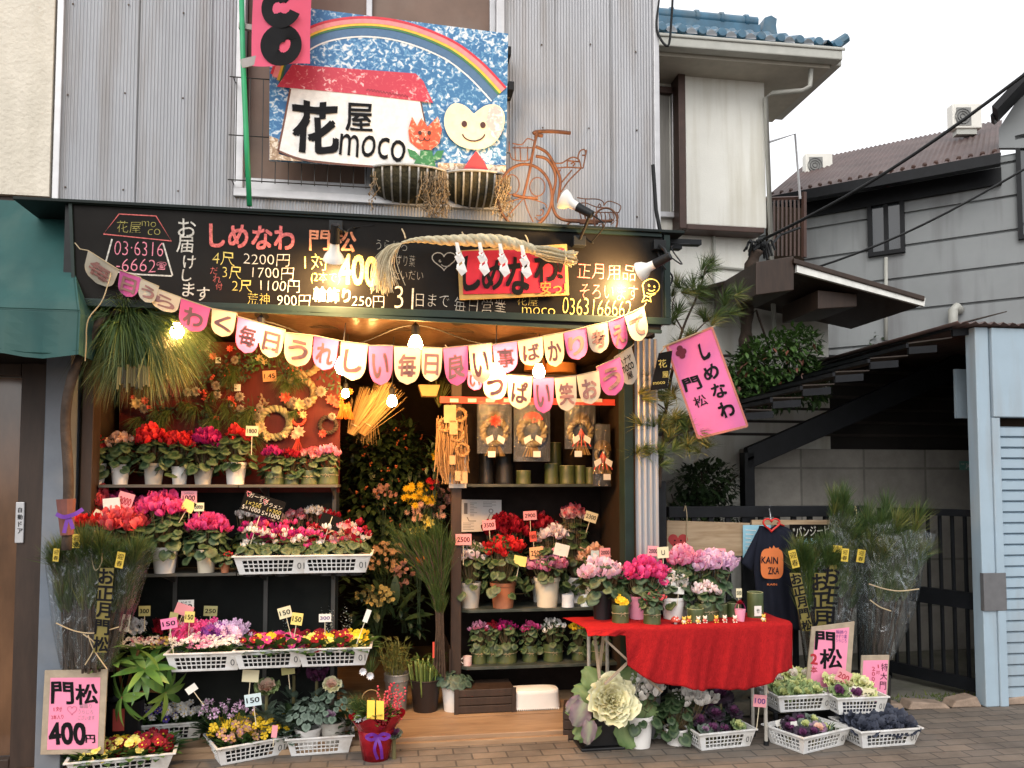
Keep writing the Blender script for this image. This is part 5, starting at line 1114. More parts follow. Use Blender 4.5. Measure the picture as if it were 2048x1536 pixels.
for x0 in (672, 818, 948, 1088):
 b = MB(); dy = {672: 0, 818: 0, 948: 8, 1088: 18}[x0]; r_ = random.Random(x0)
 for k, q in enumerate((((0, 0), (22, 0), (36, 62), (10, 70)), ((-4, 92), (38, 64), (62, 108), (20, 140)), ((6, 166), (58, 128), (78, 186), (42, 216)))):
  b.prism([P(*c2(x0 + u, 335 + dy + v), Yq - .05 - .012 * k + .006 * (i % 2)) for i, (u, v) in enumerate(q)], (0, .0012, 0))
 for (u0, v0, u1, v1) in ((10, 66, 18, 84), (36, 66, 24, 92), (20, 138, 16, 160), (56, 110, 52, 134)): b.bar(P(*c2(x0 + u0, 335 + dy + v0), Yq - .055), P(*c2(x0 + u1, 335 + dy + v1), Yq - .065), .012, .001)
 b.build('paper_streamer', m_paper, rp)
b = MB()
for x, y in ((340, 250), (725, 270), (1130, 290)): b.tube(smoothpts([P(*c2(x - 8, y), Yq + .12), P(*c2(x + 5, y + 25), Yq + .06), P(*c2(x + 15, y + 60), Yq)], 4), .004, 5)
b.build('hanging_cord', m_twine, rp)
# pine boughs, banners, cables
def needles(b, c, n, L, r, d=None, spread=1.0, droop=.3, wd=.0022, t0=0, t1=1):
 """needles fanning from c about direction d, curving down"""
 c = V(c); d = V(d or (0, 0, 1)).normalized()
 for k in range(n):
  e = (d + V((r.gauss(0, 1), r.gauss(0, 1), r.gauss(0, 1))) * spread * .55).normalized(); l = L * r.uniform(.7, 1.15); w_ = e.cross(V((r.gauss(0, 1), r.gauss(0, 1), r.gauss(0, 1)))).normalized() * (wd / 2); t = r.uniform(t0, t1)
  p = [c, c + e * (l * .5) + V((0, 0, -droop * l * .2)), c + e * l + V((0, 0, -droop * l))]; i = len(b.v)
  b.v += [p[0] - w_, p[0] + w_, p[1] + w_, p[1] - w_, p[2]]; b.t += [t] * 5; b.f += [(i, i + 1, i + 2, i + 3), (i + 3, i + 2, i + 4)]; b.m += [0, 0]
r = random.Random(21)
pb = thing('pine_bough', 'long needled pine bough tied to the shop corner under the chalkboard', 'pine branch', P(140, 1060, -.42)); Yp_ = -.38
b = MB(); b.tube(smoothpts([P(133, 1100, -.45), P(137, 960, -.45), P(131, 840, -.45), P(143, 760, -.48), P(172, 690, -.45), P(215, 630, -.40), P(300, 612, -.38)], 6), [.024] * 20 + [.02] * 10 + [.014] * 7, 8); b.build('trunk', m_bark, pb, smooth=True)
b = MB()
for k in range(60):
 px = r.uniform(212, 342); c = P(px, r.uniform(606, 650) + abs(px - 265) * .12, Yp_ + r.uniform(-.05, .12)); d = (max(-.35, (px - 240) / 75), r.uniform(-.6, .3), r.uniform(-1.0, .35)); needles(b, c, 62, .285, r, d, .5, .55, .0026, 0, .6)
b.build('green_needles', m_pine, pb)
b = MB()
for k in range(26):
 px = r.uniform(225, 350); c = P(px, r.uniform(670, 715), Yp_ + r.uniform(-.06, .08)); needles(b, c, 40, .2, r, ((px - 280) / 60, -.2, -1), .5, .4, .0026, 0, 1)
b.build('yellow_needles', m_pineY, pb)
b = MB()
for k in range(14): b.tube([P(238 + k * 4.5, 735 + r.uniform(-6, 6), -.48), P(235 + k * 4.8, 772 + r.uniform(-8, 12), -.49)], .006, 5, t=r.random())
b.build('cut_stems', mat('dark_stem', (.03, .025, .015), col2=(.2, .15, .05), rough=.9), pb)
b = MB(); b.tube([P(132, 998, -.455), P(134, 1070, -.455)], [.045, .03], 10); w_ = b.build('paper_wrap', mat('brown_paper', (.16, .06, .05), rough=.8, var=.2), pb)
b = MB(); m_purp = mat('purple_ribbon', (.12, .02, .25), rough=.35, var=.15)
b.ribbon(smoothpts([P(112, 1028, -.52), P(128, 1034, -.53), P(150, 1028, -.53), P(166, 1018, -.52)], 5), .02); b.ribbon([P(136, 1032, -.525), P(128, 1066, -.53)], .018); b.ribbon([P(138, 1032, -.525), P(146, 1058, -.53)], .018); b.build('ribbon', m_purp, w_)
pt = thing('pine_tree', 'thin yellowing pine branch standing at the corrugated corner of the shop front', 'pine branch', P(1318, 975, .05))
b = MB(); br = [[(1318, 975), (1325, 900), (1332, 820), (1345, 740), (1365, 660), (1395, 590), (1412, 535)], [(1345, 740), (1368, 690), (1405, 650), (1440, 620), (1462, 600)], [(1325, 900), (1355, 870), (1385, 862)], [(1332, 820), (1305, 800), (1292, 790)], [(1325, 900), (1300, 895), (1285, 905)], [(1365, 660), (1345, 620), (1350, 590)], [(1345, 740), (1320, 730), (1310, 760)]]
for k, q in enumerate(br): pts = smoothpts([P(x, y, .06 - .02 * k + .03 * sin(i)) for i, (x, y) in enumerate(q)], 4); b.tube(pts, [(.013 if k == 0 else .006) * (1 - .6 * i / len(pts)) for i in range(len(pts))], 6)
b.build('trunk', m_bark, pt, smooth=True)
g, y = MB(), MB()
for (px, py, n, L) in ((1412, 540, 5, .13), (1395, 590, 5, .14), (1440, 622, 4, .13), (1462, 600, 4, .12), (1405, 650, 4, .12), (1350, 590, 5, .13), (1345, 640, 5, .13), (1310, 760, 6, .13), (1292, 790, 6, .13), (1340, 800, 6, .12), (1300, 840, 5, .12), (1345, 840, 7, .12), (1385, 862, 7, .12), (1360, 900, 6, .12), (1285, 905, 6, .12), (1310, 920, 6, .12), (1395, 890, 5, .12), (1325, 870, 6, .12), (1375, 690, 4, .1)):
 for k in range(n):
  tgt = y if (py > 740 and r.random() < .6) or r.random() < .25 else g
  needles(tgt, P(px + r.uniform(-18, 18), py + r.uniform(-16, 16), r.uniform(-.05, .12)), 52, L, r, (r.uniform(-1, 1), -.3, r.uniform(0, 1.2)), .8, .12, .0030)
g.build('green_needles', m_pine, pt); y.build('yellow_needles', m_pineY, pt)
pb2 = thing('cloth_banner', 'tilted pink cloth banner with black letters hung on the thin pine branch', 'banner', P(1415, 760, -.08)); Q4 = [V((1333, 692)), V((1424, 655)), V((1495, 852)), V((1396, 876))]
def bq(u, v, d=0.0):
 p = Q4[0].lerp(Q4[1], u).lerp(Q4[3].lerp(Q4[2], u), v); return P(p.x, p.y, -.08 + .02 * sin(u * 4 + v * 2) + .012 * sin(v * 7) + d)
b = MB(); b.grid(lambda u, v: bq(u, v), 12, 18); o = b.build('cloth', mat('bright_pink_cloth', (.80, .19, .42), rough=.85, var=.05, transl=.2), pb2, smooth=True)
b = MB()
for (u0, v0, u1, v1) in ((0, 0, 1, 0), (1, 0, 1, 1), (1, 1, 0, 1), (0, 1, 0, 0)): b.ribbon([bq(u0 + (u1 - u0) * i / 12, v0 + (v1 - v0) * i / 12, -.002) for i in range(13)], .014)
b.build('hem', mat('hem_tape', (.45, .16, .12), rough=.8), o)
b = MB()
for ch, u, v, w_, h_, of in (('し', .70, .19, .18, .16, .05), ('め', .68, .40, .30, .14, .03), ('な', .70, .59, .28, .14, .03), ('わ', .72, .79, .30, .15, .035), ('門', .24, .45, .32, .13, .035), ('松', .28, .64, .26, .11, .012)): write(b, ch, lambda a, c: bq(a, c, -.003), u, v, w_, h_, .0, of, wob=.03)
b.build('lettering', m_ink, o)
b = MB()
for du, dv in ((0, -.025), (-.05, .015), (.05, .015), (0, .05)): b.poly([bq(.24 + du + .065 * cos(i * pi / 6), .10 + dv + .032 * sin(i * pi / 6), -.003 - .001 * abs(du + dv) * 10) for i in range(12)])
b.build('red_flower_mark', mat('dark_red_mark', (.12, .005, .02)), o)
b = MB(); b.tube([P(1326, 694, -.08), P(1430, 652, -.08)], .004, 5); b.build('hanging_stick', m_twine, pb2)
bs = thing('small_blackboard', 'small tilted black name board hanging beside the pink banner', 'name board', P(1325, 740, -.16)); Q5 = [V((1318, 706)), V((1345, 701)), V((1335, 776)), V((1301, 781))]
b = MB(); b.prism([P(p.x, p.y, -.16) for p in Q5], (0, .008, 0)); o = b.build('board', m_chalkb, bs)
b = MB()
for ch, x, y_, w_ in (('花', 1325, 727, 16), ('屋', 1331, 749, 13), ('moco', 1318, 766, 24)): write(b, ch, plane(-.163), x, y_, w=w_, ang=-.1, off=.01)
b.build('lettering', CHM['yellow'], o); b = MB(); b.tube([P(1320, 707, -.158), P(1334, 690, -.15), P(1343, 702, -.158)], .003, 4); b.build('cord', m_twine, bs)
r = random.Random(2)
b = MB(); b.tube([P(1306, 330, -.3), P(1312, 420, -.3), P(1322, 470, -.3)], .012, 6); b.tube(smoothpts([P(1318, 0, -.02), P(1314, 60, -.03), P(1336, 92, -.05), P(1343, 40, -.05), P(1346, -20, -.05)], 5), .008, 5); b.tube(smoothpts([P(1318, 480, -.42), P(1332, 520, -.44), P(1326, 560, -.44), P(1340, 600, -.43), P(1325, 650, -.43)], 5), .007, 5); b.tube(smoothpts([P(1310, 485, -.44), P(1325, 530, -.47), P(1345, 555, -.42), P(1330, 590, -.42)], 5), .006, 5); tag(b.build('cable_bundle', m_black), 'black cables looping down the end of the chalkboard fascia', 'cable')
for lab, a, c, rad in (('thick black overhead cable rising past the siding house roof', P(1520, 482, 1.9), P(2100, 110, .2), .014), ('thin black overhead cable crossing the small siding house window', P(1545, 562, 1.5), P(2100, 308, .2), .009), ('thin grey wire running from the white house corner', P(1365, 458, 2.0), P(1545, 405, 3.0), .007)):
 b = MB(); b.tube([a.lerp(c, i / 12) + V((0, 0, -.10 * sin(pi * i / 12))) for i in range(13)], rad, 6); tag(b.build('overhead_cable', m_black, smooth=True), lab, 'cable', 'overhead cables')
b = MB(); r = random.Random(8)
for k in range(9): x = 1488 + k * 5; b.tube(smoothpts([P(x, 505 + r.uniform(-8, 14), 1.6), P(x + 6, 490 + r.uniform(-12, 4), 1.55), P(x + 14, 484 + r.uniform(-6, 14), 1.6), P(x + 22, 505 + r.uniform(-6, 14), 1.6)], 4), .010, 5)
b.tube([P(1505, 500, 1.58), P(1518, 492, 1.58)], .022, 8); b.tube([P(1530, 505, 1.6), P(1560, 470, 1.8), P(1600, 455, 1.85)], .012, 5)
tag(b.build('wire_cluster', m_black), 'tangle of black wire ends on the trunk beside the porch roof', 'cable')
# yard plants
def bush(name, label, blobs, n, Y0, leafL, leafW, m, seed, cat='shrub', depth=.35, extra=None, stems=True, rz=.5):
 r = random.Random(seed); bx, by = blobs[0][0], max(q[1] + q[3] for q in blobs); t = thing(name, label, cat, P(bx, by, Y0)); b = MB(); sx = MB(); tot = sum(q[2] * q[3] for q in blobs)
 for (cx_, cy_, rx, ry) in blobs:
  for k in range(int(n * rx * ry / tot)):
   while True:
    u, v, w_ = r.uniform(-1, 1), r.uniform(-1, 1), r.uniform(-1, 1)
    q = u * u + v * v + w_ * w_
    if q < 1 and (q > .12): break
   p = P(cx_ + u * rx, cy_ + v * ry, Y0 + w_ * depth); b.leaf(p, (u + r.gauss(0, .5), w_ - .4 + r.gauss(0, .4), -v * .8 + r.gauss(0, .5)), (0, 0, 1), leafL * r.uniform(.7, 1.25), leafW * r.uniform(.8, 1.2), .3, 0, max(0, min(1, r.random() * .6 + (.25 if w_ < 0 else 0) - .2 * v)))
  if stems:
   for k in range(max(3, int(rx / 12))):
    a = P(cx_ + r.uniform(-.3, .3) * rx, cy_ + ry * .9, Y0 + r.uniform(-.3, .3) * depth); sx.tube([a, P(cx_ + r.uniform(-.9, .9) * rx, cy_ + r.uniform(-.9, 0) * ry, Y0 + r.uniform(-.6, .6) * depth)], .006, 4)
 b.build('leaves', m, t);
 if stems: sx.build('stems', m_bark, t)
 return t
nd = bush('nandina_shrub', 'leafy nandina shrub growing against the white house wall above the carport', [(1560, 720, 85, 55), (1500, 735, 45, 45), (1600, 690, 45, 40), (1545, 780, 80, 40), (1480, 770, 40, 40), (1630, 770, 30, 45)], 2900, 1.45, .065, .026, m_leaf, 4, depth=.2)
rr_ = random.Random(6); b = MB()
for k in range(50): b.leaf(P(rr_.uniform(1470, 1640), rr_.uniform(690, 800), 1.22 + rr_.uniform(-.05, .1)), (rr_.gauss(0, 1), -.5, rr_.gauss(0, .6)), (0, 0, 1), .06, .024, .3, t=rr_.random())
b.build('red_leaves', mat('reddish_leaf', (.07, .03, .02), col2=(.15, .05, .03), rough=.5), nd)
bush('roadside_shrub', 'loose green shrub showing above the carport roof against the grey siding', [(1820, 650, 50, 32), (1760, 685, 40, 28), (1850, 640, 30, 20)], 420, 2.9, .07, .028, m_leafd, 14, depth=.3)
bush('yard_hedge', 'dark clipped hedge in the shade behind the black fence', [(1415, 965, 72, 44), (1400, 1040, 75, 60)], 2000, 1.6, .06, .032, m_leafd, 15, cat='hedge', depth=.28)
tk = MB(); pts = smoothpts([P(1490, 740, 1.7), P(1492, 680, 1.7), P(1494, 600, 1.68), P(1502, 540, 1.65), P(1512, 500, 1.62)], 5); tk.tube(pts, [.055 + .012 * sin(i * 1.7) for i in range(len(pts))], 9); tk.tube([P(1500, 585, 1.66), P(1535, 560, 1.5), P(1580, 545, 1.45)], .014, 5); tk.tube([P(1495, 640, 1.68), P(1512, 620, 1.6), P(1540, 700, 1.6)], .010, 5)
tag(tk.build('tree_trunk', m_bark, smooth=True), 'dark gnarled tree trunk in front of the white house wall', 'tree')
# left shelving
YFL, YBK = .05, .40
zS1, zS2, zS3 = P(420, 969, YFL).z, P(420, 1146, YFL).z, P(420, 1330, YFL).z
xA, xB = -1.595, P(672, 970, YFL).x
ls = thing('wall_shelving', 'dark wall shelving of three weathered boards along the red backed wall inside the shop', 'shelf', (-.9, YFL, ZF))
b = MB(); b.box((xA, YBK, zS1 - .05), (xB, YBK + .02, 2.42))
o = b.build('red_panel', m_red_panel, ls)
b = MB(); b.box((xA, YBK - .004, ZF), (xB, YBK + .016, zS1 - .052)); b.build('dark_panel', m_dpanel, ls)
for z_, xr_ in ((zS1, 675), (zS2, 682), (zS3, 700)):
 xm_ = xA + (xB - xA) * .58
 b = MB(); b.box((xA + .004, YFL, z_ - .018), (xm_ - .003, YBK - .008, z_)); b.build('shelf_board', m_shelfw, ls, bevel=.003)
 b = MB(); b.box((xm_ + .003, YFL - .006, z_ - .018), (P(xr_, 970, YFL).x, YBK - .008, z_ - .001)); b.build('shelf_board', m_shelfw, ls, bevel=.003)
for x in (-1.25, -.72, xB - .03):
 b = MB(); b.box((x - .012, YBK - .014, ZF), (x + .012, YBK - .0045, zS1 - .02));
 k = ZF + .1
 b.build('slotted_rail', m_alu if False else mat('dull_rail', (.09, .09, .085), rough=.5, metal=.4), ls)
 b = MB()
 for z_ in (zS1, zS2, zS3): b.prism([(x - .003, YBK - .016, z_ - .02), (x - .003, YFL + .03, z_ - .02), (x - .003, YBK - .016, z_ - .09)], (.006, 0, 0))
 b.build('brackets', mat('dull_rail', (.09, .09, .085)), ls)
# corner shelving
YFR, YBR = .60, .98
zR1, zR2, zR3 = P(1060, 968, YFR).z, P(1060, 1217, YFR).z, P(1060, 1330, YFR).z
xC, xD = P(903, 1000, YFR).x, P(1222, 1000, YFR).x
rsv = thing('corner_shelving', 'dark brown shelving with three green edged shelves beside the doorway', 'shelf', ((xC + xD) / 2, YFR, ZF))
b = MB(); b.box((xC, YFR + .02, ZF), (xC + .07, YFR + .09, 2.43)); b.build('upright', m_dbrown, rsv, bevel=.004)
b = MB(); b.box((xC + .072, YBR, ZF), (1.565, YBR + .02, 2.43)); b.build('back_panel', mat('dark_back_panel', (.017, .012, .010), rough=.7, var=.3, spec=.08), rsv)
m_gsh = mat('green_shelf_edge', (.03, .04, .034), rough=.5, var=.3, dirt=((.12, .11, .09), 9, .5))
for z_, x0, x1 in ((zR1, 905, 1222), (zR2, 908, 1225), (zR3, 905, 1240)):
 b = MB(); b.prism([(P(x0, 1000, YFR).x + .10, YFR, z_), (P(x1, 1000, YFR).x, YFR - .01, z_), (P(x1, 1000, YFR).x, YBR - .003, z_), (P(x0, 1000, YFR).x + .004, YBR - .003, z_), (P(x0, 1000, YFR).x + .004, YFR + .1, z_)], (0, 0, -.02)); b.build('shelf_board', m_gsh, rsv, bevel=.002)
b = MB(); b.box((xC - .012, YFR - .01, ZF), (xC - .0005, YFR + .5, .45)); b.build('side_skirt', m_dbrown, rsv)
# cyclamen on the left shelves
C = cyclamen
YP = .19
C('bright red cyclamen half hidden by the pine trunk on the top wall shelf', 150, 967, YP, 'white', 34, 40, (92, 46), (0, 88, 66, 36), 'red', 14, 26, z=zS1)
C('red cyclamen between the trunk and the pale flowered one on the top wall shelf', 192, 967, YP, 'white', 38, 42, (96, 52), (-4, 78, 62, 40), 'red', 20, 30, z=zS1)
C('pale pink-white cyclamen in a white pot among red ones on the top wall shelf', 240, 967, YP, 'white', 37, 40, (92, 54), (0, 88, 54, 40), 'peach', 16, 30, z=zS1)
C('tall vivid red cyclamen in a greyish pot, fullest on the top wall shelf', 307, 967, YP, 'grey', 41, 42, (104, 54), (-4, 94, 66, 50), 'red', 24, 34, z=zS1, fs=.045)
C('red cyclamen with drooping pale-edged leaves in a white pot beside the magenta one', 359, 967, YP, 'white', 34, 36, (98, 54), (2, 86, 62, 44), 'red', 20, 32, z=zS1, fs=.044)
C('magenta cyclamen in a greyish pot on the top wall shelf', 406, 967, YP, 'grey', 40, 34, (96, 54), (6, 90, 62, 48), 'magenta', 22, 32, z=zS1, fs=.044)
C('narrow red cyclamen in a wide white pot beside the yellow 1800 card', 471, 967, YP, 'white', 44, 44, (104, 56), (2, 98, 40, 46), 'red', 13, 36, z=zS1, fs=.045)
mini = dict(fs=.026)
C('purple mini cyclamen in a bamboo pot nearest the big cyclamens on the top shelf', 549, 969, YP, 'bamboo', 38, 26, (72, 34), (-2, 66, 46, 26), 'magenta', 12, 20, z=zS1, **mini)
C('dark red mini cyclamen in the smallest bamboo pot on the top wall shelf', 584, 969, YP, 'bamboo', 30, 20, (56, 36), (0, 60, 40, 24), 'crimson', 9, 16, z=zS1, **mini)
C('white and red mini cyclamen in a bamboo pot with pale bow', 619, 969, YP, 'bamboo', 36, 28, (64, 32), (4, 62, 52, 30), 'redwhite', 14, 18, z=zS1, **mini)
C('light pink mini cyclamen in the end bamboo pot of the top wall shelf', 656, 969, YP, 'bamboo', 40, 34, (66, 30), (0, 66, 62, 32), 'pink', 16, 18, z=zS1, fs=.028)
card('yellowish price card reading 1800 on the top wall shelf', '1800', 504, 862, .10, 24, 20, 'cream', .02, 38)
C('coral pink cyclamen highest behind the wrapped pine bundle on the middle shelf', 160, 1146, .14, 'white', 48, 50, (104, 70), (8, 158, 88, 60), 'coral', 34, 30, z=zS2, fs=.052)
C('red cyclamen directly above the wrapped pine bundle on the middle shelf', 186, 1146, .02, 'white', 46, 46, (100, 56), (-6, 112, 80, 50), 'red', 26, 26, z=zS2, fs=.042)
C('salmon pink cyclamen with big heads just past the wrapped pine bundle', 246, 1146, .03, 'grey', 48, 46, (108, 60), (-2, 112, 104, 60), 'coral', 38, 32, z=zS2, fs=.056)
C('pink cyclamen behind two pale cards at the back of the middle wall shelf', 232, 1146, .26, 'white', 40, 44, (96, 60), (0, 138, 110, 48), 'hotpink', 30, 26, z=zS2, fs=.045)
C('large red and pink cyclamen with marbled leaves in the tallest white pot', 329, 1146, .10, 'white', 52, 52, (124, 68), (-8, 134, 112, 62), 'hotpink', 50, 46, z=zS2, fs=.048)
C('deep pink cyclamen in a small cream pot beside the slotted crate', 412, 1146, .09, 'cream', 42, 46, (104, 48), (2, 96, 84, 52), 'hotpink', 34, 36, z=zS2, fs=.044)
C('tiny red potted plant in a terracotta pot between cream pot and crate', 450, 1142, .06, 'terracotta', 20, 20, (40, 20), (2, 34, 22, 14), 'red', 4, 12, z=zS2, fs=.022)
card('tall pink price card reading 9000 in the coral cyclamens', '9000', 250, 1002, .0, 30, 34, 'pink', .3, 30, m_inkred); card('pale care card standing tilted in the coral cyclamens', None, 223, 1008, -.02, 32, 24, 'white', -.1, 30); card('cream blank card stuck among the coral cyclamens above the pine bundle', None, 198, 1034, -.02, 26, 24, 'cream', .5, 10)
card('pink price card reading 1000 above the red and pink cyclamen', '1000', 378, 994, .08, 30, 24, 'pink', 0, 50, sub='シクラメン'); card('small yellow diamond card under the pink 1000 card', None, 377, 1012, .04, 24, 22, 'yellow', .5, 34); card('small cream price card reading 3000 beside the yellow diamond card', '3000', 398, 1014, .04, 19, 17, 'cream', 0, 34)
# crates
def tray_at(label, px, py, Yf=None, z=0.0, rot=0.0, sc=1.0, number=True, scy=None, sit=None):
 base = P(px, py, Yf) if Yf is not None else G(px, py, z); base.z = z
 R_ = Matrix.Rotation(rot, 3, 'Z'); loc = base + R_ @ V((0, (TRD / 2 - .028) * (scy or sc), 0))
 return tray(label, loc, rot, 0, sc, number, scy)
def fill(t, where, specs, nx=4, ny=3, pot_h=.055, seed=1, jit=.012, sc=1.0, zoff=None, order=None):
 """potted bedding plants standing in crate t; specs = [(kind, colour, name, category, words)]"""
 r = random.Random(seed); rot = t.rotation_euler.z; R_ = Matrix.Rotation(rot, 3, 'Z'); sx, sy = t.scale.x, t.scale.y
 for j in range(ny):
  for i in range(nx):
   k = (order[j][i] if order else r.randrange(len(specs)))
   if k is None: continue
   kind, col, nm, cat, wd = specs[k]
   p = V(((-.5 + (i + .5) / nx) * (TRW - .09) * sx + r.uniform(-jit, jit), (-.5 + (j + .5) / ny) * (TRD - .09) * sy + r.uniform(-jit, jit), .062 if zoff is None else zoff))
   put_bedding(kind, col, r.randrange(3), t.location + R_ @ p, wd + ' ' + where, wd + ' ' + where, nm, cat, r.uniform(-.6, .6), sc * r.uniform(.9, 1.12))
A_ = tray_at('slotted crate of white and pink mini cyclamen, wall side one on the middle shelf', 544, 1144, -.06, zS2, 0.02, 1.02)
def W(kind, col, nm, cat, wd): return (kind, col, nm, cat, wd)
mc = lambda col, wd: W('minicyc', col, 'mini_cyclamen', 'mini cyclamen', wd)
vi = lambda col, wd: W('viola', col, 'viola_plant', 'viola', wd)
pr = lambda col, wd: W('primrose', col, 'primrose_plant', 'primrose', wd)
al = lambda col, wd: W('alyssum', col, 'alyssum_plant', 'alyssum', wd)
sk = lambda col, wd: W('stock', col, 'stock_plant', 'stock flower', wd)
fill(A_, 'in the wall side crate of the middle shelf', [mc('white', 'white mini cyclamen'), mc('hotpink', 'pink mini cyclamen'), mc('magenta', 'magenta mini cyclamen'), mc('coral', 'coral mini cyclamen')], 4, 3, seed=3, sc=1.5, order=[[0, 0, 2, 0], [2, 1, 1, 2], [0, 3, 0, 1]])
B_ = tray_at('slotted crate of mixed mini cyclamen at the doorway end of the middle shelf', 670, 1140, -.06, zS2, -.02, 1.0)
fill(B_, 'in the crate at the doorway end of the middle shelf', [mc('white', 'white mini cyclamen'), mc('hotpink', 'pink mini cyclamen'), mc('crimson', 'dark red mini cyclamen'), mc('redwhite', 'red and white mini cyclamen')], 4, 3, seed=4, sc=1.5, order=[[1, 0, 3, 2], [2, 1, 3, 0], [3, 0, 2, 1]])
r = random.Random(17)
for i, (px, col, cw, h) in enumerate(((492, 'white', 'white', 118), (528, 'magenta', 'magenta', 96), (560, 'peach', 'peach', 104), (592, 'redwhite', 'red and white', 112), (630, 'white', 'tall white', 120), (655, 'crimson', 'crimson', 110), (690, 'white', 'low white', 84))):
 C(cw + ' mini cyclamen in black pot, row behind the middle shelf crates', px, 1146, .30, 'black', 30, 40, (64, 40), (0, h * .92, 54, 32), col, 14, 20, z=zS2, fs=.026)
def slate(label, px, py, Y, w_, h_, ang, lines=None, stick=40):
 c = P(px, py, Y); s = S(px, py, Y); t = thing('chalk_card', label, 'chalk card', c, 'black chalk cards'); ca, sa = cos(ang), sin(ang)
 def fn(u, v, d=0.0): return c + V(((u * ca - v * sa) * s, d, -(u * sa + v * ca) * s))
 b = MB(); b.prism([fn(-w_ / 2, h_ / 2), fn(w_ / 2, h_ / 2), fn(w_ / 2, -h_ / 2), fn(-w_ / 2, -h_ / 2)], (0, .003, 0)); o = b.build('board', m_chalkb, t)
 if lines:
  for sx, u, v, ww, cc in lines:
   b = MB(); write(b, sx, lambda x, y: fn(x, y, -.0012), u, v, w=ww, off=.0); b.build('chalk_lettering', CHM[cc], o)
 else:
  b = MB(); b.bar(fn(0, -h_ * .4, -.003), fn(0, h_ * .5, -.003), .004, .003, up=(0, 1, 0)); b.build('peg', m_stake, o)
 b = MB(); b.bar(fn(0, h_ * .5, .003), fn(0, h_ * .5 + stick, .008), .004, .003, up=(0, 1, 0)); b.build('stick', m_stake, t)
slate('black chalk price card tilted above the crate, with pink hearts and prices', 526, 1012, -.02, 82, 40, .30, [('ガーデン', -12, -14, 40, 'white'), ('シクラメン', 14, -6, 46, 'white'), ('1×250', -18, 2, 30, 'olive'), ('5×1000', -20, 12, 36, 'white'), ('1×300', 24, 4, 28, 'olive'), ('5×1000', 20, 13, 36, 'white'), ('♡', -34, -15, 9, 'pink'), ('♡', 2, -9, 9, 'pink')], 60)
slate('blank black card seen from the back with a pale peg above the crate', 661, 1044, -.05, 42, 28, .32, None, 30)
C_ = tray_at('slotted crate of purple and pink stocks, wall side one on the bottom shelf', 410, 1334, -.10, zS3, .0, 1.0)
fill(C_, 'in the crate beside the pink 150 card', [al('pink', 'pink alyssum'), al('white', 'white alyssum'), sk('lilac', 'lilac stock'), sk('hotpink', 'deep pink stock'), sk('purple', 'purple stock')], 4, 3, seed=5, sc=1.4, order=[[1, 0, 1, 1], [3, 0, 4, 2], [2, 3, 2, 2]])
D_ = tray_at('slotted crate of pink primroses in the middle of the bottom shelf', 540, 1326, -.10, zS3 + .004, 0.03, .95)
fill(D_, 'in the middle crate of the bottom shelf', [pr('hotpink', 'pink primrose'), pr('yellow', 'yellow primrose'), pr('crimson', 'crimson primrose')], 4, 3, seed=6, sc=1.3, order=[[2, 0, 2, 0], [0, 1, 0, 0], [2, 1, 0, 2]])
E_ = tray_at('slotted crate of yellow and dark red primroses at the doorway end of the bottom shelf', 668, 1321, -.10, zS3 + .003, -.02, 1.0)
fill(E_, 'in the end crate of the bottom shelf', [pr('lyellow', 'pale yellow primrose'), pr('crimson', 'dark red primrose'), pr('yellow', 'golden primrose')], 4, 3, seed=7, sc=1.3, order=[[1, 0, 1, 0], [0, 2, 0, 2], [1, 2, 1, 2]])
ns = 0
for (px, py, kd, col, wd) in ((268, 1300, 'alyssum', 'white', 'white alyssum'), (300, 1290, 'alyssum', 'white', 'white alyssum'), (330, 1300, 'alyssum', 'lyellow', 'cream alyssum'), (262, 1262, 'stock', 'white', 'white stock'), (310, 1250, 'stock', 'crimson', 'dark red stock'), (345, 1268, 'stock', 'peach', 'peach stock'), (285, 1318, 'alyssum', 'pink', 'pink heather'), (318, 1322, 'alyssum', 'pink', 'pink heather'), (345, 1318, 'alyssum', 'lilac', 'lilac heather')):
 p = P(px, py, .12); p.z = zS3 + .058 + (.04 if py < 1285 else 0); p.y = .08 if py > 1285 else .22; ns += 1
 put_bedding(kd, col, ns % 3, p, wd + ' in a small pot at the wall end of the bottom shelf', wd + ' at the wall end of the bottom shelf', wd.split()[-1] + '_plant', wd.split()[-1], .3 * ns, 1.15)
def spike_plant(label, px, py, Y, h, n, z, m=m_leafs, seed=0):
 r = random.Random(seed); base = P(px, py, Y); base.z = z; s = S(px, py, Y); t = thing('dusty_miller' if m is m_leafs else 'spike_plant', label, 'foliage plant'); b = MB()
 for k in range(n):
  a = k * 2.4; top = V((cos(a) * .035 * r.random() + r.gauss(0, .015), sin(a) * .03, h * s * r.uniform(.7, 1)))
  for j in range(16): q = j / 16; e = r.uniform(0, 6.28); b.leaf(top * q, (cos(e), sin(e), .7), (0, 0, 1), .022 * (1.1 - .6 * q), .009, .2, t=r.random(), n=2)
 b.build('leaves', m, t); b = MB(); b.lathe([(0, 0), (.03, 0), (.04, .05), (0, .05)], n=10); b.build('pot', m_potk, t); t.location = base
spike_plant('silvery spiked plant above the yellow primrose crate', 656, 1325, .26, 110, 7, zS3, seed=1); spike_plant('silvery spiked plant nearest the shelf end post', 692, 1325, .24, 112, 6, zS3, seed=2); spike_plant('thin silvery plant above the pink primroses', 572, 1325, .30, 106, 3, zS3, seed=3); spike_plant('grey leaved plant behind the purple stocks', 415, 1325, .22, 96, 7, zS3, seed=4)
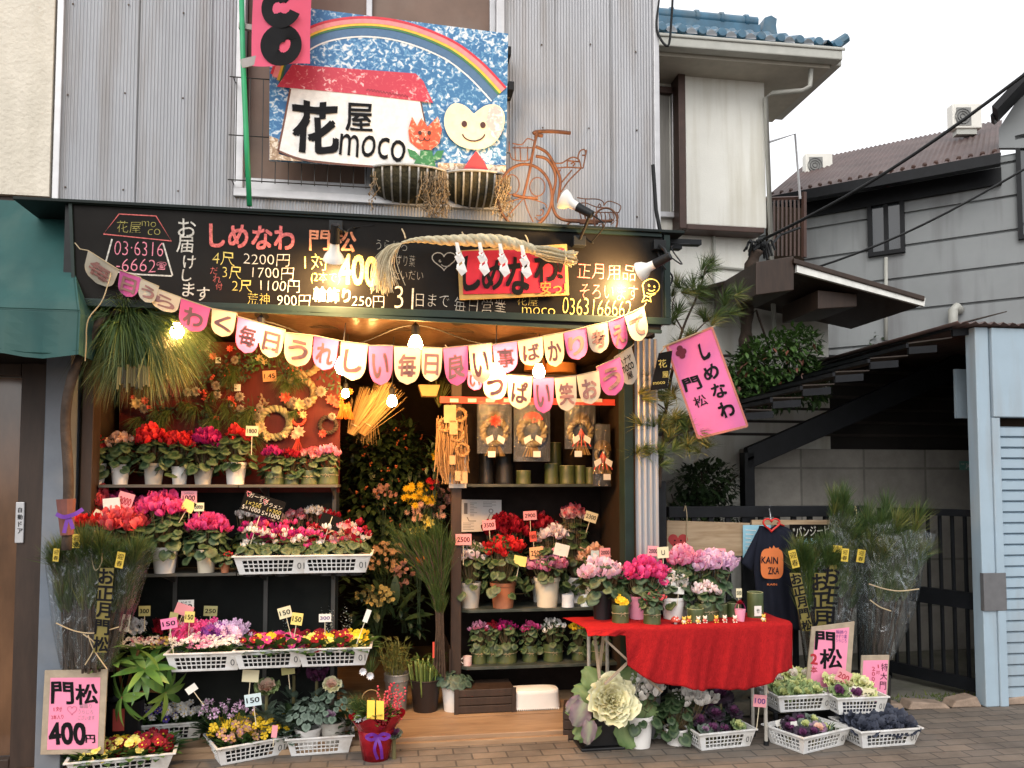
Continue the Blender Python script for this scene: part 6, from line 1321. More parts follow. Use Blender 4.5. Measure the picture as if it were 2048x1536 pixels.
card('white and red price card reading 150 beside the wrapped pine bundle', '150', 249, 1246, -.08, 20, 34, 'white', .1, 26); card('olive price card reading 300 at the wall end of the bottom shelf', '300', 289, 1222, .06, 22, 20, 'olive', 0, 30); card('white price card reading 100 behind a blank pink card', '100', 372, 1211, .10, 30, 22, 'white', 0, 50, sub='ビオラ'); card('blank pink diamond card in front of the white 100 card', None, 368, 1220, .06, 34, 22, 'pink', .35, 40); card('mustard price card reading 150 over the purple stocks', '150', 379, 1234, -.02, 19, 22, 'yellow', .05, 36); card('pink price card reading 150 on a long stick at the crate corner', '150', 338, 1247, -.12, 31, 21, 'hot', -.15, 62); card('dark olive price card reading 250 behind the grey leaved plant', '250', 421, 1222, .18, 26, 20, 'olive', .05, 34); card('pale green blank card behind the pink 150 card', None, 346, 1238, .0, 16, 26, 'olive', .2, 30)
card('cream price card reading 150 tilted above the pink primroses', '150', 570, 1225, -.04, 26, 22, 'cream', -.25, 50); card('orange yellow price card reading 150 next to the tilted cream card', '150', 594, 1238, -.06, 22, 24, 'yellow', .15, 34); card('white price card reading 300 among the yellow primroses', '300', 650, 1236, -.03, 24, 16, 'white', 0, 30, m_inkpur); card('grey card on a long stick leaning out past the yellow primroses', None, 734, 1232, -.2, 10, 26, 'white', .35, 46)
# ground level, left
Fz = ZF + .001
F_ = tray_at('slotted crate of white violas beside the black pot of the glossy leaved shrub', 336, 1482, None, Fz, .10, .98, number=False)
fill(F_, 'in the crate beside the black shrub pot', [vi('white', 'white viola'), vi('violet', 'violet blue viola')], 4, 3, seed=8, sc=1.3, order=[[0, 1, 0, 0], [0, 0, 0, 0], [0, 0, 0, 0]])
G_ = tray_at('slotted crate of golden violas set cornerwise at the edge of the step', 506, 1520, None, .001, .42, 1.0)
fill(G_, 'in the cornerwise crate', [vi('yellow', 'golden viola'), vi('yviolet', 'yellow and violet viola')], 5, 3, seed=9, sc=1.4)
H_ = tray_at('low slotted crate holding potted ornamental kale beside the red wrapped pot', 640, 1509, None, .001, .06, .92, number=False)
I_ = tray_at('slotted crate of crimson and pink primroses in front of the pink 400 sign', 242, 1553, None, .001, .16, 1.28, number=False, scy=1.0)
fill(I_, 'in the crate in front of the 400 sign', [pr('crimson', 'crimson primrose'), pr('hotpink', 'magenta primrose'), pr('lyellow', 'cream yellow primrose'), pr('yellow', 'golden primrose')], 6, 3, seed=10, sc=1.25, order=[[2, 2, 0, 2, 0, 0], [1, 2, 0, 2, 0, 0], [1, 2, 3, 0, 0, 0]])
card('pale blue price card reading 150 in the golden violas', '150', 506, 1400, -.28, 32, 24, 'blue', -.12, 40); card('cream card with small writing behind the golden violas', None, 501, 1352, -.02, 32, 24, 'cream', .08, 40); card('small white blank card leaning over the white violas', None, 383, 1378, -.1, 22, 14, 'white', -.6, 34); card('dark grey card behind the kale under the bottom shelf', None, 576, 1340, .0, 26, 18, 'olive', -.1, 30); card('pink and white flower label stuck in the corner of the golden viola crate', None, 549, 1463, -.44, 11, 24, 'pink', .1, 20)
def tallballs(label, px, py, Y, n, w_, h, col, seed):          # globe flowers on thin stems
 r = random.Random(seed); base = P(px, py, Y); base.z = Fz; s = S(px, py, Y); t = thing('globe_amaranth', label, 'flower'); b, f = MB(), MB()
 for k in range(n):
  p = V((r.uniform(-.5, .5) * w_ * s, r.uniform(-.08, .08), h * s * r.uniform(.72, 1))); b.tube([(p.x * .3, 0, .04), p * .6, p], .0016, 4, cap=False)
  for j in range(14): e = V((r.gauss(0, 1), r.gauss(0, 1), r.gauss(0, 1))).normalized(); f.leaf(p + e * .004, e, (0, 0, 1), .013, .009, .1, t=r.random(), n=2)
 tuft(b, r, .07, .08, 40, .05, .014); b.build('stems', m_leaf, t); f.build('flowers', FC[col], t); t.location = base
tallballs('thin stems of small mauve globe flowers behind the golden violas', 455, 1450, .06, 46, 110, 88, 'lilac', 3)
b = None
sh_ = thing('glossy_leaf_shrub', 'long glossy leaved shrub in a black pot between the 400 sign and the white violas', 'shrub', P(246, 1482, .17).xy.to_3d() + V((0, 0, Fz))); s = S(240, 1400, -.05); base = sh_.location.copy(); r = random.Random(31)
b = MB(); b.lathe([(0, 0), (.09, 0), (.11, .25), (.115, .26), (.105, .26), (.10, .23), (0, .23)], base, 20); b.build('pot', m_potk, sh_, smooth='auto')
b = MB()
for (px, py, d, n) in ((290, 1338, (.1, -.7, .8), 17), (245, 1395, (-.7, -.5, -.1), 11), (330, 1385, (.9, -.5, -.3), 9), (232, 1325, (-.3, -.3, 1), 8), (278, 1300, (.2, .2, 1), 8)):
 c = P(px, py, base.y - .27); D_v = V(d).normalized(); q = D_v.to_track_quat('Z', 'Y').to_matrix()
 for k in range(n): a = k * 2.4 + r.uniform(-.2, .2); b.leaf(c, q @ V((cos(a), sin(a), r.uniform(-.15, .7))), q @ V((0, 0, 1)), r.uniform(.13, .19), r.uniform(.034, .046), .35, t=r.random(), n=5, fold=.2)
b.build('leaves', m_leafy, sh_, smooth=True); b = MB()
for (px, py) in ((290, 1338), (245, 1395), (330, 1385), (232, 1325), (278, 1300)): b.tube(smoothpts([base + V((0, 0, .25)), (base + V((0, 0, .25))).lerp(P(px, py, base.y - .27), .5) + V((0, 0, .03)), P(px, py, base.y - .27)], 4), .008, 6)
b.build('stems', mat('reddish_stem', (.22, .10, .04), rough=.6), sh_)
b = MB(); p = P(237, 1440, base.y - .14); b.box((p.x - .03, p.y, p.z - .06), (p.x + .03, p.y + .004, p.z + .06)); b.build('label', mat('red_label', (.35, .05, .04), rough=.5), sh_)
def pot_kale(label, px, py, Y, z, style, pw, ph, blobs, seed, cat='ornamental kale', leaves=None, nl=40, lw=70, lh=60):
 r = random.Random(seed); s = S(px, py, Y); base = P(px, py, Y); base.z = z; t = thing('potted_kale', label, cat); R_, h = pw * s / 2, ph * s
 pot_parts(t, style, R_ / 1.05, h); b = MB()
 for k in range(nl): a = k * 2.4; q = sqrt((k + .5) / nl); heart_leaf(b, (cos(a) * q * lw * s / 2, sin(a) * q * lw * s / 2, h + lh * s * (1 - .7 * q * q) * r.uniform(.5, 1)), (cos(a) * q, sin(a) * q - .3, .9), (cos(a), sin(a), .1), r.uniform(.020, .032), r)
 b.build('leaves', leaves or mat('kale_greygreen', (.08, .115, .085), col2=(.16, .21, .17), rough=.6, transl=.1), t, smooth=True)
 for (dx, dy, R0, ki, ko) in blobs:
  q = kale('kale_head', 'x', (0, 0, 0), R0, ki, ko, seed + int(dx), layers=5, h=0.0, tilt=(r.uniform(-.3, .3), -.6, .8))
  for ch in list(q.children): ch.parent = t; ch.location = (dx * s, -.02, dy * s)
  bpy.data.objects.remove(q)
 t.location = base
pot_kale('grey green potted kale with one mauve bloom in a white pot in the low crate', 616, 1492, H_.location.y - .03, .008, 'white', 54, 44, [(44, 66, .035, k_lil_i, k_lil_i), (6, 60, .05, k_gry_o, k_gry_o)], 41, lw=96, lh=66)
pot_kale('kale with a creamy yellow flower head in a grey pot in the low crate', 666, 1490, H_.location.y - .01, .008, 'grey', 54, 52, [(-4, 122, .062, k_peach_i, k_yel_i), (38, 74, .045, k_grn_o, k_gy)], 42, lw=92, lh=80, leaves=mat('bluegreen_leaf', (.05, .09, .06), col2=(.15, .2, .15), rough=.6, transl=.1))
kale('kale_rosette', 'peach centred ornamental kale standing behind the pale blue 150 card', P(532, 1470, .10).xy.to_3d() + V((0, 0, Fz)), .085, k_peach_i, k_grn_o, 43, h=.30, tilt=(0, -.45, 1))
kale('kale_rosette', 'frilly purple kale towering behind the cream headed kale', P(632, 1480, .22).xy.to_3d() + V((0, 0, Fz)), .10, k_lil_i, k_pur_i, 44, h=.33, tilt=(.1, -.3, 1), open_=.55)
kale('kale_rosette', 'smaller lilac kale beside the frilly purple kale', P(586, 1480, .24).xy.to_3d() + V((0, 0, Fz)), .075, k_lil_i, k_pur_o, 45, h=.36, tilt=(-.1, -.3, 1), open_=.5)
for (px_, py_, lb) in ((585, 1470, 'dark leafy plant behind the low crate of potted kale'), (430, 1440, 'dark leafy plant behind the white violas under the bottom shelf'), (700, 1478, 'dark leafy plant at the shelf end behind the red wrapped pot')):
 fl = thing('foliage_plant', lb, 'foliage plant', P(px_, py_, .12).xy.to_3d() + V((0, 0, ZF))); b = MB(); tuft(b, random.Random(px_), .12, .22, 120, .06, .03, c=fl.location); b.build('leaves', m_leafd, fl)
fl = thing('foliage_plant', 'grey green leafy plant between the golden violas and the low crate', 'foliage plant', G(575, 1495, .03)); b = MB(); tuft(b, random.Random(3), .10, .26, 110, .05, .035, c=fl.location); b.build('leaves', mat('bluegreen_leaf', (.05, .09, .06)), fl)
gp = thing('gift_pot', 'New Year arrangement in a red foil wrapped pot with purple ribbon on the pavement', 'gift plant', G(752, 1516, 0)); base = gp.location.copy(); s = S(752, 1480, -.1)
m_foil = mat('red_foil', (.32, .01, .02), rough=.22, metal=.3, var=.3, scale=14, bump=.9, bscale=25)
b = MB(); b.lathe([(0, 0), (.075, 0), (.105, .17), (.10, .175), (0, .16)], base, 20); o = b.build('foil_pot', m_foil, gp, smooth=True)
r = random.Random(12); b = MB()
def frill(u, v):
 a = 2 * pi * u; rr2 = .102 + .05 * v + .012 * v * sin(a * 9 + 1) ; return base + V((cos(a) * rr2, sin(a) * rr2, .165 + .075 * v + .02 * v * sin(a * 6.0)))
b.grid(frill, 60, 4); b.build('foil_frill', m_foil, gp)
b = MB(); f = base + V((.01, -.112, .15))
for sx in (-1, 1): b.ribbon(smoothpts([f, f + V((.03 * sx, -.015, .02)), f + V((.062 * sx, -.008, .006)), f + V((.035 * sx, -.012, -.010)), f], 5), .018)
for sx in (-1, 1): b.ribbon(smoothpts([f, f + V((.018 * sx, -.012, -.06)), f + V((.012 * sx + .012, .012, -.125))], 5), .016)
b.build('ribbon', m_purp, gp)
b = MB(); tuft(b, r, .13, .12, 90, .06, .034, c=base + V((0, 0, .19))); b.build('leaves', m_leaf, gp)
b = MB()
for k in range(9): needles(b, base + V((-.05 + r.gauss(0, .03), .03, .24)), 26, .16, r, (-.7 + r.gauss(0, .2), -.2, .8), .4, .1)
for k in range(4): needles(b, base + V((-.035, .04, .45)), 20, .13, r, (r.gauss(0, .2), -.1, 1), .35, .0)
b.build('pine_sprig', m_pine, gp); b = MB()
for k in range(16):
 a = V((.04 + r.uniform(-.02, .09), r.uniform(-.04, .04), .2)); tip = a + V((r.uniform(-.03, .05), 0, r.uniform(.08, .24)))
 for j in range(12): b.ball(base + a.lerp(tip, j / 12) + V((r.gauss(0, .006), r.gauss(0, .006), 0)), .0065, 5, t=r.random())
b.build('red_berries', FC['coral'], gp); b = MB()
for (dx, dz) in ((-.075, .50), (-.035, .475), (-.10, .245), (-.055, .235)):
 c = base + V((dx, -.06, dz))
 for L in range(3):
  for k in range(9): a = k * .7 + L * .3; b.leaf(c, (cos(a), -.5 - .5 * (2 - L), sin(a)), (0, -1, 0), .034 - .007 * L, .014, .15, t=.8, n=2)
b.build('white_flowers', mat('silver_white_cone', (.42, .42, .44), col2=(.66, .66, .68), rough=.5), gp); b = MB()
for dx, dz in ((-.03, .30), (.02, .295)): b.prism([base + V((dx - .02, -.12, dz - .045)), base + V((dx + .022, -.12, dz - .05)), base + V((dx + .022, -.10, dz + .045)), base + V((dx - .02, -.10, dz + .05))], (0, .002, 0))
b.build('yellow_tag', mat('golden_card', (.78, .50, .06), rough=.6), gp)
b = MB(); b.tube([base + V((-.03 + .05 * cos(i * pi / 10), .0, .33 + .05 * sin(i * pi / 10))) for i in range(11)], .003, 5); b.build('straw_loop', m_straw, gp)
kale('kale_rosette', 'little purple bloomed kale at the side of the red wrapped pot', base + V((.10, -.03, .0)), .05, k_pur_i, k_gry_o, 47, h=.13)
# ornaments on the red panel
YO = YBK - .03
def rope_ring(b, c, R_, rr, n=40, m=0, squash=1.0, gap=0):
 for k in range(2):
  pts = [c + V(((R_ + rr * .6 * cos(i * 1.35 + k * pi)) * cos(2 * pi * i / n + .0), rr * .6 * sin(i * 1.35 + k * pi), (R_ + rr * .6 * cos(i * 1.35 + k * pi)) * sin(2 * pi * i / n) * squash)) for i in range(n)]
  b.tube(pts, rr * .7, 6, closed=True, m=m, t=.3 + .4 * k)
def blossom(b, c, R_, r, n=8, t=.6, layers=2):
 for L in range(layers):
  for k in range(n): a = 2 * pi * k / n + L * .4; b.leaf(c, (cos(a), -.35 - .5 * L, sin(a)), (0, -1, 0), R_ * (1 - .25 * L), R_ * .6, .1, t=t * r.uniform(.7, 1.2), n=2)
def cone_(b, c, R_, r):
 for L in range(5):
  for k in range(8): a = 2 * pi * k / 8 + L * .4; q = (L + 1) / 5; b.leaf(c + V((0, -.012 * (1 - q), 0)), (cos(a), -1.3 + 1.5 * q, sin(a)), (0, -1, 0), R_ * (.35 + .6 * q), R_ * .4, .1, t=q, n=2)
m_cone = mat('frosted_cone', (.12, .08, .05), col2=(.34, .30, .24), rough=.7)
m_orn_r = mat('red_ornament', (.42, .03, .02), col2=(.62, .10, .06), rough=.5); m_goldp = mat('cream_flower', (.48, .34, .13), col2=(.62, .48, .26), rough=.6)
def wreath(label, px, py, rp, deco, seed, ring=True, Y=YO, cat='wreath', name='straw_wreath', m=None):
 r = random.Random(seed); c = P(px, py, Y); s = S(px, py, Y); R_ = rp * s; t = thing(name, label, cat, c)
 if ring: b = MB(); rope_ring(b, c, R_, R_ * .24, 46); b.build('straw_ring', m or mat('aged_straw', (.15, .11, .055), col2=(.30, .23, .12), rough=.8, var=.2), t, smooth=True)
 for nm, mt, items in deco:
  b = MB()
  for (dx, dy, sz, kind) in items:
   p = c + V((dx * s, -.03, -dy * s))
   if kind == 'f': blossom(b, p, sz * s, r)
   elif kind == 'c': cone_(b, p, sz * s, r)
   elif kind == 'p': needles(b, p, 60, sz * s, r, (r.gauss(0, .3), -.4, -.6), .9, .25, .002)
   elif kind == 'l':
    for k in range(16): b.leaf(p + V((r.gauss(0, sz * s * .3), r.gauss(0, .01), r.gauss(0, sz * s * .3))), (r.gauss(0, 1), -.5, r.gauss(0, 1)), (0, -1, 0), .028, .013, .2, t=r.random(), n=2)
   elif kind == 't':
    for k in range(26): e = r.uniform(-1, 1); b.tube([p, p + V((e * .012, 0, -sz * s * .4)), p + V((e * sz * s * .28, r.gauss(0, .01), -sz * s * r.uniform(.85, 1)))], .0022, 3, t=r.random())
   elif kind == 'k': b.prism([p + V((-sz * s, 0, -sz * s * 1.2)), p + V((sz * s, 0, -sz * s * 1.1)), p + V((sz * s, 0, sz * s * 1.1)), p + V((-sz * s, 0, sz * s * 1.2))], (0, .002, 0))
   elif kind == 'b':
    for k in range(10): b.ball(p + V((r.gauss(0, sz * s * .5), r.gauss(0, .01), r.gauss(0, sz * s * .5))), .006, 6, t=r.random())
  b.build(nm, mt, t)
 return t
wreath('thick straw wreath with cones and a cream flower below the white う flag', 598, 786, 29, [('red_flower', m_orn_r, [(-25, 10, 13, 'f')]), ('cones', m_cone, [(-10, 18, 12, 'c'), (18, 18, 11, 'c')]), ('cream_flower', m_goldp, [(2, 24, 14, 'f')]), ('pine_needles', m_pine, [(-14, 38, 22, 'p'), (-4, 36, 20, 'p')])], 1)
wreath('slim pale straw wreath with cream flowers above the bamboo pots', 549, 846, 29, [('cones', m_cone, [(-34, -12, 12, 'c'), (-28, -28, 10, 'c')]), ('cream_flower', m_goldp, [(-26, 10, 14, 'f'), (-12, 30, 9, 'f'), (22, 24, 8, 'f')]), ('twig', m_dry, [(-20, -40, 16, 'l')])], 2, m=mat('pale_green_straw', (.20, .19, .09), col2=(.36, .33, .19), rough=.8))
wreath('red braided rope ornament with a long tassel above the bamboo pots', 597, 838, 12, [('rope_tassel', m_orn_r, [(0, 14, 80, 't')]), ('pink_blossom', FC['peach'], [(2, 26, 14, 'f'), (-6, 34, 9, 'f')]), ('small_bow', m_goldp, [(10, -8, 9, 'f')])], 3, name='rope_ornament', cat='ornament', m=m_orn_r)
wreath('small dark twig wreath with a red flower at the doorway edge of the red panel', 656, 850, 16, [('cones', m_cone, [(8, -16, 10, 'c')]), ('red_flower', m_orn_r, [(-10, 18, 9, 'f')])], 4, m=m_bark)
wreath('cluster of red flowers, fern and cone at the doorway edge above the twig wreath', 655, 782, 10, [('cones', m_cone, [(-12, 2, 14, 'c')]), ('red_flower', m_orn_r, [(8, 18, 12, 'f'), (18, 26, 9, 'f')]), ('fern', m_leafd, [(0, -30, 30, 'l'), (10, -10, 24, 'l')])], 5, ring=False, name='door_ornament', cat='ornament')
wreath('hanging posy of cream flower, cone and red bow, wall side of the red panel', 280, 806, 20, [('cones', m_cone, [(10, 12, 12, 'c')]), ('cream_flower', m_goldp, [(-4, 2, 13, 'f')]), ('red_bow', m_orn_r, [(12, -4, 9, 'f'), (20, 10, 7, 'f'), (-10, -10, 6, 'f')]), ('pine_needles', m_pine, [(4, 28, 40, 'p'), (2, 50, 40, 'p'), (8, 36, 30, 'p')])], 6, ring=False, name='door_ornament', cat='ornament')
wreath('white folded paper streamers with a red fan at the wall end of the red panel', 158, 800, 20, [('paper_streamers', m_paper, [(-8, 0, 7, 'k'), (4, 12, 7, 'k'), (-10, 22, 7, 'k'), (12, 26, 7, 'k'), (-4, 40, 8, 'k'), (10, 46, 7, 'k')]), ('red_fan', m_orn_r, [(14, -14, 15, 'f')])], 7, ring=False, name='paper_ornament', cat='ornament', Y=.30)
wreath('pine garland with frosted cones across the middle of the red panel', 400, 790, 20, [('cones', m_cone, [(-22, -4, 11, 'c'), (-6, -6, 12, 'c'), (32, -18, 12, 'c'), (34, 0, 11, 'c')]), ('pine_needles', m_pine, [(-20, 18, 34, 'p'), (-4, 24, 40, 'p'), (12, 18, 34, 'p'), (44, 18, 38, 'p'), (56, 8, 30, 'p'), (-34, 14, 24, 'p'), (24, -6, 30, 'p')]), ('berries', m_orn_r, [(6, -4, 12, 'b'), (14, 6, 12, 'b'), (24, -34, 6, 'b')])], 8, ring=False, name='pine_garland', cat='garland')
wreath('pine swag with two red birds near the small yellow card', 472, 810, 20, [('cones', m_cone, [(8, -16, 12, 'c'), (10, 8, 10, 'c')]), ('pine_needles', m_pine, [(0, 20, 36, 'p'), (18, 30, 40, 'p'), (28, 44, 36, 'p'), (-12, 12, 30, 'p'), (36, 60, 40, 'p')]), ('red_birds', m_orn_r, [(-8, -10, 9, 'f'), (-2, -2, 7, 'b')]), ('tags', m_paper, [(-8, 0, 4, 'k'), (4, -34, 6, 'k')])], 9, ring=False, name='pine_garland', cat='garland')
wreath('dark pine swag with a little red santa high under the bunting', 432, 720, 20, [('cones', m_cone, [(-20, -24, 12, 'c'), (-16, -34, 10, 'c'), (38, 0, 11, 'c')]), ('pine_needles', m_leafd, [(-10, 20, 40, 'l'), (10, 30, 44, 'l'), (40, 20, 44, 'l'), (60, 10, 40, 'l'), (-20, 40, 30, 'l'), (30, 44, 36, 'l')]), ('red_figures', m_orn_r, [(-4, -6, 9, 'f'), (-32, -18, 8, 'b'), (28, -22, 8, 'f')]), ('tag', m_paper, [(6, 2, 5, 'k')])], 10, ring=False, name='pine_garland', cat='garland')
wreath('dark red fringe of tassels behind the tips of the long pine needles', 342, 768, 20, [('tassels', mat('dark_red_thread', (.10, .012, .02), col2=(.2, .03, .04), rough=.7), [(-14, 0, 28, 't'), (0, -4, 28, 't'), (12, 0, 28, 't')]), ('orange_fan', m_goldp, [(-4, -14, 9, 'f')]), ('dark_foliage', m_leafd, [(-4, -40, 34, 'l'), (10, -30, 30, 'l')])], 11, ring=False, name='tassel_ornament', cat='ornament')
wreath('leafy yellow green garland behind the white 日 flag', 516, 718, 20, [('leaves', m_leaf, [(-20, 0, 30, 'l'), (0, 4, 30, 'l'), (20, 8, 26, 'l'), (-6, 14, 24, 'l')]), ('gold_flowers', m_goldp, [(4, 0, 9, 'f'), (14, 6, 8, 'f')])], 12, ring=False, name='leaf_garland', cat='garland')
wreath('straw wreath partly hidden behind the pink れ flag', 610, 722, 26, [('berries', m_orn_r, [(-14, 10, 10, 'b')])], 13)
r9 = random.Random(77)
for k, (px_, py_, lb) in enumerate(((365, 700, 'dark fir spray with red beads beside the long pine needles'), (470, 740, 'dark fir spray hanging below the two red birds'), (545, 690, 'bushy fir spray tucked under the bunting beside the leafy garland'), (580, 750, 'small fir spray against the thick straw wreath'), (330, 830, 'drooping fir spray low on the red panel above the red cyclamen'), (425, 840, 'fir spray low on the red panel above the magenta cyclamen'), (500, 820, 'fir spray low on the red panel above the 1800 card'))):
 wreath(lb, px_, py_, 18, [('pine_needles', m_pine, [(r9.uniform(-14, 14), r9.uniform(-12, 16), 34, 'p') for q in range(5)]), ('leaves', m_leafd, [(r9.uniform(-16, 16), r9.uniform(-16, 16), 34, 'l') for q in range(4)]), ('beads', m_orn_r, [(r9.uniform(-12, 12), r9.uniform(-10, 10), 9, 'b')])], 40 + k, ring=False, name='fir_spray', cat='garland')
card('orange hand written price card pinned on the red panel', '1.45', 539, 752, YO, 26, 22, 'orange', -.08, 0, group=None)
def broom(label, px0, py0, px1, py1, w1, n, m, Y, seed, name='straw_bundle'):
 r = random.Random(seed); a, c = P(px0, py0, Y), P(px1, py1, Y); s = S(px0, py0, Y); t = thing(name, label, 'straw bundle', a); b = MB(); d = (c - a); x = d.cross(V((0, 1, 0))).normalized()
 for k in range(n):
  e, f = r.gauss(0, .4), r.gauss(0, .3); L = r.uniform(.7, 1.08); b.tube([a + x * (e * w1 * s * .12), a + d * (.35 * L) + x * (e * w1 * s * .3) + V((0, f * .03, 0)), a + d * L + x * (e * w1 * s * .62) + V((0, f * .07, -.01))], [.0022, .002, .001], 3, t=r.random(), cap=False)
 b.build('straw', m, t); b = MB(); q = a + d * .2; b.tube([q - x * (w1 * s * .16), q + V((0, -.02, 0)), q + x * (w1 * s * .16)], .005, 5); b.build('binding', m_twine, t)
broom('golden straw broom spreading toward the lowest bulb', 722, 868, 782, 770, 62, 150, m_straw, .55, 1)
broom('golden straw bundle beside the orange tassels at the shelf end', 700, 868, 742, 780, 50, 120, m_straw, .48, 2); broom('straw ends hanging point down over the dark berry shrub', 740, 790, 734, 880, 40, 80, m_straw, .60, 5)
wreath('orange red flower and tassel ornament beside the small bulb', 690, 800, 10, [('orange_flowers', FC['orange'], [(-8, 10, 10, 'f'), (4, 16, 10, 'f'), (-4, -6, 9, 'f'), (10, -16, 8, 'f')]), ('tassel', FC['orange'], [(-4, 0, 40, 't'), (8, 4, 36, 't')])], 22, ring=False, Y=.38, name='tassel_ornament', cat='ornament')
# deep inside the doorway
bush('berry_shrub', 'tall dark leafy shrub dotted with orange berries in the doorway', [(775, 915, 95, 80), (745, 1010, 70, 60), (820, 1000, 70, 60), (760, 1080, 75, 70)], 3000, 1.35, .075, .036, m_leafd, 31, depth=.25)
bd = bpy.data.objects['berry_shrub']; b = MB(); r = random.Random(3)
for k in range(30):
 c = P(r.uniform(695, 860), r.uniform(850, 1080), 1.1 + r.uniform(-.08, .1))
 for j in range(3): b.ball(c + V((r.gauss(0, .008), r.gauss(0, .008), r.gauss(0, .008))), .0075, 6, t=r.random())
b.build('berries', mat('dull_orange_berry', (.22, .04, .012), col2=(.36, .09, .02), rough=.4), bd)
def cluster(label, px, py, w_, h_, Y, col, n, sz, seed, name='cut_flowers', leaves=True, cat='flowers', stem_to=1300, kind='face'):
 r = random.Random(seed); s = S(px, py, Y); c = P(px, py, Y); t = thing(name, label, cat, c); f, l = MB(), MB()
 for k in range(n):
  a = r.uniform(0, 6.28); q = r.random() ** .5; p = c + V((cos(a) * q * w_ * s / 2, r.uniform(-.06, .06), sin(a) * q * h_ * s / 2))
  if kind == 'face': face_flower(f, p, (r.gauss(0, .5), -1, r.gauss(.3, .4)), sz * r.uniform(.7, 1.2), r, 6, me=0)
  elif kind == 'lily':
   for j in range(6): ang = j * pi / 3 + a; f.leaf(p, (cos(ang), -.7, sin(ang)), (0, -1, 0), sz, sz * .42, -.25, t=r.random(), n=3)
  elif kind == 'mum':
   for L in range(3):
    for j in range(10): ang = j * .63 + L * .3; f.leaf(p, (cos(ang), -.3 - .5 * L, sin(ang)), (0, -1, 0), sz * (1 - .22 * L), sz * .3, .05, t=r.random(), n=2)
  if k % 3 == 0: l.tube([p, p.lerp(V((c.x, c.y + .03, c.z - .3)), .5), V((c.x + r.gauss(0, .02), c.y + .04, c.z - .42))], .003, 4, cap=False)
 if leaves:
  for k in range(60): l.leaf(c + V((r.gauss(0, w_ * s * .3), .03 + r.gauss(0, .03), r.gauss(-h_ * s * .35, h_ * s * .35))), (r.gauss(0, 1), -.5, r.gauss(0, .8)), (0, 0, 1), .06, .025, .3, t=r.random())
 f.build('flowers', FC[col] if isinstance(col, str) else col, t); l.build('stems', m_leafd, t)
m_hyd = mat('dried_hydrangea', (.30, .16, .08), col2=(.45, .30, .16), rough=.8); m_olive = mat('olive_hydrangea', (.28, .20, .05), col2=(.46, .36, .12), rough=.8); m_mauve = mat('mauve_brown', (.22, .09, .08), col2=(.36, .20, .16), rough=.8)
cluster('bright yellow chrysanthemums beside the straw curtain of the corner shelving', 838, 990, 66, 46, .95, 'yellow', 26, .030, 1, kind='mum')
cluster('rusty orange chrysanthemums just below the yellow ones', 848, 1025, 80, 44, .97, 'peach', 26, .026, 2, kind='mum'); cluster('dusky mauve flowers just above the orange chrysanthemums', 872, 992, 60, 60, 1.02, m_mauve, 34, .022, 3)
cluster('deep red carnations peeking over the yellow chrysanthemums', 862, 968, 24, 18, .94, 'red', 8, .024, 4, kind='mum')
cluster('pale yellow lilies in the doorway above the pine branches', 845, 1052, 54, 30, .92, 'lyellow', 5, .055, 5, kind='lily'); cluster('creamy yellow lily hanging beside the straw curtain', 870, 895, 20, 40, .82, 'yellow', 3, .06, 6, kind='lily')
cluster('faded brown hydrangea heads in the dark of the doorway', 770, 1112, 90, 60, 1.05, m_hyd, 70, .018, 7); cluster('small pinkish flowers at the dark back of the doorway', 770, 985, 50, 30, 1.1, m_mauve, 24, .018, 8)
cluster('olive yellow hydrangea heads low in the doorway', 752, 1190, 78, 36, .80, m_olive, 70, .017, 9); cluster('small orange flower head among the pine branches', 838, 1125, 22, 30, .72, 'orange', 12, .016, 10, leaves=False); cluster('dark rose flowers in the gap beside the pine branches', 806, 1148, 40, 50, 1.0, m_mauve, 30, .018, 11)
bg_ = MB(); r = random.Random(5); t = thing('broad_leaf_plant', 'broad leaved dark plant low in the doorway behind the galvanised bucket', 'foliage plant', P(770, 1300, .9))
for (px, py, d) in ((745, 1245, (-1, -.3, .15)), (790, 1235, (-.4, -.3, 1)), (800, 1220, (.5, -.3, 1)), (810, 1240, (1, -.3, .5)), (760, 1255, (-.8, -.3, -.05)), (790, 1210, (0, -.3, 1))): bg_.leaf(P(px, py, .85), d, (0, -.4, 1), .20, .07, .3, t=r.random(), n=6)
for k in range(90): bg_.leaf(P(r.uniform(685, 760), r.uniform(1150, 1290), .85 + r.uniform(-.1, .1)), (r.gauss(0, 1), -.6, r.gauss(0, .5)), (0, 0, 1), .07, .05, .3, t=r.random() * .6)
for k in range(80): bg_.leaf(P(r.uniform(790, 850), r.uniform(1180, 1270), .95 + r.uniform(-.1, .1)), (r.gauss(0, 1), -.6, r.gauss(0, .5)), (0, 0, 1), .07, .03, .3, t=r.random() * .5)
bg_.build('leaves', m_leafd, t)
def bucket(label, px, pyb, pyt, w_, Y, m, cat='bucket', galv=False):
 base = P(px, pyb, Y); base.z = ZF; s = S(px, pyb, Y); h = (pyb - pyt) * s; R_ = w_ * s / 2; t = thing('bucket', label, cat, base)
 b = MB(); b.lathe([(0, 0), (R_ * .76, 0), (R_ * .78, .01), (R_ * .94, h * .8)] + ([(R_ * 1.02, h * .82), (R_ * 1.0, h * .86)] if galv else []) + [(R_, h * .97), (R_ * 1.05, h * .985), (R_ * 1.03, h), (R_ * .95, h), (R_ * .9, h * .8), (0, h * .78)], base, 22); b.build('bucket_body', m, t, smooth='auto'); return base, h, R_
m_galv = mat('galvanised_bucket', (.36, .35, .33), rough=.4, metal=.6, var=.25, scale=6, dirt=((.2, .16, .12), 5, .5))
bs_, h_, R_ = bucket('galvanised metal bucket with feathery greenery on the shop floor', 793, 1376, 1300, 50, .62, m_galv, galv=True)
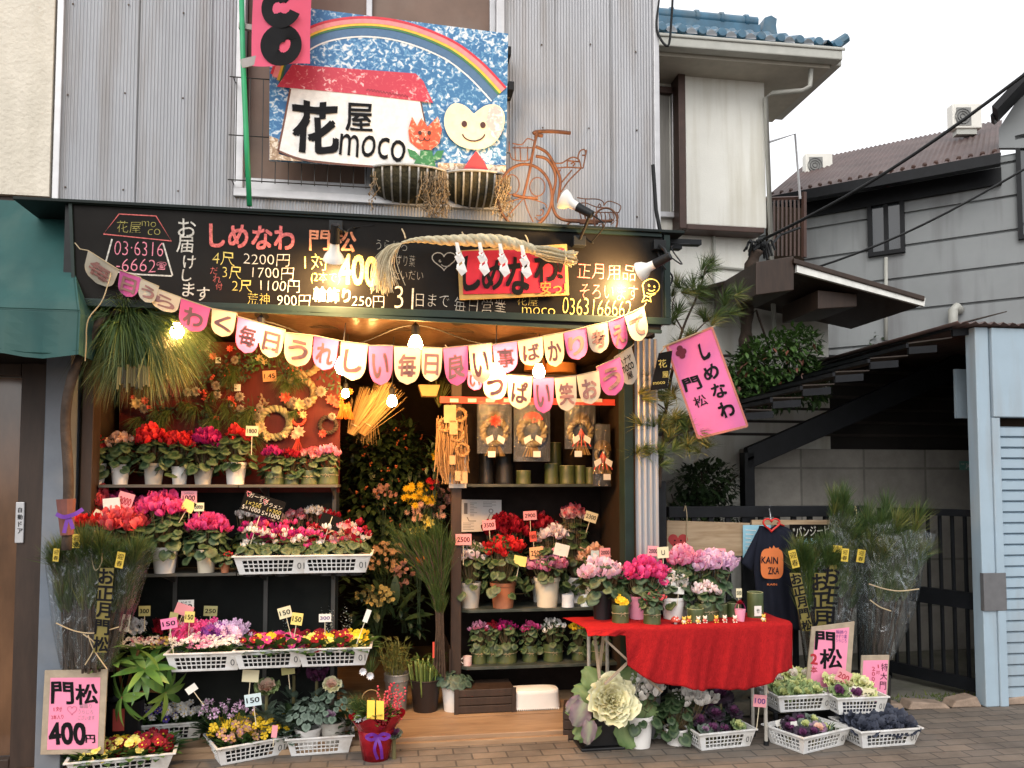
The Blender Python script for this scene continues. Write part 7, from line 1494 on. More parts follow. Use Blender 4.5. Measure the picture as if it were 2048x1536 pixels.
t = thing('feathery_greenery', 'yellowish feathery greenery standing in the galvanised bucket', 'foliage plant', bs_ + V((0, 0, h_))); b = MB(); r = random.Random(7)
for k in range(26): q = bs_ + V((r.gauss(0, .025), r.gauss(0, .025), h_ * .8)); tip = q + V((r.gauss(0, .07), r.gauss(0, .05), r.uniform(.14, .26))); b.tube([q, tip], .002, 3); [needles(b, q.lerp(tip, j / 5), 9, .05, r, (r.gauss(0, .6), 0, 1), .8, .1, .003) for j in range(2, 6)]
b.build('leaves', m_pineY, t)
bs_, h_, R_ = bucket('dark brown tub of bamboo stalks on the shop floor', 851, 1388, 1325, 62, .62, mat('dark_brown_tub', (.022, .014, .012), rough=.5, var=.2))
t = thing('bamboo_bundle', 'bundle of thin green bamboo stalks standing in the dark brown tub', 'bamboo', bs_ + V((0, 0, h_))); b, l = MB(), MB()
for k in range(30):
 a, q = k * 2.4, sqrt((k + .5) / 30) * R_ * .85; p0 = bs_ + V((cos(a) * q, sin(a) * q, h_ * .5)); p1 = p0 + V((cos(a) * q * .5, sin(a) * q * .5, .19 + r.uniform(0, .05))); b.tube([p0.lerp(p1, j / 6) for j in range(7)], [.006, .0054, .0064, .0054, .0064, .0054, .006], 6, t=r.random())
 for j in range(3): l.leaf(p1, (r.gauss(0, 1), r.gauss(0, .6), r.gauss(.4, .3)), (0, 0, 1), .045, .012, .3, t=r.random())
b.build('stalks', mat('lucky_bamboo', (.09, .15, .03), col2=(.22, .28, .08), rough=.4), t, smooth=True); l.build('leaves', m_leaf, t)
t = thing('pine_branches', 'tall sheaf of green pine branches leaning on the corner shelving upright', 'pine branches', P(885, 1380, .5)); b, n_ = MB(), MB()
for k in range(13):
 f = k / 12; a = P(868 + 22 * f, 1330 + 30 * f, .50 + .04 * (k % 3)); c = P(868 + 18 * f, 1200, .5); e = P(795 + 105 * f, 1075 + 30 * abs(f - .5) + r.uniform(-20, 20), .50 + r.uniform(-.1, .05)); pts = smoothpts([a, c, e], 5); b.tube(pts, .006, 5, t=r.random())
 for j in range(4, len(pts)): needles(n_, pts[j], 26, .17, r, (pts[j] - pts[j - 1]).normalized(), .32, .12, .0024, 0, .6)
b.build('stems', m_bark, t); n_.build('needles', m_pine, t)
b = MB(); q = P(867, 1300, .44); b.box((q.x - .006, q.y, q.z - .05), (q.x + .006, q.y + .004, q.z + .05)); b.build('red_tag', m_orn_r, t)
lt = thing('paper_lantern', 'small boxy wooden lantern hanging in the doorway', 'lantern', P(855, 785, .75)); b = MB(); c = P(858, 785, .75); b.prism([c + V((-.05, -.04, -.03)), c + V((.05, -.04, -.03)), c + V((.075, -.04, .05)), c + V((-.075, -.04, .05))], (0, .09, 0)); b.build('lantern_box', mat('amber_wood', (.40, .26, .10), rough=.6), lt, bevel=.004); b = MB(); b.tube([c + V((0, 0, .05)), c + V((0, 0, .45))], .003, 4); b.build('cord', m_black, lt)
b = MB(); c = P(878, 815, .8); b.tube([c + V((.02 * cos(i), .02 * sin(i), .0)) for i in range(3)], .001, 3)
t = thing('hanging_grass', 'tuft of dry ornamental grass hanging beside the boxy lantern', 'dried plant', c); b = MB(); needles(b, c, 90, .22, r, (.1, -.1, 1), .4, .1, .003); b.build('blades', m_pineY, t)
# on and around the corner shelving
sc_ = thing('straw_curtain', 'brown straw hangings with price tags on the upright of the corner shelving', 'straw hanging', P(900, 830, .50)); b = MB(); Yq = .53
for k in range(120):
 x = r.uniform(873, 935); y0 = r.uniform(830, 880); b.tube(smoothpts([P(x, y0, Yq + r.uniform(-.03, .03)), P(x + r.uniform(-6, 6), y0 + 50, Yq + r.uniform(-.04, .02)), P(x + r.uniform(-8, 8), min(968, y0 + r.uniform(70, 120)), Yq)], 3), .0032, 3, t=r.random())
for (x, y) in ((920, 830), (915, 870), (890, 850), (925, 900)): rope_ring(b, P(x, y, Yq - .03), .04, .010, 26)
b.build('straw', mat('brown_straw', (.20, .11, .05), col2=(.42, .27, .13), rough=.8), sc_)
b = MB()
for (x, y, w_, h_) in ((900, 828, 12, 18), (905, 920, 6, 9), (918, 952, 8, 10), (928, 955, 7, 12), (907, 855, 8, 14)): b.prism([P(x - w_, y + h_, Yq - .045), P(x + w_, y + h_, Yq - .045), P(x + w_, y - h_, Yq - .045), P(x - w_, y - h_, Yq - .045)], (0, .002, 0))
b.build('tags', mat('kraft_tag', (.42, .30, .18), rough=.8), sc_)
b = MB(); b.prism([P(898, 976, .60), P(933, 976, .60), P(933, 880, .60), P(898, 880, .60)], (0, .003, 0)); tag(b.build('white_board', m_paper), 'white board edge behind the brown straw hangings', 'board')
b = MB(); b.box((P(880, 800, .56).x, .56, P(900, 806, .56).z), (P(1230, 800, .56).x, .565, P(900, 796, .56).z + .01)); o = b.build('valance', mat('red_white_paper', (.62, .07, .06), rough=.7, var=.05), None)
tag(o, 'red and white paper strip along the top of the corner shelving', 'paper strip'); b = MB()
for k in range(9): x = 900 + k * 36; b.box((P(x, 800, .55).x, .556, P(x, 804, .55).z), (P(x + 17, 800, .55).x, .5595, P(x, 797, .55).z))
b.build('stripe_pattern', m_paper, o)
def wrapped(label, px0, py0, px1, py1, seed, deco):
 r = random.Random(seed); Y = .55; A, B = P(px0, py0, Y), P(px1, py1, Y); c = (A + B) / 2; s = S(px0, py0, Y); t = thing('wrapped_ornament', label, 'New Year ornament', c, 'ornaments in clear bags'); x = P((px0 + px1) / 2, py0 + 62, Y - .01)
 R_ = min(abs(B.x - A.x) * .34, .085); b = MB(); rope_ring(b, x, R_, R_ * .26, 36); b.build('straw_ring', MATS['aged_straw'], t, smooth=True); b = MB()
 for k in range(40): a = r.uniform(-.5, .5); q = x + V((a * .05, 0, -R_ * .9)); b.tube([q, q + V((a * .09, r.gauss(0, .006), -.09))], .0016, 3, t=r.random())
 for k in range(26): a = -.2 + 3.5 * k / 26; q = x + V((0, -.01, R_ * 1.0)); b.tube([q, q + V((cos(a) * .06, -.005, sin(a) * .06))], .0018, 3, t=r.random())
 b.build('straw', m_straw, t)
 b = MB()
 if deco == 'flower': blossom(b, x + V((0, -.03, R_ * .9)), .045, r, 8, .3, 3)
 elif deco == 'fan':
  c2_ = x + V((0, -.02, R_ * .7)); b.poly([c2_] + [c2_ + V((cos(a) * .075, -.012 * (i % 2), sin(a) * .075)) for i, a in enumerate([.3 + i * .17 for i in range(15)])])
 else:
  for k in range(5): b.tube([x + V((0, -.02, .02)), x + V(((k - 2) * .02, -.03, -.06)), x + V(((k - 2) * .032, -.03, -.10))], .004, 4)
 b.build('red_decoration', m_orn_r, t); b = MB()
 for sx in (-1, 1): b.prism([x + V((sx * .02, -.035, -.02)), x + V((sx * .065, -.035, -.045)), x + V((sx * .055, -.035, -.085)), x + V((sx * .012, -.035, -.055))], (0, .002, 0))
 b.prism([x + V((-.05 if seed % 2 else .0, -.036, -.17)), x + V((.0 if seed % 2 else .05, -.036, -.17)), x + V((.0 if seed % 2 else .05, -.036, -.13)), x + V((-.05 if seed % 2 else .0, -.036, -.13))], (0, .002, 0))
 b.build('white_papers', m_paper, t)
 b = MB(); b.box((A.x, Y + .012, B.z), (B.x, Y + .016, A.z)); b.build('dark_card', mat('slate_card', (.045, .05, .06), rough=.6), t)
 b = MB()
 b.grid(lambda u, v: (A.x + (B.x - A.x) * u, Y - .055 * sin(pi * min(1, max(0, u))) ** .5 * (1 - .3 * v) - .004 * sin(u * 17 + v * 9), A.z + (B.z - A.z) * v), 14, 14); b.build('clear_bag', m_film, t, smooth=True)
wrapped('bagged straw ornament with a big red flower, first from the doorway', 955, 802, 1024, 907, 1, 'flower'); wrapped('bagged straw ornament with an orange red fan, the longest bag', 1028, 802, 1101, 923, 2, 'fan'); wrapped('bagged straw ornament with red cords beside the white お flag', 1130, 802, 1192, 898, 3, 'cord'); wrapped('slim bagged red and white ornament hanging low by the green door jamb', 1186, 848, 1222, 972, 4, 'cord')
def bpot(label, px, py, w_, h_, Y, z, m=m_bamboo, nm='bamboo_pot', grp=None):
 base = P(px, py, Y); base.z = z; s = S(px, py, Y); R_, h = w_ * s / 2, h_ * s; t = thing(nm, label, 'pot', base, grp); b = MB()
 b.lathe([(0, 0), (R_, 0), (R_ * 1.03, h * .05), (R_, h * .1), (R_ * .98, h * .6), (R_, h - .003), (R_ * .98, h), (R_ * .86, h), (R_ * .85, h * .3), (0, h * .3)], base, 20); b.build('body', m, t, smooth='auto')
 b = MB(); b.tube([base + V((R_ * .93 * cos(i * pi / 8), R_ * .93 * sin(i * pi / 8), h)) for i in range(16)], R_ * .07, 4, closed=True); b.build('cut_rim', mat('pale_cut_bamboo', (.30, .30, .15), rough=.6) if m is m_bamboo else m, t)
YQ = .70
for lab, px, w_, h_, Y in (('short wide empty bamboo pot standing alone on the top corner shelf', 1047, 30, 26, YQ), ('taller empty bamboo pot, first of the row of four', 1103, 28, 40, YQ), ('widest empty bamboo pot, second of the row of four', 1134, 31, 36, YQ), ('narrow empty bamboo pot, third of the row of four', 1160, 22, 36, YQ), ('short empty bamboo pot at the jamb end of the row of four', 1182, 25, 32, YQ)): bpot(lab, px, 967, w_, h_, Y, zR1)
bpot('tallest pale bamboo tube behind the row of four', 1110, 967, 26, 82, .86, zR1)
for lab, px, w_, h_ in (('tall black plastic pot at the doorway end of the top corner shelf', 972, 30, 62), ('tall black plastic pot beside the short bamboo pot', 1009, 36, 68)): bpot(lab, px, 967, w_, h_, .78, zR1, m_potk, 'plastic_pot')
for lab, px, py, w_, h_ in (('orange terracotta bowl stacked high behind the bunting', 1070, 742, 44, 24), ('wide orange terracotta bowl on the top of the corner shelving', 1120, 748, 66, 18)): bpot(lab, px, py, w_, h_, .8, P(px, py, .8).z, mat('orange_terracotta', (.50, .20, .05), rough=.6, var=.1), 'terracotta_bowl')
b = MB(); b.box((xC + .1, .7, P(1100, 752, .8).z - .02), (1.5, .95, P(1100, 752, .8).z - .001)); tag(b.build('high_shelf', m_dbrown), 'high dark shelf carrying the orange terracotta bowls', 'shelf')
pst = thing('instruction_sheet', 'printed white instruction sheet with small pictures on the corner shelving back', 'poster', P(962, 1032, .9)); Yq = .93
b = MB(); b.prism([P(921, 1064, Yq), P(1003, 1062, Yq), P(1003, 1000, Yq), P(922, 999, Yq)], (0, .003, 0)); o = b.build('paper', m_paper, pst); b = MB()
b.poly([P(928, 1028, Yq - .002), P(935, 1028, Yq - .002), P(935, 1006, Yq - .002), P(928, 1006, Yq - .002)]); stroke(b, [(934, 1034), (938, 1042), (952, 1042)], 1.6, Yq - .002); stroke(b, arc(982, 1022, 4, 4, 0, 360, 10), 1.4, Yq - .002); stroke(b, [(976, 1038), (980, 1028), (986, 1028), (990, 1040)], 1.4, Yq - .002)
for k in range(9): stroke(b, [(940, 1006 + k * 3.2), (940 + (8 if k % 3 else 14), 1006 + k * 3.2)], .7, Yq - .002)
for k in range(5): stroke(b, [(926, 1046 + k * 3.2), (948 - k % 2 * 6, 1046 + k * 3.2)], .7, Yq - .002)
for k in range(4): stroke(b, [(966, 1004 + k * 3), (992 - k % 2 * 8, 1004 + k * 3)], .7, Yq - .002)
b.build('print', mat('grey_print', (.15, .14, .14)), o)
C('white cyclamen with dark eyes at the doorway end of the corner shelf', 940, 1216, .72, 'grey', 46, 50, (90, 76), (0, 108, 66, 44), 'wpink', 18, 34, z=zR2, fs=.05)
C('vivid red cyclamen in the terracotta pot on the corner shelf', 1006, 1216, .68, 'terracotta', 54, 50, (110, 86), (2, 122, 82, 56), 'red', 30, 42, z=zR2, fs=.05)
C('bright pink cyclamen in a cream pot on the corner shelf', 1094, 1218, .68, 'cream', 54, 58, (100, 60), (2, 90, 86, 58), 'pink', 36, 36, z=zR2, fs=.048)
C('deep red cyclamen mass in front of the instruction sheet', 1010, 1212, .86, 'white', 44, 44, (100, 90), (0, 154, 96, 62), 'crimson', 40, 30, z=zR2, fs=.05)
C('dark crimson cyclamen at the dark back of the corner shelf', 1082, 1210, .90, 'white', 40, 44, (80, 90), (0, 158, 56, 36), 'crimson', 16, 20, z=zR2, fs=.045)
C('white cyclamen with pink throats between the two pink cards', 1108, 1210, .84, 'grey', 40, 44, (90, 80), (0, 138, 70, 40), 'wpink', 26, 26, z=zR2, fs=.044)
C('tall red and white cyclamen highest on the corner shelf', 1150, 1210, .84, 'white', 42, 50, (84, 116), (-4, 178, 56, 34), 'redwhite', 20, 36, z=zR2, fs=.045)
C('frilly pale pink cyclamen behind the blue tag', 1186, 1214, .76, 'grey', 40, 44, (90, 54), (2, 96, 76, 46), 'peach', 26, 28, z=zR2, fs=.044)
bpot('small round white vase with blue line flowers on the corner shelf', 1136, 1218, 25, 24, .63, zR2, mat('white_vase', (.55, .60, .66), rough=.3, dirt=((.2, .3, .5), 22, .5)), 'small_vase'); bpot('small pale blue pot beside the white vase', 1170, 1217, 18, 22, .64, zR2, m_potb, 'small_pot')
card('pink price card reading 2500 at the doorway end of the corner shelf', '2500', 927, 1079, .60, 32, 22, 'pink'); card('pink price card reading 3500 on the deep red cyclamen', '3500', 978, 1050, .72, 26, 20, 'pink', -.08); card('pink price card reading 2900 high at the back of the corner shelf', '2900', 1060, 1031, .80, 27, 18, 'pink', -.05); card('small salmon card with red writing under the pink 2900 card', '1800', 1066, 1073, .70, 14, 20, 'red', -.1, 24); card('salmon price card reading 2500 on the bright pink cyclamen', '2500', 1073, 1106, .62, 28, 24, 'orange', -.08, 20); card('white care card with a pink flower drawing on the corner shelf', None, 1123, 1100, .62, 30, 24, 'white', .25, 30); card('yellow blank card at the red cyclamen in terracotta', None, 1040, 1122, .58, 26, 20, 'yellow', .2, 30); card('cream price card reading 2300 beside the tall red and white cyclamen', '2300', 1182, 1034, .78, 26, 20, 'cream', .3, 40); card('pink price card reading 2000 beside the blue tag', '2000', 1210, 1105, .40, 22, 18, 'pink', 0, 24); card('blue blank tag in the frilly pale pink cyclamen', None, 1190, 1108, .60, 17, 14, 'blue', .05, 24)
for lab, px, st, pw, ph, col, f in (('pink mini cyclamen in a bamboo pot behind the little white mug', 958, 'bamboo', 30, 36, 'pink', 40), ('dark red mini cyclamen in a bamboo pot on the lowest corner shelf', 984, 'bamboo', 26, 34, 'crimson', 36), ('purple and white mini cyclamen in a wide bamboo pot', 1012, 'bamboo', 44, 36, 'magenta', 58), ('rose red mini cyclamen in a narrow bamboo pot', 1060, 'bamboo', 30, 32, 'hotpink', 44), ('white mini cyclamen with dark leaves in a wide bamboo pot', 1106, 'bamboo', 40, 34, 'white', 60), ('yellow flowered bamboo pot beside the crossed table legs', 1158, 'bamboo', 30, 28, 'yellow', 40), ('white mini cyclamen half hidden behind the crossed table legs', 1200, 'bamboo', 40, 30, 'white', 50)):
 C(lab, px, 1329, .72, st, pw, ph, (max(46, pw * 1.6), 40), (0, ph + 36, f, 28), col, 12, 18, z=zR3, fs=.026)
mg = thing('mug', 'little white patterned mug at the doorway end of the lowest corner shelf', 'mug', V((P(935, 1328, .66).x, .66, zR3))); b = MB(); c = mg.location.copy(); b.lathe([(0, 0), (.028, 0), (.03, .06), (.027, .06), (.025, .01), (0, .01)], c, 14); b.build('cup', mat('pinkish_china', (.62, .48, .45), rough=.3, dirt=((.5, .1, .12), 30, .6)), mg, smooth='auto'); b = MB(); b.tube([c + V((-.03 - .018 * sin(i * pi / 8), 0, .012 + .038 * i / 8)) for i in range(9)], .004, 6); b.build('handle', m_potw, mg)
b = MB(); base = G(962, 1427, ZF); t = thing('wooden_planter', 'dark brown slatted planter box under the corner shelving', 'planter', base);
for k in range(3): b.box((base.x - .17, base.y, base.z + .002 + .052 * k), (base.x + .22, base.y + .26, base.z + .05 + .052 * k))
b.build('slats', m_dbrown, t, bevel=.004); b = MB()
for sx in (-.175, .2): b.box((base.x + sx, base.y - .006, base.z), (base.x + sx + .03, base.y - .0005, base.z + .16))
b.build('corner_battens', m_dbrown, t)
base = G(1072, 1423, ZF); t = thing('plastic_planter', 'long white plastic planter turned upside down on the shop floor', 'planter', base); s = S(1072, 1423, base.y); Wd = 108 * s; b = MB()
def oval(k, z): return [base + V((math.copysign(abs(cos(a)) ** .55, cos(a)) * Wd / 2 * k, .1 + math.copysign(abs(sin(a)) ** .55, sin(a)) * .085 * k, z)) for a in [2 * pi * i / 36 for i in range(36)]]
rings = [oval(1.0, .012), oval(.96, .10), oval(.97, .105), oval(.93, .125), oval(.90, .128)]; ids = [[b.vert(p) for p in rg] for rg in rings]
for A_, B_ in zip(ids, ids[1:]):
 for i in range(36): b.face((A_[i], A_[(i + 1) % 36], B_[(i + 1) % 36], B_[i]))
b.face(ids[-1]); b.build('planter_body', m_potw, t, smooth='auto'); b = MB()
for i in range(26): x = base.x - Wd * .44 + Wd * .88 * i / 25; b.prism([(x - .005, base.y + .016, ZF + .014), (x + .005, base.y + .016, ZF + .014), (x, base.y + .014, ZF + .001)], (0, .006, 0))
b.build('toothed_rim', m_potw, t)
base = G(906, 1420, ZF); t = thing('potted_kale', 'dark green leafy pot in white plastic beside the dark slatted planter', 'potted plant'); s = S(906, 1420, base.y); pot_parts(t, 'white', 23 * s, 48 * s); b = MB(); r = random.Random(8)
for k in range(46): a = k * 2.4; q = sqrt((k + .5) / 46); heart_leaf(b, (cos(a) * q * .13, sin(a) * q * .10, 48 * s + .10 * (1 - .5 * q) * r.uniform(.4, 1)), (cos(a) * q, sin(a) * q - .3, .9), (cos(a), sin(a), 0), r.uniform(.028, .042), r)
b.build('leaves', mat('dark_bluegreen_leaf', (.025, .05, .035), col2=(.06, .10, .07), rough=.5), t, smooth=True); t.location = base
# table with red cloth
m_redcl = mat('red_felt_cloth', (.33, .012, .014), rough=.95, var=.14, scale=40, bump=.8, bscale=190, spec=.1)
YTf, YTb = -.38, -.03; zT = P(1400, 1251, YTf).z - .006
tbl = thing('folding_table', 'folding table with thin metal legs under the red cloth', 'table', V((1.85, 0, 0)))
xt0, xt1 = P(1192, 1240, YTf).x, P(1572, 1250, YTf).x
b = MB(); b.box((xt0, YTf, zT - .03), (xt1, YTb, zT - .004)); b.build('table_top', mat('grey_table_top', (.25, .24, .22), rough=.6), tbl, bevel=.004)
m_leg = mat('pale_metal_leg', (.52, .49, .43), rough=.4, metal=.4)
for (x, y) in ((xt0 + .15, YTf + .31), (xt0 + .04, YTb - .03), (xt1 - .06, YTf + .15), (xt1 - .06, YTb - .03)):
 b = MB(); b.tube([(x, y, .0), (x, y, zT - .03)], .011, 8); lg = b.build('leg', m_leg, tbl, smooth='auto'); b = MB(); b.lathe([(0, 0), (.016, 0), (.016, .025), (0, .025)], (x, y, 0), 8); b.build('rubber_foot', m_black, lg)
b = MB()
for x in (xt0 + .06, xt1 - .06):
 b.bar((x + .012, YTf + .15, .30), (x + .012, YTb - .03, zT - .05), .016, .012); b.bar((x + .026, YTb - .03, .30), (x + .026, YTf + .15, zT - .05), .016, .012)
b.bar((xt0 + .06, YTf + .045, .42), (xt0 + .38, YTf + .045, zT - .04), .016, .012); b.bar((xt0 + .06, YTf + .06, zT - .06), (xt0 + .40, YTf + .06, .36), .016, .012); b.build('cross_braces', mat('tan_brace', (.36, .28, .2), rough=.5), tbl)
cl = MB()
xc0 = P(1160, 1240, YTb).x; xd0 = P(1250, 1300, YTf).x
def cloth(u, v):
 x = xt0 - .06 + (xt1 + .03 - xt0 + .06) * u
 if v < .45:
  q = v / .45; return V((x - .05 * (1 - q) * (1 - u), YTb + .01 + (YTf - .012 - YTb) * q, zT + .004 + .002 * sin(x * 60) * sin(q * 9) + (.006 if 0 < q < 1 else 0)))
 q = (v - .45) / .55; px = 1192 + (1575 - 1192) * u
 pc = 1172 + 410 * u; L = .03 + .03 * u
 if pc > 1248:
  K_ = ((1248, .19), (1262, .225), (1300, .29), (1392, .35), (1494, .355), (1528, .31), (1540, .262), (1590, .255))
  for (a0, l0), (a1, l1) in zip(K_, K_[1:]):
   if a0 <= pc <= a1: L = l0 + (l1 - l0) * (pc - a0) / (a1 - a0)
 fold = .012 * sin(u * 31 + 1.0 + 1.5 * q) * q + .022 * sin(u * 13 + .4 - q) * q + .007 * sin(u * 67 + 2 + 3 * q) * q + .004 * sin(u * 120 + 9 * q) * q
 return V((x + .012 * sin(u * 17) * q, YTf - .014 - .02 * q ** .6 + fold - .01 * q, zT + .003 - L * q + (.003 * sin(u * 33) + .002 * sin(u * 90)) * q))
cl.grid(cloth, 130, 44); o = cl.build('tablecloth', m_redcl, None, smooth=True); o.modifiers.new('solid', 'SOLIDIFY').thickness = .003
tag(o, 'red felt cloth draped over the folding table and hanging down in front', 'tablecloth')
zt_ = zT + .010
def on(px, py):                      # point on the table top seen at this pixel
 p = G(px, py, zt_); p.y = min(max(p.y, YTf + .04), YTb - .03); return p
def CT(label, px, Y, *a, **k): return cyclamen(label, px, 1235, Y, *a, z=zt_, **k)
CT('blush pink cyclamen in a black pot at the shelving end of the red table', 1204, -.11, 'black', 44, 58, (120, 56), (-4, 98, 96, 56), 'lpink', 32, 34, fs=.050)
CT('magenta cyclamen in a pink pot at the middle of the red table', 1276, -.13, 'pink', 44, 46, (100, 56), (14, 96, 104, 60), 'hotpink', 46, 30, fs=.044)
CT('white cyclamen in a big white pot on the red table', 1346, -.17, 'white', 50, 44, (90, 50), (2, 74, 58, 46), 'white', 24, 28, fs=.046)
CT('light pink cyclamen behind the white one on the red table', 1368, -.08, 'white', 40, 46, (90, 64), (0, 118, 76, 48), 'pink', 30, 26, fs=.048)
CT('lilac pink cyclamen at the T-shirt end of the red table', 1420, -.10, 'white', 44, 46, (110, 66), (6, 112, 96, 50), 'lilac', 34, 34, fs=.054)
CT('small white and violet mini cyclamen in a bamboo pot in front of the lilac cyclamen', 1412, -.23, 'bamboo', 46, 34, (80, 30), (0, 62, 66, 34), 'wpink', 16, 18, fs=.028)
CT('red mini cyclamen in a pale bamboo pot with twine in front of the magenta cyclamen', 1304, -.31, 'bamboo', 34, 36, (56, 30), (4, 56, 46, 24), 'coral', 8, 20, fs=.024)
t = thing('bamboo_arrangement', 'golden viola and pine tip in a bamboo pot on the red table', 'potted flower'); base = on(1241, 1245); s = S(1241, 1245, base.y)
pot_parts(t, 'bamboo', 17 * s, 36 * s); r = random.Random(3); b = MB(); b2 = MB()
for k in range(9): face_flower(b, (r.gauss(0, .016), r.gauss(0, .012) - .01, 36 * s + r.uniform(.005, .045)), (r.gauss(0, .4), -1, .5), r.uniform(.016, .023), r, 6, me=0)
for k in range(4): needles(b2, (r.gauss(0, .01), .02, 36 * s + .01), 30, .10, r, (r.gauss(0, .3), .1, 1), .5, .05, .002)
b.build('flowers', FC['yellow'], t); b2.build('pine_tip', m_pine, t); t.location = base
def tpot(label, px, w_, h_, Y):
 base = on(px, 1242); base.y = Y; bpot(label, px, 1240, w_, h_, Y, zt_)
tpot('tall plain bamboo tube with a white label near the table corner', 1511, 32, 50, -.20); tpot('low wide bamboo pot tied with twine among the figurines', 1391, 34, 26, -.28); tpot('short dark bamboo pot behind the little figurines', 1468, 26, 28, -.16); tpot('dark bamboo pot behind the low wide tied one', 1440, 30, 26, -.15)
card('white paper label stuck upright on the tall bamboo tube', '竹', 1516, 1222, -.256, 15, 20, 'white', 0, 0, fw=.4, group=None); card('cream tag above the tiny pink bucket', '500', 1478, 1186, -.29, 12, 18, 'cream', 0, 22); card('white and pink plant label at the white cyclamen', None, 1358, 1181, -.25, 22, 14, 'white', .1, 24); card('pink price card reading 2000 over the magenta cyclamen', '2000', 1306, 1102, -.14, 22, 20, 'pink', .05, 30); card('cream card with a green mark beside the pink card over the magenta cyclamen', '∪', 1326, 1105, -.15, 24, 22, 'cream', -.05, 30, fw=.3); card('pink price card reading 2000 over the lilac cyclamen', '2000', 1438, 1105, -.12, 28, 16, 'pink', 0, 36); card('small kraft tag leaning on the dark bamboo pots', None, 1410, 1203, -.27, 12, 10, 'cream', .4, 14)
base = on(1481, 1243); base.y = -.31; s = S(1481, 1243, base.y); t = thing('gift_bucket', 'tiny pink bucket holding a red rose on the red table', 'gift', base); b = MB(); b.lathe([(0, 0), (8 * s, 0), (11 * s, 24 * s), (10 * s, 24 * s), (0, 20 * s)], base, 14); b.build('bucket_body', m_potp, t, smooth='auto'); b = MB(); c = base + V((0, -.0, 34 * s))
for L in range(4):
 for k in range(6): a = k * 1.05 + L * .5; b.leaf(c, (cos(a) * (L + .5), sin(a) * (L + .5), 3 - L), (0, 0, 1), .026, .022, -.3, t=r.random(), n=3)
b.build('rose', FC['crimson'], t); b = MB(); b.tube([base + V((11 * s * cos(i * pi / 8), -.002, 24 * s + 14 * s * sin(i * pi / 8))) for i in range(9)], .0016, 4); b.build('handle', FC['magenta'], t)
base = on(1334, 1240); base.y = -.34; s = S(1334, 1240, base.y); t = thing('toadstool_ornament', 'little red toadstool ornament with white dots on the red table', 'ornament', base); b = MB(); b.lathe([(0, 0), (.010, 0), (.009, .018), (0, .018)], base, 10); b.build('stem', m_potw, t, smooth=True); b = MB(); b.lathe([(0, .014), (.026, .014), (.028, .022), (.022, .036), (.010, .044), (0, .046)], base, 16); cp_ = b.build('cap', m_orn_r, t, smooth=True); b = MB()
for (a, e, z) in ((-1.6, .024, .028), (-2.2, .022, .034), (-1.0, .023, .032), (-1.7, .012, .043)): b.ball(base + V((cos(a) * e, sin(a) * e, z)), .0045, 6)
b.build('dots', m_potw, cp_)
m_fy = mat('yellow_china', (.72, .46, .08), rough=.3); m_fw = mat('white_china', (.74, .66, .56), rough=.3); m_fr = mat('red_china', (.55, .05, .04), rough=.3); m_fk = mat('black_dot', (.02, .02, .02))
def figurine(label, px, py, c1, c2, seed):
 base = on(px, py); base.y = -.35 + (seed % 3) * .012; t = thing('animal_figurine', label, 'figurine', base, 'small animal figurines'); r = random.Random(seed); k = .95 + .1 * r.random()
 b = MB(); b.lathe([(0, 0), (.014 * k, 0), (.014 * k, .003), (0, .003)], base, 12); b.build('base', m_bark, t)
 b = MB(); b.ball(base + V((0, 0, .014)), .0125 * k, 10, sq=(1, .85, 1.0)); b.ball(base + V((.002, -.004, .031)), .0105 * k, 10, sq=(1.1, 1, .95))
 for sx in (-1, 1): b.ball(base + V((.002 + sx * .009, -.002, .040)), .0042 * k, 7, sq=(1, .6, 1.3)); b.ball(base + V((sx * .011, -.008, .016)), .0042 * k, 6, sq=(.8, 1, 1.3)); b.ball(base + V((sx * .008, -.011, .005)), .005 * k, 6, sq=(1, 1.2, .8))
 b.ball(base + V((.002, -.014, .029)), .0045, 7); o = b.build('body', c1, t, smooth=True)
 b = MB(); b.lathe([(.0105 * k, .0), (.0135 * k, .005), (.0125 * k, .012), (.0085 * k, .016)], base + V((0, 0, .008)), 12); b.build('jacket', c2, t, smooth=True)
 b = MB()
 for sx in (-1, 1): b.ball(base + V((.002 + sx * .004, -.0135, .034)), .0013, 5)
 b.ball(base + V((.002, -.0185, .0295)), .0014, 5); b.build('face_marks', m_fk, o)
for lab, px, a, c in (('yellow animal figurine with white jacket, first from the toadstool', 1362, m_fy, m_fw), ('yellow animal figurine with red jacket, second from the toadstool', 1376, m_fy, m_fr), ('white animal figurine with yellow jacket, third from the toadstool', 1392, m_fw, m_fy), ('white animal figurine with red jacket beside the tied bamboo pot', 1408, m_fw, m_fr), ('yellow animal figurine with red jacket in the middle of the row', 1432, m_fy, m_fr), ('white animal figurine with red jacket next before the tiny pink bucket', 1450, m_fw, m_fr), ('white and red animal figurine touching the tiny pink bucket', 1470, m_fw, m_fr), ('yellow animal figurine alone at the table corner', 1534, m_fy, m_fw)): figurine(lab, px, 1246, a, c, int(px))
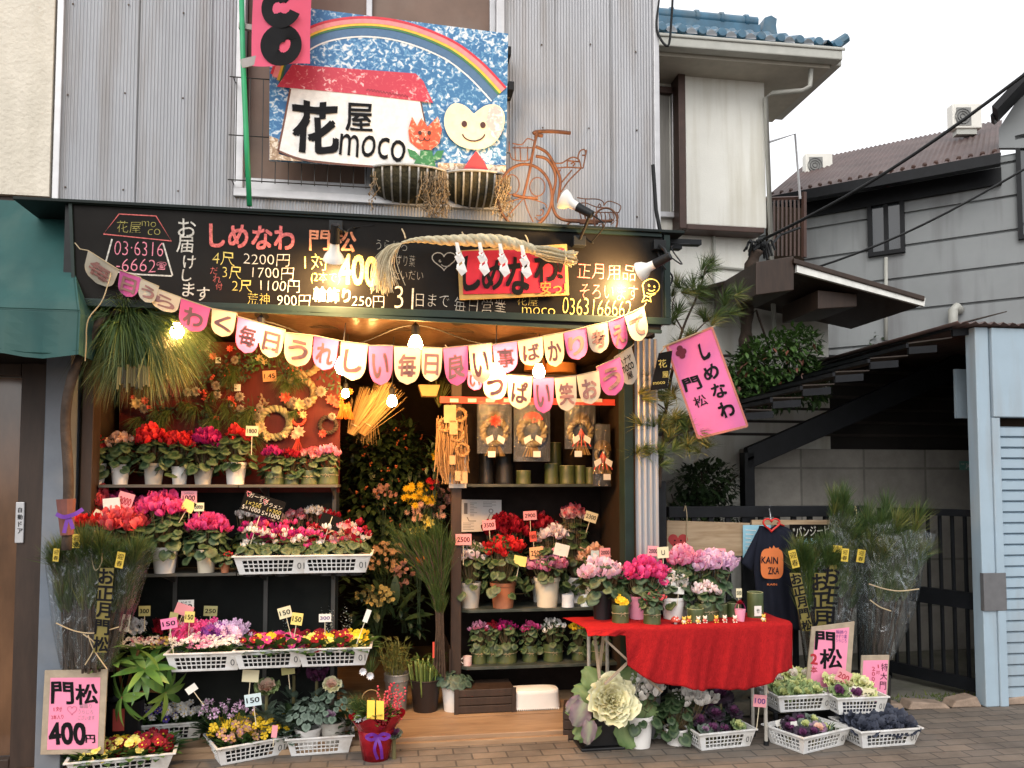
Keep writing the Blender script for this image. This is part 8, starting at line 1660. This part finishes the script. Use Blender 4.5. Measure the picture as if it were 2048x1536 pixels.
# below and beside the table
base = G(1168, 1478, .001); t = thing('wooden_planter', 'dark slatted planter box behind the big kale at the end of the step', 'planter', base); b = MB()
for k in range(3): b.prism([base + V((-.13, .0, .004 + .058 * k)), base + V((.13, -.06, .004 + .058 * k)), base + V((.13, -.06, .058 + .058 * k)), base + V((-.13, 0, .058 + .058 * k))], (.06, .24, 0))
b.build('slats', m_dbrown, t, bevel=.003)
base = G(1207, 1502, .001); s = S(1207, 1502, base.y); t = thing('giant_kale', 'huge pale yellow ornamental kale in a square black pot beside the step', 'ornamental kale', base)
b = MB(); w2 = 48 * s; b.box((base.x - w2 * .95, base.y, .001), (base.x + w2 * .95, base.y + 2 * w2, .018));
b.prism([base + V((-w2 * .75, .02, .019)), base + V((w2 * .75, .02, .019)), base + V((w2 * .9, .0, .26)), base + V((-w2 * .9, .0, .26))], (0, 1.7 * w2, 0)); b.build('square_pot', m_potk, t, bevel=.006)
def giant(c, R_, tilt, seed, ki, ko, layers):
 q = kale('kale_head', 'x', (0, 0, 0), R_, ki, ko, seed, layers=layers, h=0.0, tilt=tilt)
 for ch in list(q.children): ch.parent = t; ch.location = c - base; ch.name = ch.name
 bpy.data.objects.remove(q)
giant(P(1222, 1402, base.y - .03), .160, (.12, -.9, .45), 51, k_yel_i, k_yel_i, 8)
b = MB(); r = random.Random(6)
def blade(c, d, up, L, Wd, m=0, seed=0):
 d = V(d).normalized(); x = d.cross(V(up)).normalized(); n_ = x.cross(d); b0 = len(b.v)
 for j in range(7):
  v = j / 6; wv = Wd * (.3 + .7 * sin(pi * min(1, .2 + v * .62)))
  for i in range(9): e = i / 4 - 1; ed = max(abs(e), v) ** 3; b.vert(V(c) + d * (L * v * (1 - .2 * e * e * v)) + x * (e * wv * .5) + n_ * (-.25 * L * v * v + L * .11 * ed * sin(i * 2.2 + j * 1.7 + seed)), min(1, max(0, .25 * r.random() + .8 * (1 - abs(e)) ** 2 * (1 - v * .5))))
 for j in range(6):
  for i in range(8): a_ = b0 + j * 9 + i; b.face((a_, a_ + 1, a_ + 10, a_ + 9), m)
for k, (px, py, d) in enumerate(((1200, 1400, (-1, -.2, .55)), (1190, 1420, (-1, -.2, .15)), (1250, 1400, (1, -.1, .45)), (1205, 1385, (-.6, .1, 1)), (1240, 1440, (.4, -.4, -.8)), (1195, 1440, (-.7, -.4, -.3)), (1245, 1385, (.6, .1, .9)), (1260, 1420, (1, -.2, .0)))): blade(P(px, py, base.y + .03), d, (0, -1, .5), .17, .15, 0, k)
b.build('outer_leaves', k_gy if False else mat('kale_leaf_green', (.09, .16, .05), col2=(.30, .38, .16), rough=.6, var=.2, transl=.12), t, smooth=True)
b = MB(); blade(P(1170, 1405, base.y - .06), (-.55, -.4, -1), (0, -1, .3), .14, .13, 0, 2); blade(P(1180, 1440, base.y - .08), (-.2, -.5, -1), (0, -1, .3), .13, .09, 0, 5); blade(P(1165, 1400, base.y - .03), (-.9, -.3, -.5), (0, -1, .3), .11, .10, 0, 9); b.build('drooping_leaves', mat('kale_leaf_mauve', (.17, .09, .13), col2=(.26, .32, .19), rough=.6, transl=.1), t, smooth=True)
cyclamen('white cyclamen in a tall white pot beside the giant kale', 1279, 1492, G(1279, 1492).y, 'white', 58, 62, (96, 62), (10, 118, 84, 66), 'white', 18, 30, z=.001, fs=.055)
cyclamen('white cyclamen with very dark leaves in a low white pot under the red cloth', 1353, 1487, G(1353, 1487).y, 'white', 52, 32, (96, 66), (34, 92, 84, 40), 'white', 16, 44, z=.001, fs=.055)
J_ = tray_at('slotted crate of dark purple kale under the red cloth', 1452, 1497, None, .001, .12, .92)
def kales(t, rows, seed, R_=.052, h=.10):
 r = random.Random(seed); Rm = Matrix.Rotation(t.rotation_euler.z, 3, 'Z')
 for (u, v, lab, grp, ki, ko, rs, hh) in rows:
  p = t.location + Rm @ V((u * (TRW - .08) * t.scale.x / 2, v * (TRD - .08) * t.scale.y / 2, .012)); kale('kale_rosette', lab, p, R_ * rs * 1.15, ki, ko, r.randrange(999), grp, layers=4, h=hh, tilt=(r.uniform(-.35, .35), -.55, 1), open_=1.2)
pk = ('dark purple kale in the crate under the red cloth', 'purple kales under the cloth', k_pur_i, k_pur_o)
kales(J_, [(-.6, .7, *pk, 1.2, .24), (.0, .6, *pk, 1.2, .17), (.6, .8, *pk, 1.3, .22), (-.1, -.2, *pk, 1.1, .16), (.3, .2, *pk, 1.3, .26), (-.7, .1, *pk, 1.1, .12), (.75, -.1, *pk, 1.1, .16), (-.4, -.6, *pk, 1.0, .09), (.1, -.7, *pk, .9, .08)], 61)
kales(J_, [(-.75, -.7, 'small mauve kale at the doorway corner of the purple kale crate', None, k_lil_i, k_gry_o, .8, .09), (.7, -.75, 'small cream green kale at the stand corner of the purple kale crate', None, k_gy, k_grn_o, .9, .10)], 62)
card('pink price card reading 100 at the edge of the purple kale', '100', 1520, 1402, -.30, 28, 24, 'pink', .12, 46, m_inkpur)
st_ = thing('plant_stand', 'low black wire stand holding the two upper crates of kale', 'stand', (2.55, -.1, 0)); zK = G(1605, 1420, 0).z
Kp = P(1610, 1420, -.12); zK = Kp.z; b = MB(); x0, x1 = P(1548, 1420, -.1).x, P(1755, 1415, -.05).x
b.box((x0, -.10, zK - .02), (x1, .26, zK - .008));
b.build('stand_top', m_blackrail, st_, bevel=.003)
for x in (x0 + .02, x1 - .02):
 for y in (-.08, .24): b = MB(); b.box((x - .01, y - .01, 0), (x + .01, y + .01, zK - .021)); b.build('leg', m_blackrail, st_)
K_ = tray_at('slotted crate of green leaved cream kale, table side one on the stand', 1610, 1420, -.12, zK - .007, .03, .95)
L_ = tray_at('slotted crate of yellow kale behind the 200 cards, yard side one on the stand', 1722, 1412, -.23, zK - .007, -.03, .82)
M_ = tray_at('slotted crate of mixed small kale set cornerwise at the table leg', 1648, 1499, None, .001, .36, 1.0)
N_ = tray_at('slotted crate of blue black kale at the end toward the yard', 1778, 1493, None, .001, .05, 1.0)
gk = ('green leaved kale in the table side crate on the stand', 'green kales on the stand', k_gy, k_grn_o); ck = ('cream hearted kale at the back of the table side crate on the stand', 'cream kales on the stand', k_wht_i, k_gy)
kales(K_, [(-.7, -.6, *gk, 1.15, .08), (-.2, -.7, *gk, 1.15, .09), (.3, -.6, *gk, 1.15, .08), (.75, -.6, *gk, 1.15, .09), (-.75, .1, *gk, 1.15, .10), (.0, .0, *gk, 1.2, .11), (.6, .1, *gk, 1.2, .11), (-.5, .75, *ck, 1.25, .14), (.15, .7, *ck, 1.35, .16), (.75, .75, *ck, 1.25, .15)], 63)
yk = ('pale yellow kale in the yard side crate on the stand', 'yellow kales on the stand', k_yel_i, k_gy)
kales(L_, [(-.7, -.2, 'purple hearted kale in the yard side crate on the stand', None, k_pur_i, k_grn_o, 1.2, .10), (.0, -.5, 'cream kale with a purple eye behind the tilted 200 card', None, k_pur_i, k_wht_i, 1.2, .09), (.6, -.5, *yk, 1.1, .09), (.7, .3, *yk, 1.3, .13), (-.1, .4, *yk, 1.3, .13), (-.7, .7, *yk, 1.2, .14), (.3, .9, *yk, 1.2, .14)], 64)
mk = ('small grey green kale in the cornerwise crate at the table leg', 'grey green kales', k_gy, k_gry_o); vk = ('small violet kale in the cornerwise crate at the table leg', 'violet kales', k_pur_i, k_pur_o)
kales(M_, [(-.7, -.6, *vk, .9, .08), (-.75, .3, *vk, .9, .09), (-.2, -.7, *vk, .8, .08), (.0, .1, *mk, .9, .09), (.5, -.6, *mk, .9, .08), (.6, .3, *mk, .9, .10), (-.3, .7, *vk, .9, .10), (.3, .8, *vk, .9, .10)], 65); kales(M_, [(.15, -.6, 'small salmon pink kale in the cornerwise crate at the table leg', None, k_peach_i, k_lil_i, 1.0, .085)], 66)
bk_ = ('blue black kale in the end crate', 'blue black kales', k_blk_i, k_blk_i)
kales(N_, [(-.85 + .57 * i, -.7 + .62 * j, *bk_, 1.5, .085 + .02 * j) for i in range(4) for j in range(3)], 67)
t = thing('spiky_seedling', 'tuft of spiky green seedling leaves in the cornerwise crate', 'foliage plant'); b = MB(); tuft(b, random.Random(2), .03, .03, 30, .07, .008, up=1.6); b.build('leaves', m_leaf, t); t.location = M_.location + V((.10, -.05, .06))
card('white price card reading 200 upright over the pink sign', '200', 1682, 1323, .10, 25, 20, 'white', 0, 40); card('tilted pink price card reading 200 on a long stick', '200', 1687, 1353, -.10, 32, 26, 'pink', .5, 50, m_inkred); card('cream price card reading 200 hanging on the yard side stand crate', '200', 1738, 1390, -.20, 26, 22, 'cream', 0, 30); card('small white plant label in the cornerwise crate at the table leg', None, 1558, 1446, -.22, 14, 12, 'white', -.3, 14); card('small white label with print in the cornerwise crate', None, 1588, 1448, -.25, 14, 10, 'white', -.1, 14)
# hand lettered boards
def c5(x, y): return (60 + x / 2.56, 1130 + y / 2.56)
def c6(x, y): return (1080 + x / 2.56, 1000 + y / 2.56)
m_pink = mat('pink_poster_paper', (.80, .26, .40), rough=.7, var=.04); m_raw = mat('raw_board', (.36, .29, .21), rough=.8, var=.2, scale=14)
def board(name, label, cf, outer, inner, Y, thick=.012):
 t = thing(name, label, 'sign', P(*cf(*outer[3]), Y)); b = MB(); b.prism([P(*cf(*q), Y) for q in outer], (0, thick, 0)); o = b.build('board', m_raw, t, bevel=.002)
 b = MB(); b.prism([P(*cf(*q), Y - .0015) for q in inner], (0, .0015, 0)); return t, b.build('poster', m_pink, o)
def letters(par, cf, Y, items, m=None, nm='lettering', strokes=()):
 b = MB()
 for sx, x, y, w_, h_, of, an in items: px, py = cf(x, y); write(b, sx, plane(Y - .003), px, py, w_ / 2.56, h_ / 2.56, an, of, wob=.018)
 for pts, wd in strokes: b.ribbon([P(*cf(*q), Y - .003) for q in pts], wd / 2.56 * S(700, 1400, Y))
 return b.build(nm, m or m_ink, par)
Ys1 = -.17
t, po_ = board('pine_sale_sign', 'pink sign on a raw board reading 門松 400円, leaning at the shop next door', c5, ((75, 540), (398, 534), (376, 968), (52, 972)), ((105, 578), (360, 576), (346, 940), (87, 946)), Ys1)
letters(po_, c5, Ys1, [('門', 166, 655, 108, 108, .03, .0), ('松', 290, 660, 112, 100, .028, 0), ('400', 190, 864, 186, 108, .035, -.03), ('円', 309, 890, 46, 40, .03, 0)])
letters(po_, c5, Ys1, [('1対', 142, 738, 42, 24, .0, 0), ('2本入り', 140, 778, 62, 24, .0, -.05)], m_inkred, 'red_lettering'); letters(po_, c5, Ys1, [('輪飾り', 285, 722, 62, 26, .0, .05), ('うらじろ', 284, 752, 76, 22, .0, .05), ('ございます', 288, 782, 84, 24, .0, 0)], mat('grey_marker', (.35, .22, .27)), 'small_lettering')
letters(po_, c5, Ys1, [], mat('pale_marker', (.60, .16, .26)), 'heart_outline', [([(215 + 24 * sin(a) ** 3, 742 - 1.5 * (13 * cos(a) - 5 * cos(2 * a) - 2 * cos(3 * a) - cos(4 * a))) for a in [i * 2 * pi / 24 for i in range(25)]], 4)])
Ys2 = .02
t, po_ = board('pine_pair_sign', 'leaning pink sign on a raw board reading 門松 2 behind the cream kale', c6, ((1392, 650), (1612, 622), (1585, 1000), (1355, 1010)), ((1412, 672), (1584, 652), (1556, 990), (1378, 1000)), Ys2)
letters(po_, c6, Ys2, [('門', 1460, 722, 96, 92, .03, .05), ('松', 1490, 812, 112, 96, .026, .03)]); letters(po_, c6, Ys2, [('2', 1403, 814, 34, 50, .03, .05), ('本', 1402, 868, 36, 34, .01, 0)], m_inkred, 'red_lettering'); letters(po_, c6, Ys2, [('輪飾り', 1544, 676, 56, 20, .0, .05), ('ゆずり葉', 1543, 698, 56, 20, .0, .05), ('うらじろ', 1542, 720, 56, 18, .0, .05)], m_inkpur, 'small_lettering')
Ys3 = .04
t, po_ = board('big_pine_sign', 'narrow pink sign reading 特大門松 below the largest wrapped pine bundle', c6, ((1648, 796), (1790, 794), (1776, 1062), (1634, 1064)), ((1656, 822), (1782, 820), (1770, 1056), (1644, 1058)), Ys3)
letters(po_, c6, Ys3, [('特', 1764, 856, 34, 40, .0, .05), ('大', 1760, 902, 36, 36, .0, .05), ('門', 1756, 950, 32, 40, .0, .05), ('松', 1748, 1004, 36, 36, .0, .05)]); letters(po_, c6, Ys3, [('1', 1732, 852, 5, 18, 0, 0), ('対', 1730, 882, 20, 20, 0, 0)] + [(ch, 1708 - k, 864 + k * 26, 16, 20, .0, 0) for k, ch in enumerate('2000円')], m_inkred, 'red_lettering')
Yw = Yp - .06
t = thing('wooden_board', 'knotty wooden board with a red heart face hung on the black fence', 'board', P(1410, 1117, Yw)); b = MB(); b.prism([P(1334, 1041, Yw), P(1500, 1046, Yw), P(1500, 1112, Yw), P(1334, 1110, Yw)], (0, .02, 0)); wb = b.build('plank', m_wood_t, t, bevel=.002)
b = MB(); b.poly([P(1356 + 20 * sin(a) ** 3, 1083 - 1.25 * (13 * cos(a) - 5 * cos(2 * a) - 2 * cos(3 * a) - cos(4 * a)), Yw - .002) for a in [i * 2 * pi / 28 for i in range(28)]]); hh = b.build('painted_heart', mat('brick_red_paint', (.38, .035, .035), rough=.7), wb); b = MB(); stroke(b, arc(1356, 1086, 8, 6, 15, 165, 8), 2, Yw - .004); [b.poly([P(x + 1.8 * cos(i), 1081 + 2 * sin(i), Yw - .004) for i in range(6)]) for x in (1350, 1362)]; b.build('smile', m_ink, hh)
b = MB()
for x in (1374, 1714): b.tube(smoothpts([P(x - 2, 1108 if x < 1500 else 1060, Yw - .006), P(x, 1040, Yw - .01), P(x - 3, 1012, Yp - .04), P(x - 6, 1022, Yp - .04)], 5), .0035, 5)
b.build('cord', m_twine, t)
b = MB(); b.prism([P(1504, 1040, Yw - .004), P(1660, 1040, Yw - .004), P(1660, 1050, Yw - .004), P(1504, 1050, Yw - .004)], (0, .02, 0)); tag(b.build('wooden_batten', m_wood_t), 'thin wooden batten behind the T-shirt carrying the blackboard', 'board')
t = thing('blue_poster', 'pale blue poster tucked behind the T-shirt shoulder', 'poster', P(1503, 1080, Yw)); b = MB(); b.prism([P(1486, 1050, Yw - .024), P(1542, 1050, Yw - .024), P(1540, 1122, Yw - .024), P(1486, 1120, Yw - .024)], (0, .003, 0)); o = b.build('paper', mat('pale_blue_paper', (.30, .55, .66), rough=.7), t); b = MB(); [stroke(b, [(1491, 1060 + k * 8), (1512 - k % 3 * 5, 1061 + k * 8)], 1.6, Yw - .026) for k in range(7)]; b.build('print', m_paper, o)
t = thing('blackboard', 'blackboard with white chalk katakana hung behind the wrapped pine bundles', 'blackboard', P(1625, 1080, Yw)); b = MB(); b.prism([P(1580, 1049, Yw - .03), P(1680, 1049, Yw - .03), P(1680, 1128, Yw - .03), P(1580, 1128, Yw - .03)], (0, .008, 0)); o = b.build('board', m_chalkb, t); b = MB(); write(b, '"パンジービ', plane(Yw - .033), 1623, 1062, 74, 20, -.06, .008); o2 = b.build('chalk_lettering', CHM['white'], o); b = MB(); write(b, '0 6.5cm', plane(Yw - .033), 1622, 1082, 54, 11, -.04, .0); b.build('blue_chalk_lettering', mat('chalk_blue', (.2, .42, .55)), o)
ts = thing('tee_shirt', 'dark navy T-shirt with an orange print hanging on the fence', 'T-shirt', P(1545, 1060, Yw - .10)); Yt = Yw - .10
m_navy = mat('navy_cotton', (.012, .014, .024), rough=.9, var=.12, bump=.15, bscale=14, spec=.15)
Lp = smoothpts([(1125, 132), (1112, 180), (1095, 300), (1098, 400), (1112, 520), (1122, 655)], 5); Rp = smoothpts([(1232, 128), (1300, 175), (1312, 300), (1318, 400), (1330, 520), (1345, 668)], 5)
def sh_fn(u, v):
 i = v * (len(Lp) - 1); k = min(int(i), len(Lp) - 2); f = i - k; a, c = Lp[k].lerp(Lp[k + 1], f), Rp[k].lerp(Rp[k + 1], f); p = a.lerp(c, u); dip = 16 * max(0, 1 - abs(u - .45) / .32) * (1 - v) ** 8
 q = c6(p.x, p.y + dip); return P(q[0], q[1], Yt - .03 * sin(pi * u) - .010 * sin(u * 11 + v * 4) * v - .006 * sin(u * 23))
b = MB(); b.grid(sh_fn, 26, 26)
def slv(pts):
 A, B, C_, D_ = [V(q) for q in pts]
 b.grid(lambda u, v: P(*c6(*(A.lerp(B, u).lerp(D_.lerp(C_, u), v))), Yt - .004 - .022 * sin(pi * u) * (.4 + .6 * v)), 10, 10)
slv(((1120, 136), (1098, 300), (1088, 345), (1030, 318))) if False else slv(((1125, 134), (1100, 262), (1086, 365), (1028, 322))); slv(((1234, 130), (1305, 250), (1330, 330), (1368, 300)))
o = b.build('cloth', m_navy, ts, smooth=True); o.modifiers.new('solid', 'SOLIDIFY').thickness = .004
def spt(x, y, d): return P(*c6(x, y), Yt - .043 - d)
b = MB(); b.poly([spt(1188 + 58 * math.copysign(abs(cos(a)) ** .5, cos(a)), 326 + 78 * math.copysign(abs(sin(a)) ** .5, sin(a)), 0) for a in [i * 2 * pi / 32 for i in range(32)]]); b.poly([spt(x, y, .001) for x, y in ((1168, 262), (1176, 238), (1188, 252), (1196, 232), (1206, 246), (1224, 244), (1216, 264))]); pr_ = b.build('orange_print', mat('orange_print', (.72, .20, .06), rough=.8, var=.1), ts)
b = MB(); write(b, 'KAIN', lambda x, y: spt(x, y, .003), 1176, 308, 84, 34, .04, .02); write(b, 'ZKA', lambda x, y: spt(x, y, .003), 1196, 362, 56, 34, 0, .02); b.build('print_lettering', m_navy, pr_); b = MB(); write(b, 'KAIN', lambda x, y: spt(x, y, .001), 1188, 432, 50, 10, 0, .02); b.build('small_print', MATS['orange_print'], ts)
hg = thing('clothes_hanger', 'red heart shaped clothes hanger holding the navy T-shirt', 'hanger', P(1542, 1025, Yt)); b = MB(); b.tube([P(*c6(1185 + 42 * sin(a) ** 3, 124 - 2.3 * (13 * cos(a) - 5 * cos(2 * a) - 2 * cos(3 * a) - cos(4 * a))), Yt - .045) for a in [i * 2 * pi / 30 for i in range(30)]], .007, 7, closed=True); b.tube([P(*c6(1215, 118), Yt - .035), P(*c6(1250, 132), Yt - .02)], .006, 6); b.build('heart', mat('glossy_red_plastic', (.60, .03, .025), rough=.25), hg, smooth=True); b = MB(); b.tube(smoothpts([P(*c6(1182, 100), Yt - .04), P(*c6(1178, 66), Yt - .02), P(*c6(1174, 48), Yp - .04), P(*c6(1178, 30), Yp), P(*c6(1184, 44), Yp + .05)], 5), .004, 6); b.build('hook', m_alu, hg)
# wrapped pine bundles
m_yel = mat('yellow_strip', (.55, .40, .05), rough=.6, var=.08)
def bundle(label, foot, top, wtop, wfoot, Y, seed, film=True, strip=None, tags=(), n=9, tuft_out=0.0, z0=None, nl=.16):
 """sheaf of pine branches in a crumpled clear film cone; foot and top are pixels"""
 r = random.Random(seed); a = P(*foot, Y); c = P(*top, Y - .03); s = S(*foot, Y); t = thing('wrapped_pine_bundle', label, 'pine bundle', a, 'wrapped pine bundles'); d = c - a; x = V((1, 0, 0)); b, g, y = MB(), MB(), MB()
 for k in range(n):
  f = (k + .5) / n * 2 - 1; an = k * 2.4; q0 = a + V((f * wfoot * s * .4, .02 * cos(an), 0)); q1 = a + d * .55 + V((f * (wfoot * .6 + wtop * .4) * s * .42, .04 * cos(an), 0)); q2 = a + d * r.uniform(.82, 1.0 + tuft_out) + V((f * wtop * s * .42, .06 * sin(an), 0)); pts = smoothpts([q0, q1, q2], 7); b.tube(pts, .0065, 5, t=r.random())
  for j in range(6, len(pts)): needles(g if r.random() < .8 else y, pts[j], 60, nl, r, (pts[j] - pts[j - 1]).normalized() + V((0, -.1, 0)), .52 if j > len(pts) - 4 else .26, .06, .003, 0, .6)
 b.build('stems', m_bark, t); g.build('needles', m_pine, t)
 if y.v: y.build('yellow_needles', m_pineY, t)
 if film:
  for q in range(2):
   b = MB(); off = (q - .5) * wtop * s * .22
   def fm(u, v):
    an = 2 * pi * u; w_ = (wfoot + (wtop - wfoot) * v ** .8) * s * .54 * (1 + .10 * sin(an * 3 + v * 6 + seed) + .07 * sin(an * 7 + v * 11 + q)); p = a + d * (.05 + .98 * v) + V((off * v, 0, 0)); return p + V((cos(an) * w_, sin(an) * min(.12, w_ * .7) - .015, .02 * sin(an * 5 + seed) * v))
   b.grid(fm, 30, 16); b.build('film', m_film, t, smooth=True)
 if strip:
  (sx, x0, y0, x1, y1, wd) = strip; b = MB(); Yf = Y - .15; b.prism([P(x0 - wd, y0, Yf), P(x0 + wd, y0, Yf), P(x1 + wd, y1, Yf), P(x1 - wd, y1, Yf)], (0, .001, 0)); o = b.build('paper_strip', m_yel if False else mat('dark_olive_strip', (.16, .13, .03), rough=.6), t); b = MB()
  for k, ch in enumerate(sx): f = (k + .5) / len(sx); write(b, ch, plane(Yf - .003), x0 + (x1 - x0) * f, y0 + (y1 - y0) * f, h=(y1 - y0) / len(sx) * .86, ang=-(x1 - x0) / (y1 - y0) * .9, off=.03)
  b.build('lettering', m_ink, o)
 for (tx, ty, tw, th, an) in tags:
  b = MB(); Yf = Y - .16; ca, sa = cos(an), sin(an); fn = lambda u, v, e=0: P(tx + u * ca - v * sa, ty + u * sa + v * ca, Yf - e); b.prism([fn(-tw / 2, th / 2), fn(tw / 2, th / 2), fn(tw / 2, -th / 2), fn(-tw / 2, -th / 2)], (0, .001, 0)); o = b.build('yellow_tag', m_yel, t); b = MB(); write(b, '迎', lambda u, v: fn(u, v, .002), 0, -th * .22, h=th * .36, off=.0); write(b, '春', lambda u, v: fn(u, v, .002), 0, th * .22, h=th * .36, off=.0); b.build('tag_lettering', m_ink, o)
 return t
def loops(t, Y, ropes, rad=.003):
 b = MB()
 for pts in ropes: b.tube(smoothpts([P(x, y, Y) for x, y in pts], 6), rad, 5)
 b.build('twine', m_twine, t)
YL = -.14
t = bundle('clear wrapped pine bundle at the neighbour side of the shop, tied with twine', (150, 1345), (140, 1095), 70, 46, YL, 1, tags=((152, 1082, 16, 28, 0), (112, 1110, 12, 26, .1)))
loops(t, YL - .14, [[(112, 1246), (150, 1262), (190, 1266), (238, 1254)], [(190, 1060), (182, 1100), (190, 1140), (204, 1120), (198, 1070)], [(176, 1270), (188, 1300), (214, 1338)], [(166, 1268), (190, 1290), (170, 1330)]])
bundle('clear wrapped pine bundle in the middle of the sheaves by the 400 sign', (180, 1345), (190, 1088), 64, 44, YL - .05, 2)
bundle('clear wrapped pine bundle with black お正月 lettering, leaning toward the shelves', (205, 1345), (258, 1100), 74, 40, YL, 3, strip=('お正月門松', 214, 1136, 200, 1305, 14), tags=((240, 1120, 16, 32, .2),))
YRt = .22
bundle('clear wrapped pine bundle with slanting お正月 lettering in front of the T-shirt', (1626, 1345), (1600, 1096), 30, 30, YRt, 4, strip=('お正月門松', 1590, 1146, 1616, 1262, 11), tags=((1588, 1118, 15, 36, -.25),))
bundle('clear wrapped pine bundle with upright お正月 lettering beside the blackboard end', (1648, 1345), (1652, 1088), 42, 36, YRt + .05, 5, strip=('お正月', 1640, 1146, 1642, 1256, 11), tags=((1690, 1110, 14, 26, .1),))
bundle('clear wrapped pine bundle with narrow lettering, tuft standing above the fence rail', (1662, 1345), (1684, 1036), 50, 34, YRt + .10, 6, strip=('お正月', 1664, 1130, 1650, 1250, 10), tags=((1675, 1098, 18, 14, .1),), tuft_out=.12)
bundle('bushy pine bundle behind the other sheaves, at the fence end', (1668, 1345), (1712, 1080), 80, 40, YRt + .16, 7, film=True, tags=((1722, 1112, 16, 26, .15),), tuft_out=.1)
t = bundle('largest pine bundle in glossy film tied with cord beside the gate', (1755, 1330), (1790, 1070), 130, 46, YRt + .05, 8, n=13, tuft_out=.12, nl=.19)
loops(t, YRt - .12, [[(1738, 1168), (1770, 1178), (1800, 1182), (1838, 1178)], [(1740, 1200), (1760, 1214), (1782, 1222)]], .004)
bundle('second large pine bundle in film with the tallest tuft beside the gate', (1742, 1330), (1765, 1050), 90, 40, YRt + .12, 9, n=9, tuft_out=.1, nl=.19)
b = MB(); q = P(1742, 1338, YRt + .05); b.lathe([(0, 0), (.13, 0), (.14, .25), (.13, .25), (0, .2)], V((q.x, q.y + .03, 0)), 18); tag(b.build('bucket', m_potk, smooth='auto'), 'black bucket holding the large wrapped pine bundles behind the narrow sign', 'bucket'); b = MB(); q = P(1632, 1338, YRt + .05); b.lathe([(0, 0), (.15, 0), (.16, .28), (.15, .28), (0, .2)], V((q.x, q.y, 0)), 18); tag(b.build('bucket', m_potk, smooth='auto'), 'black bucket holding the lettered pine bundles behind the leaning sign', 'bucket')
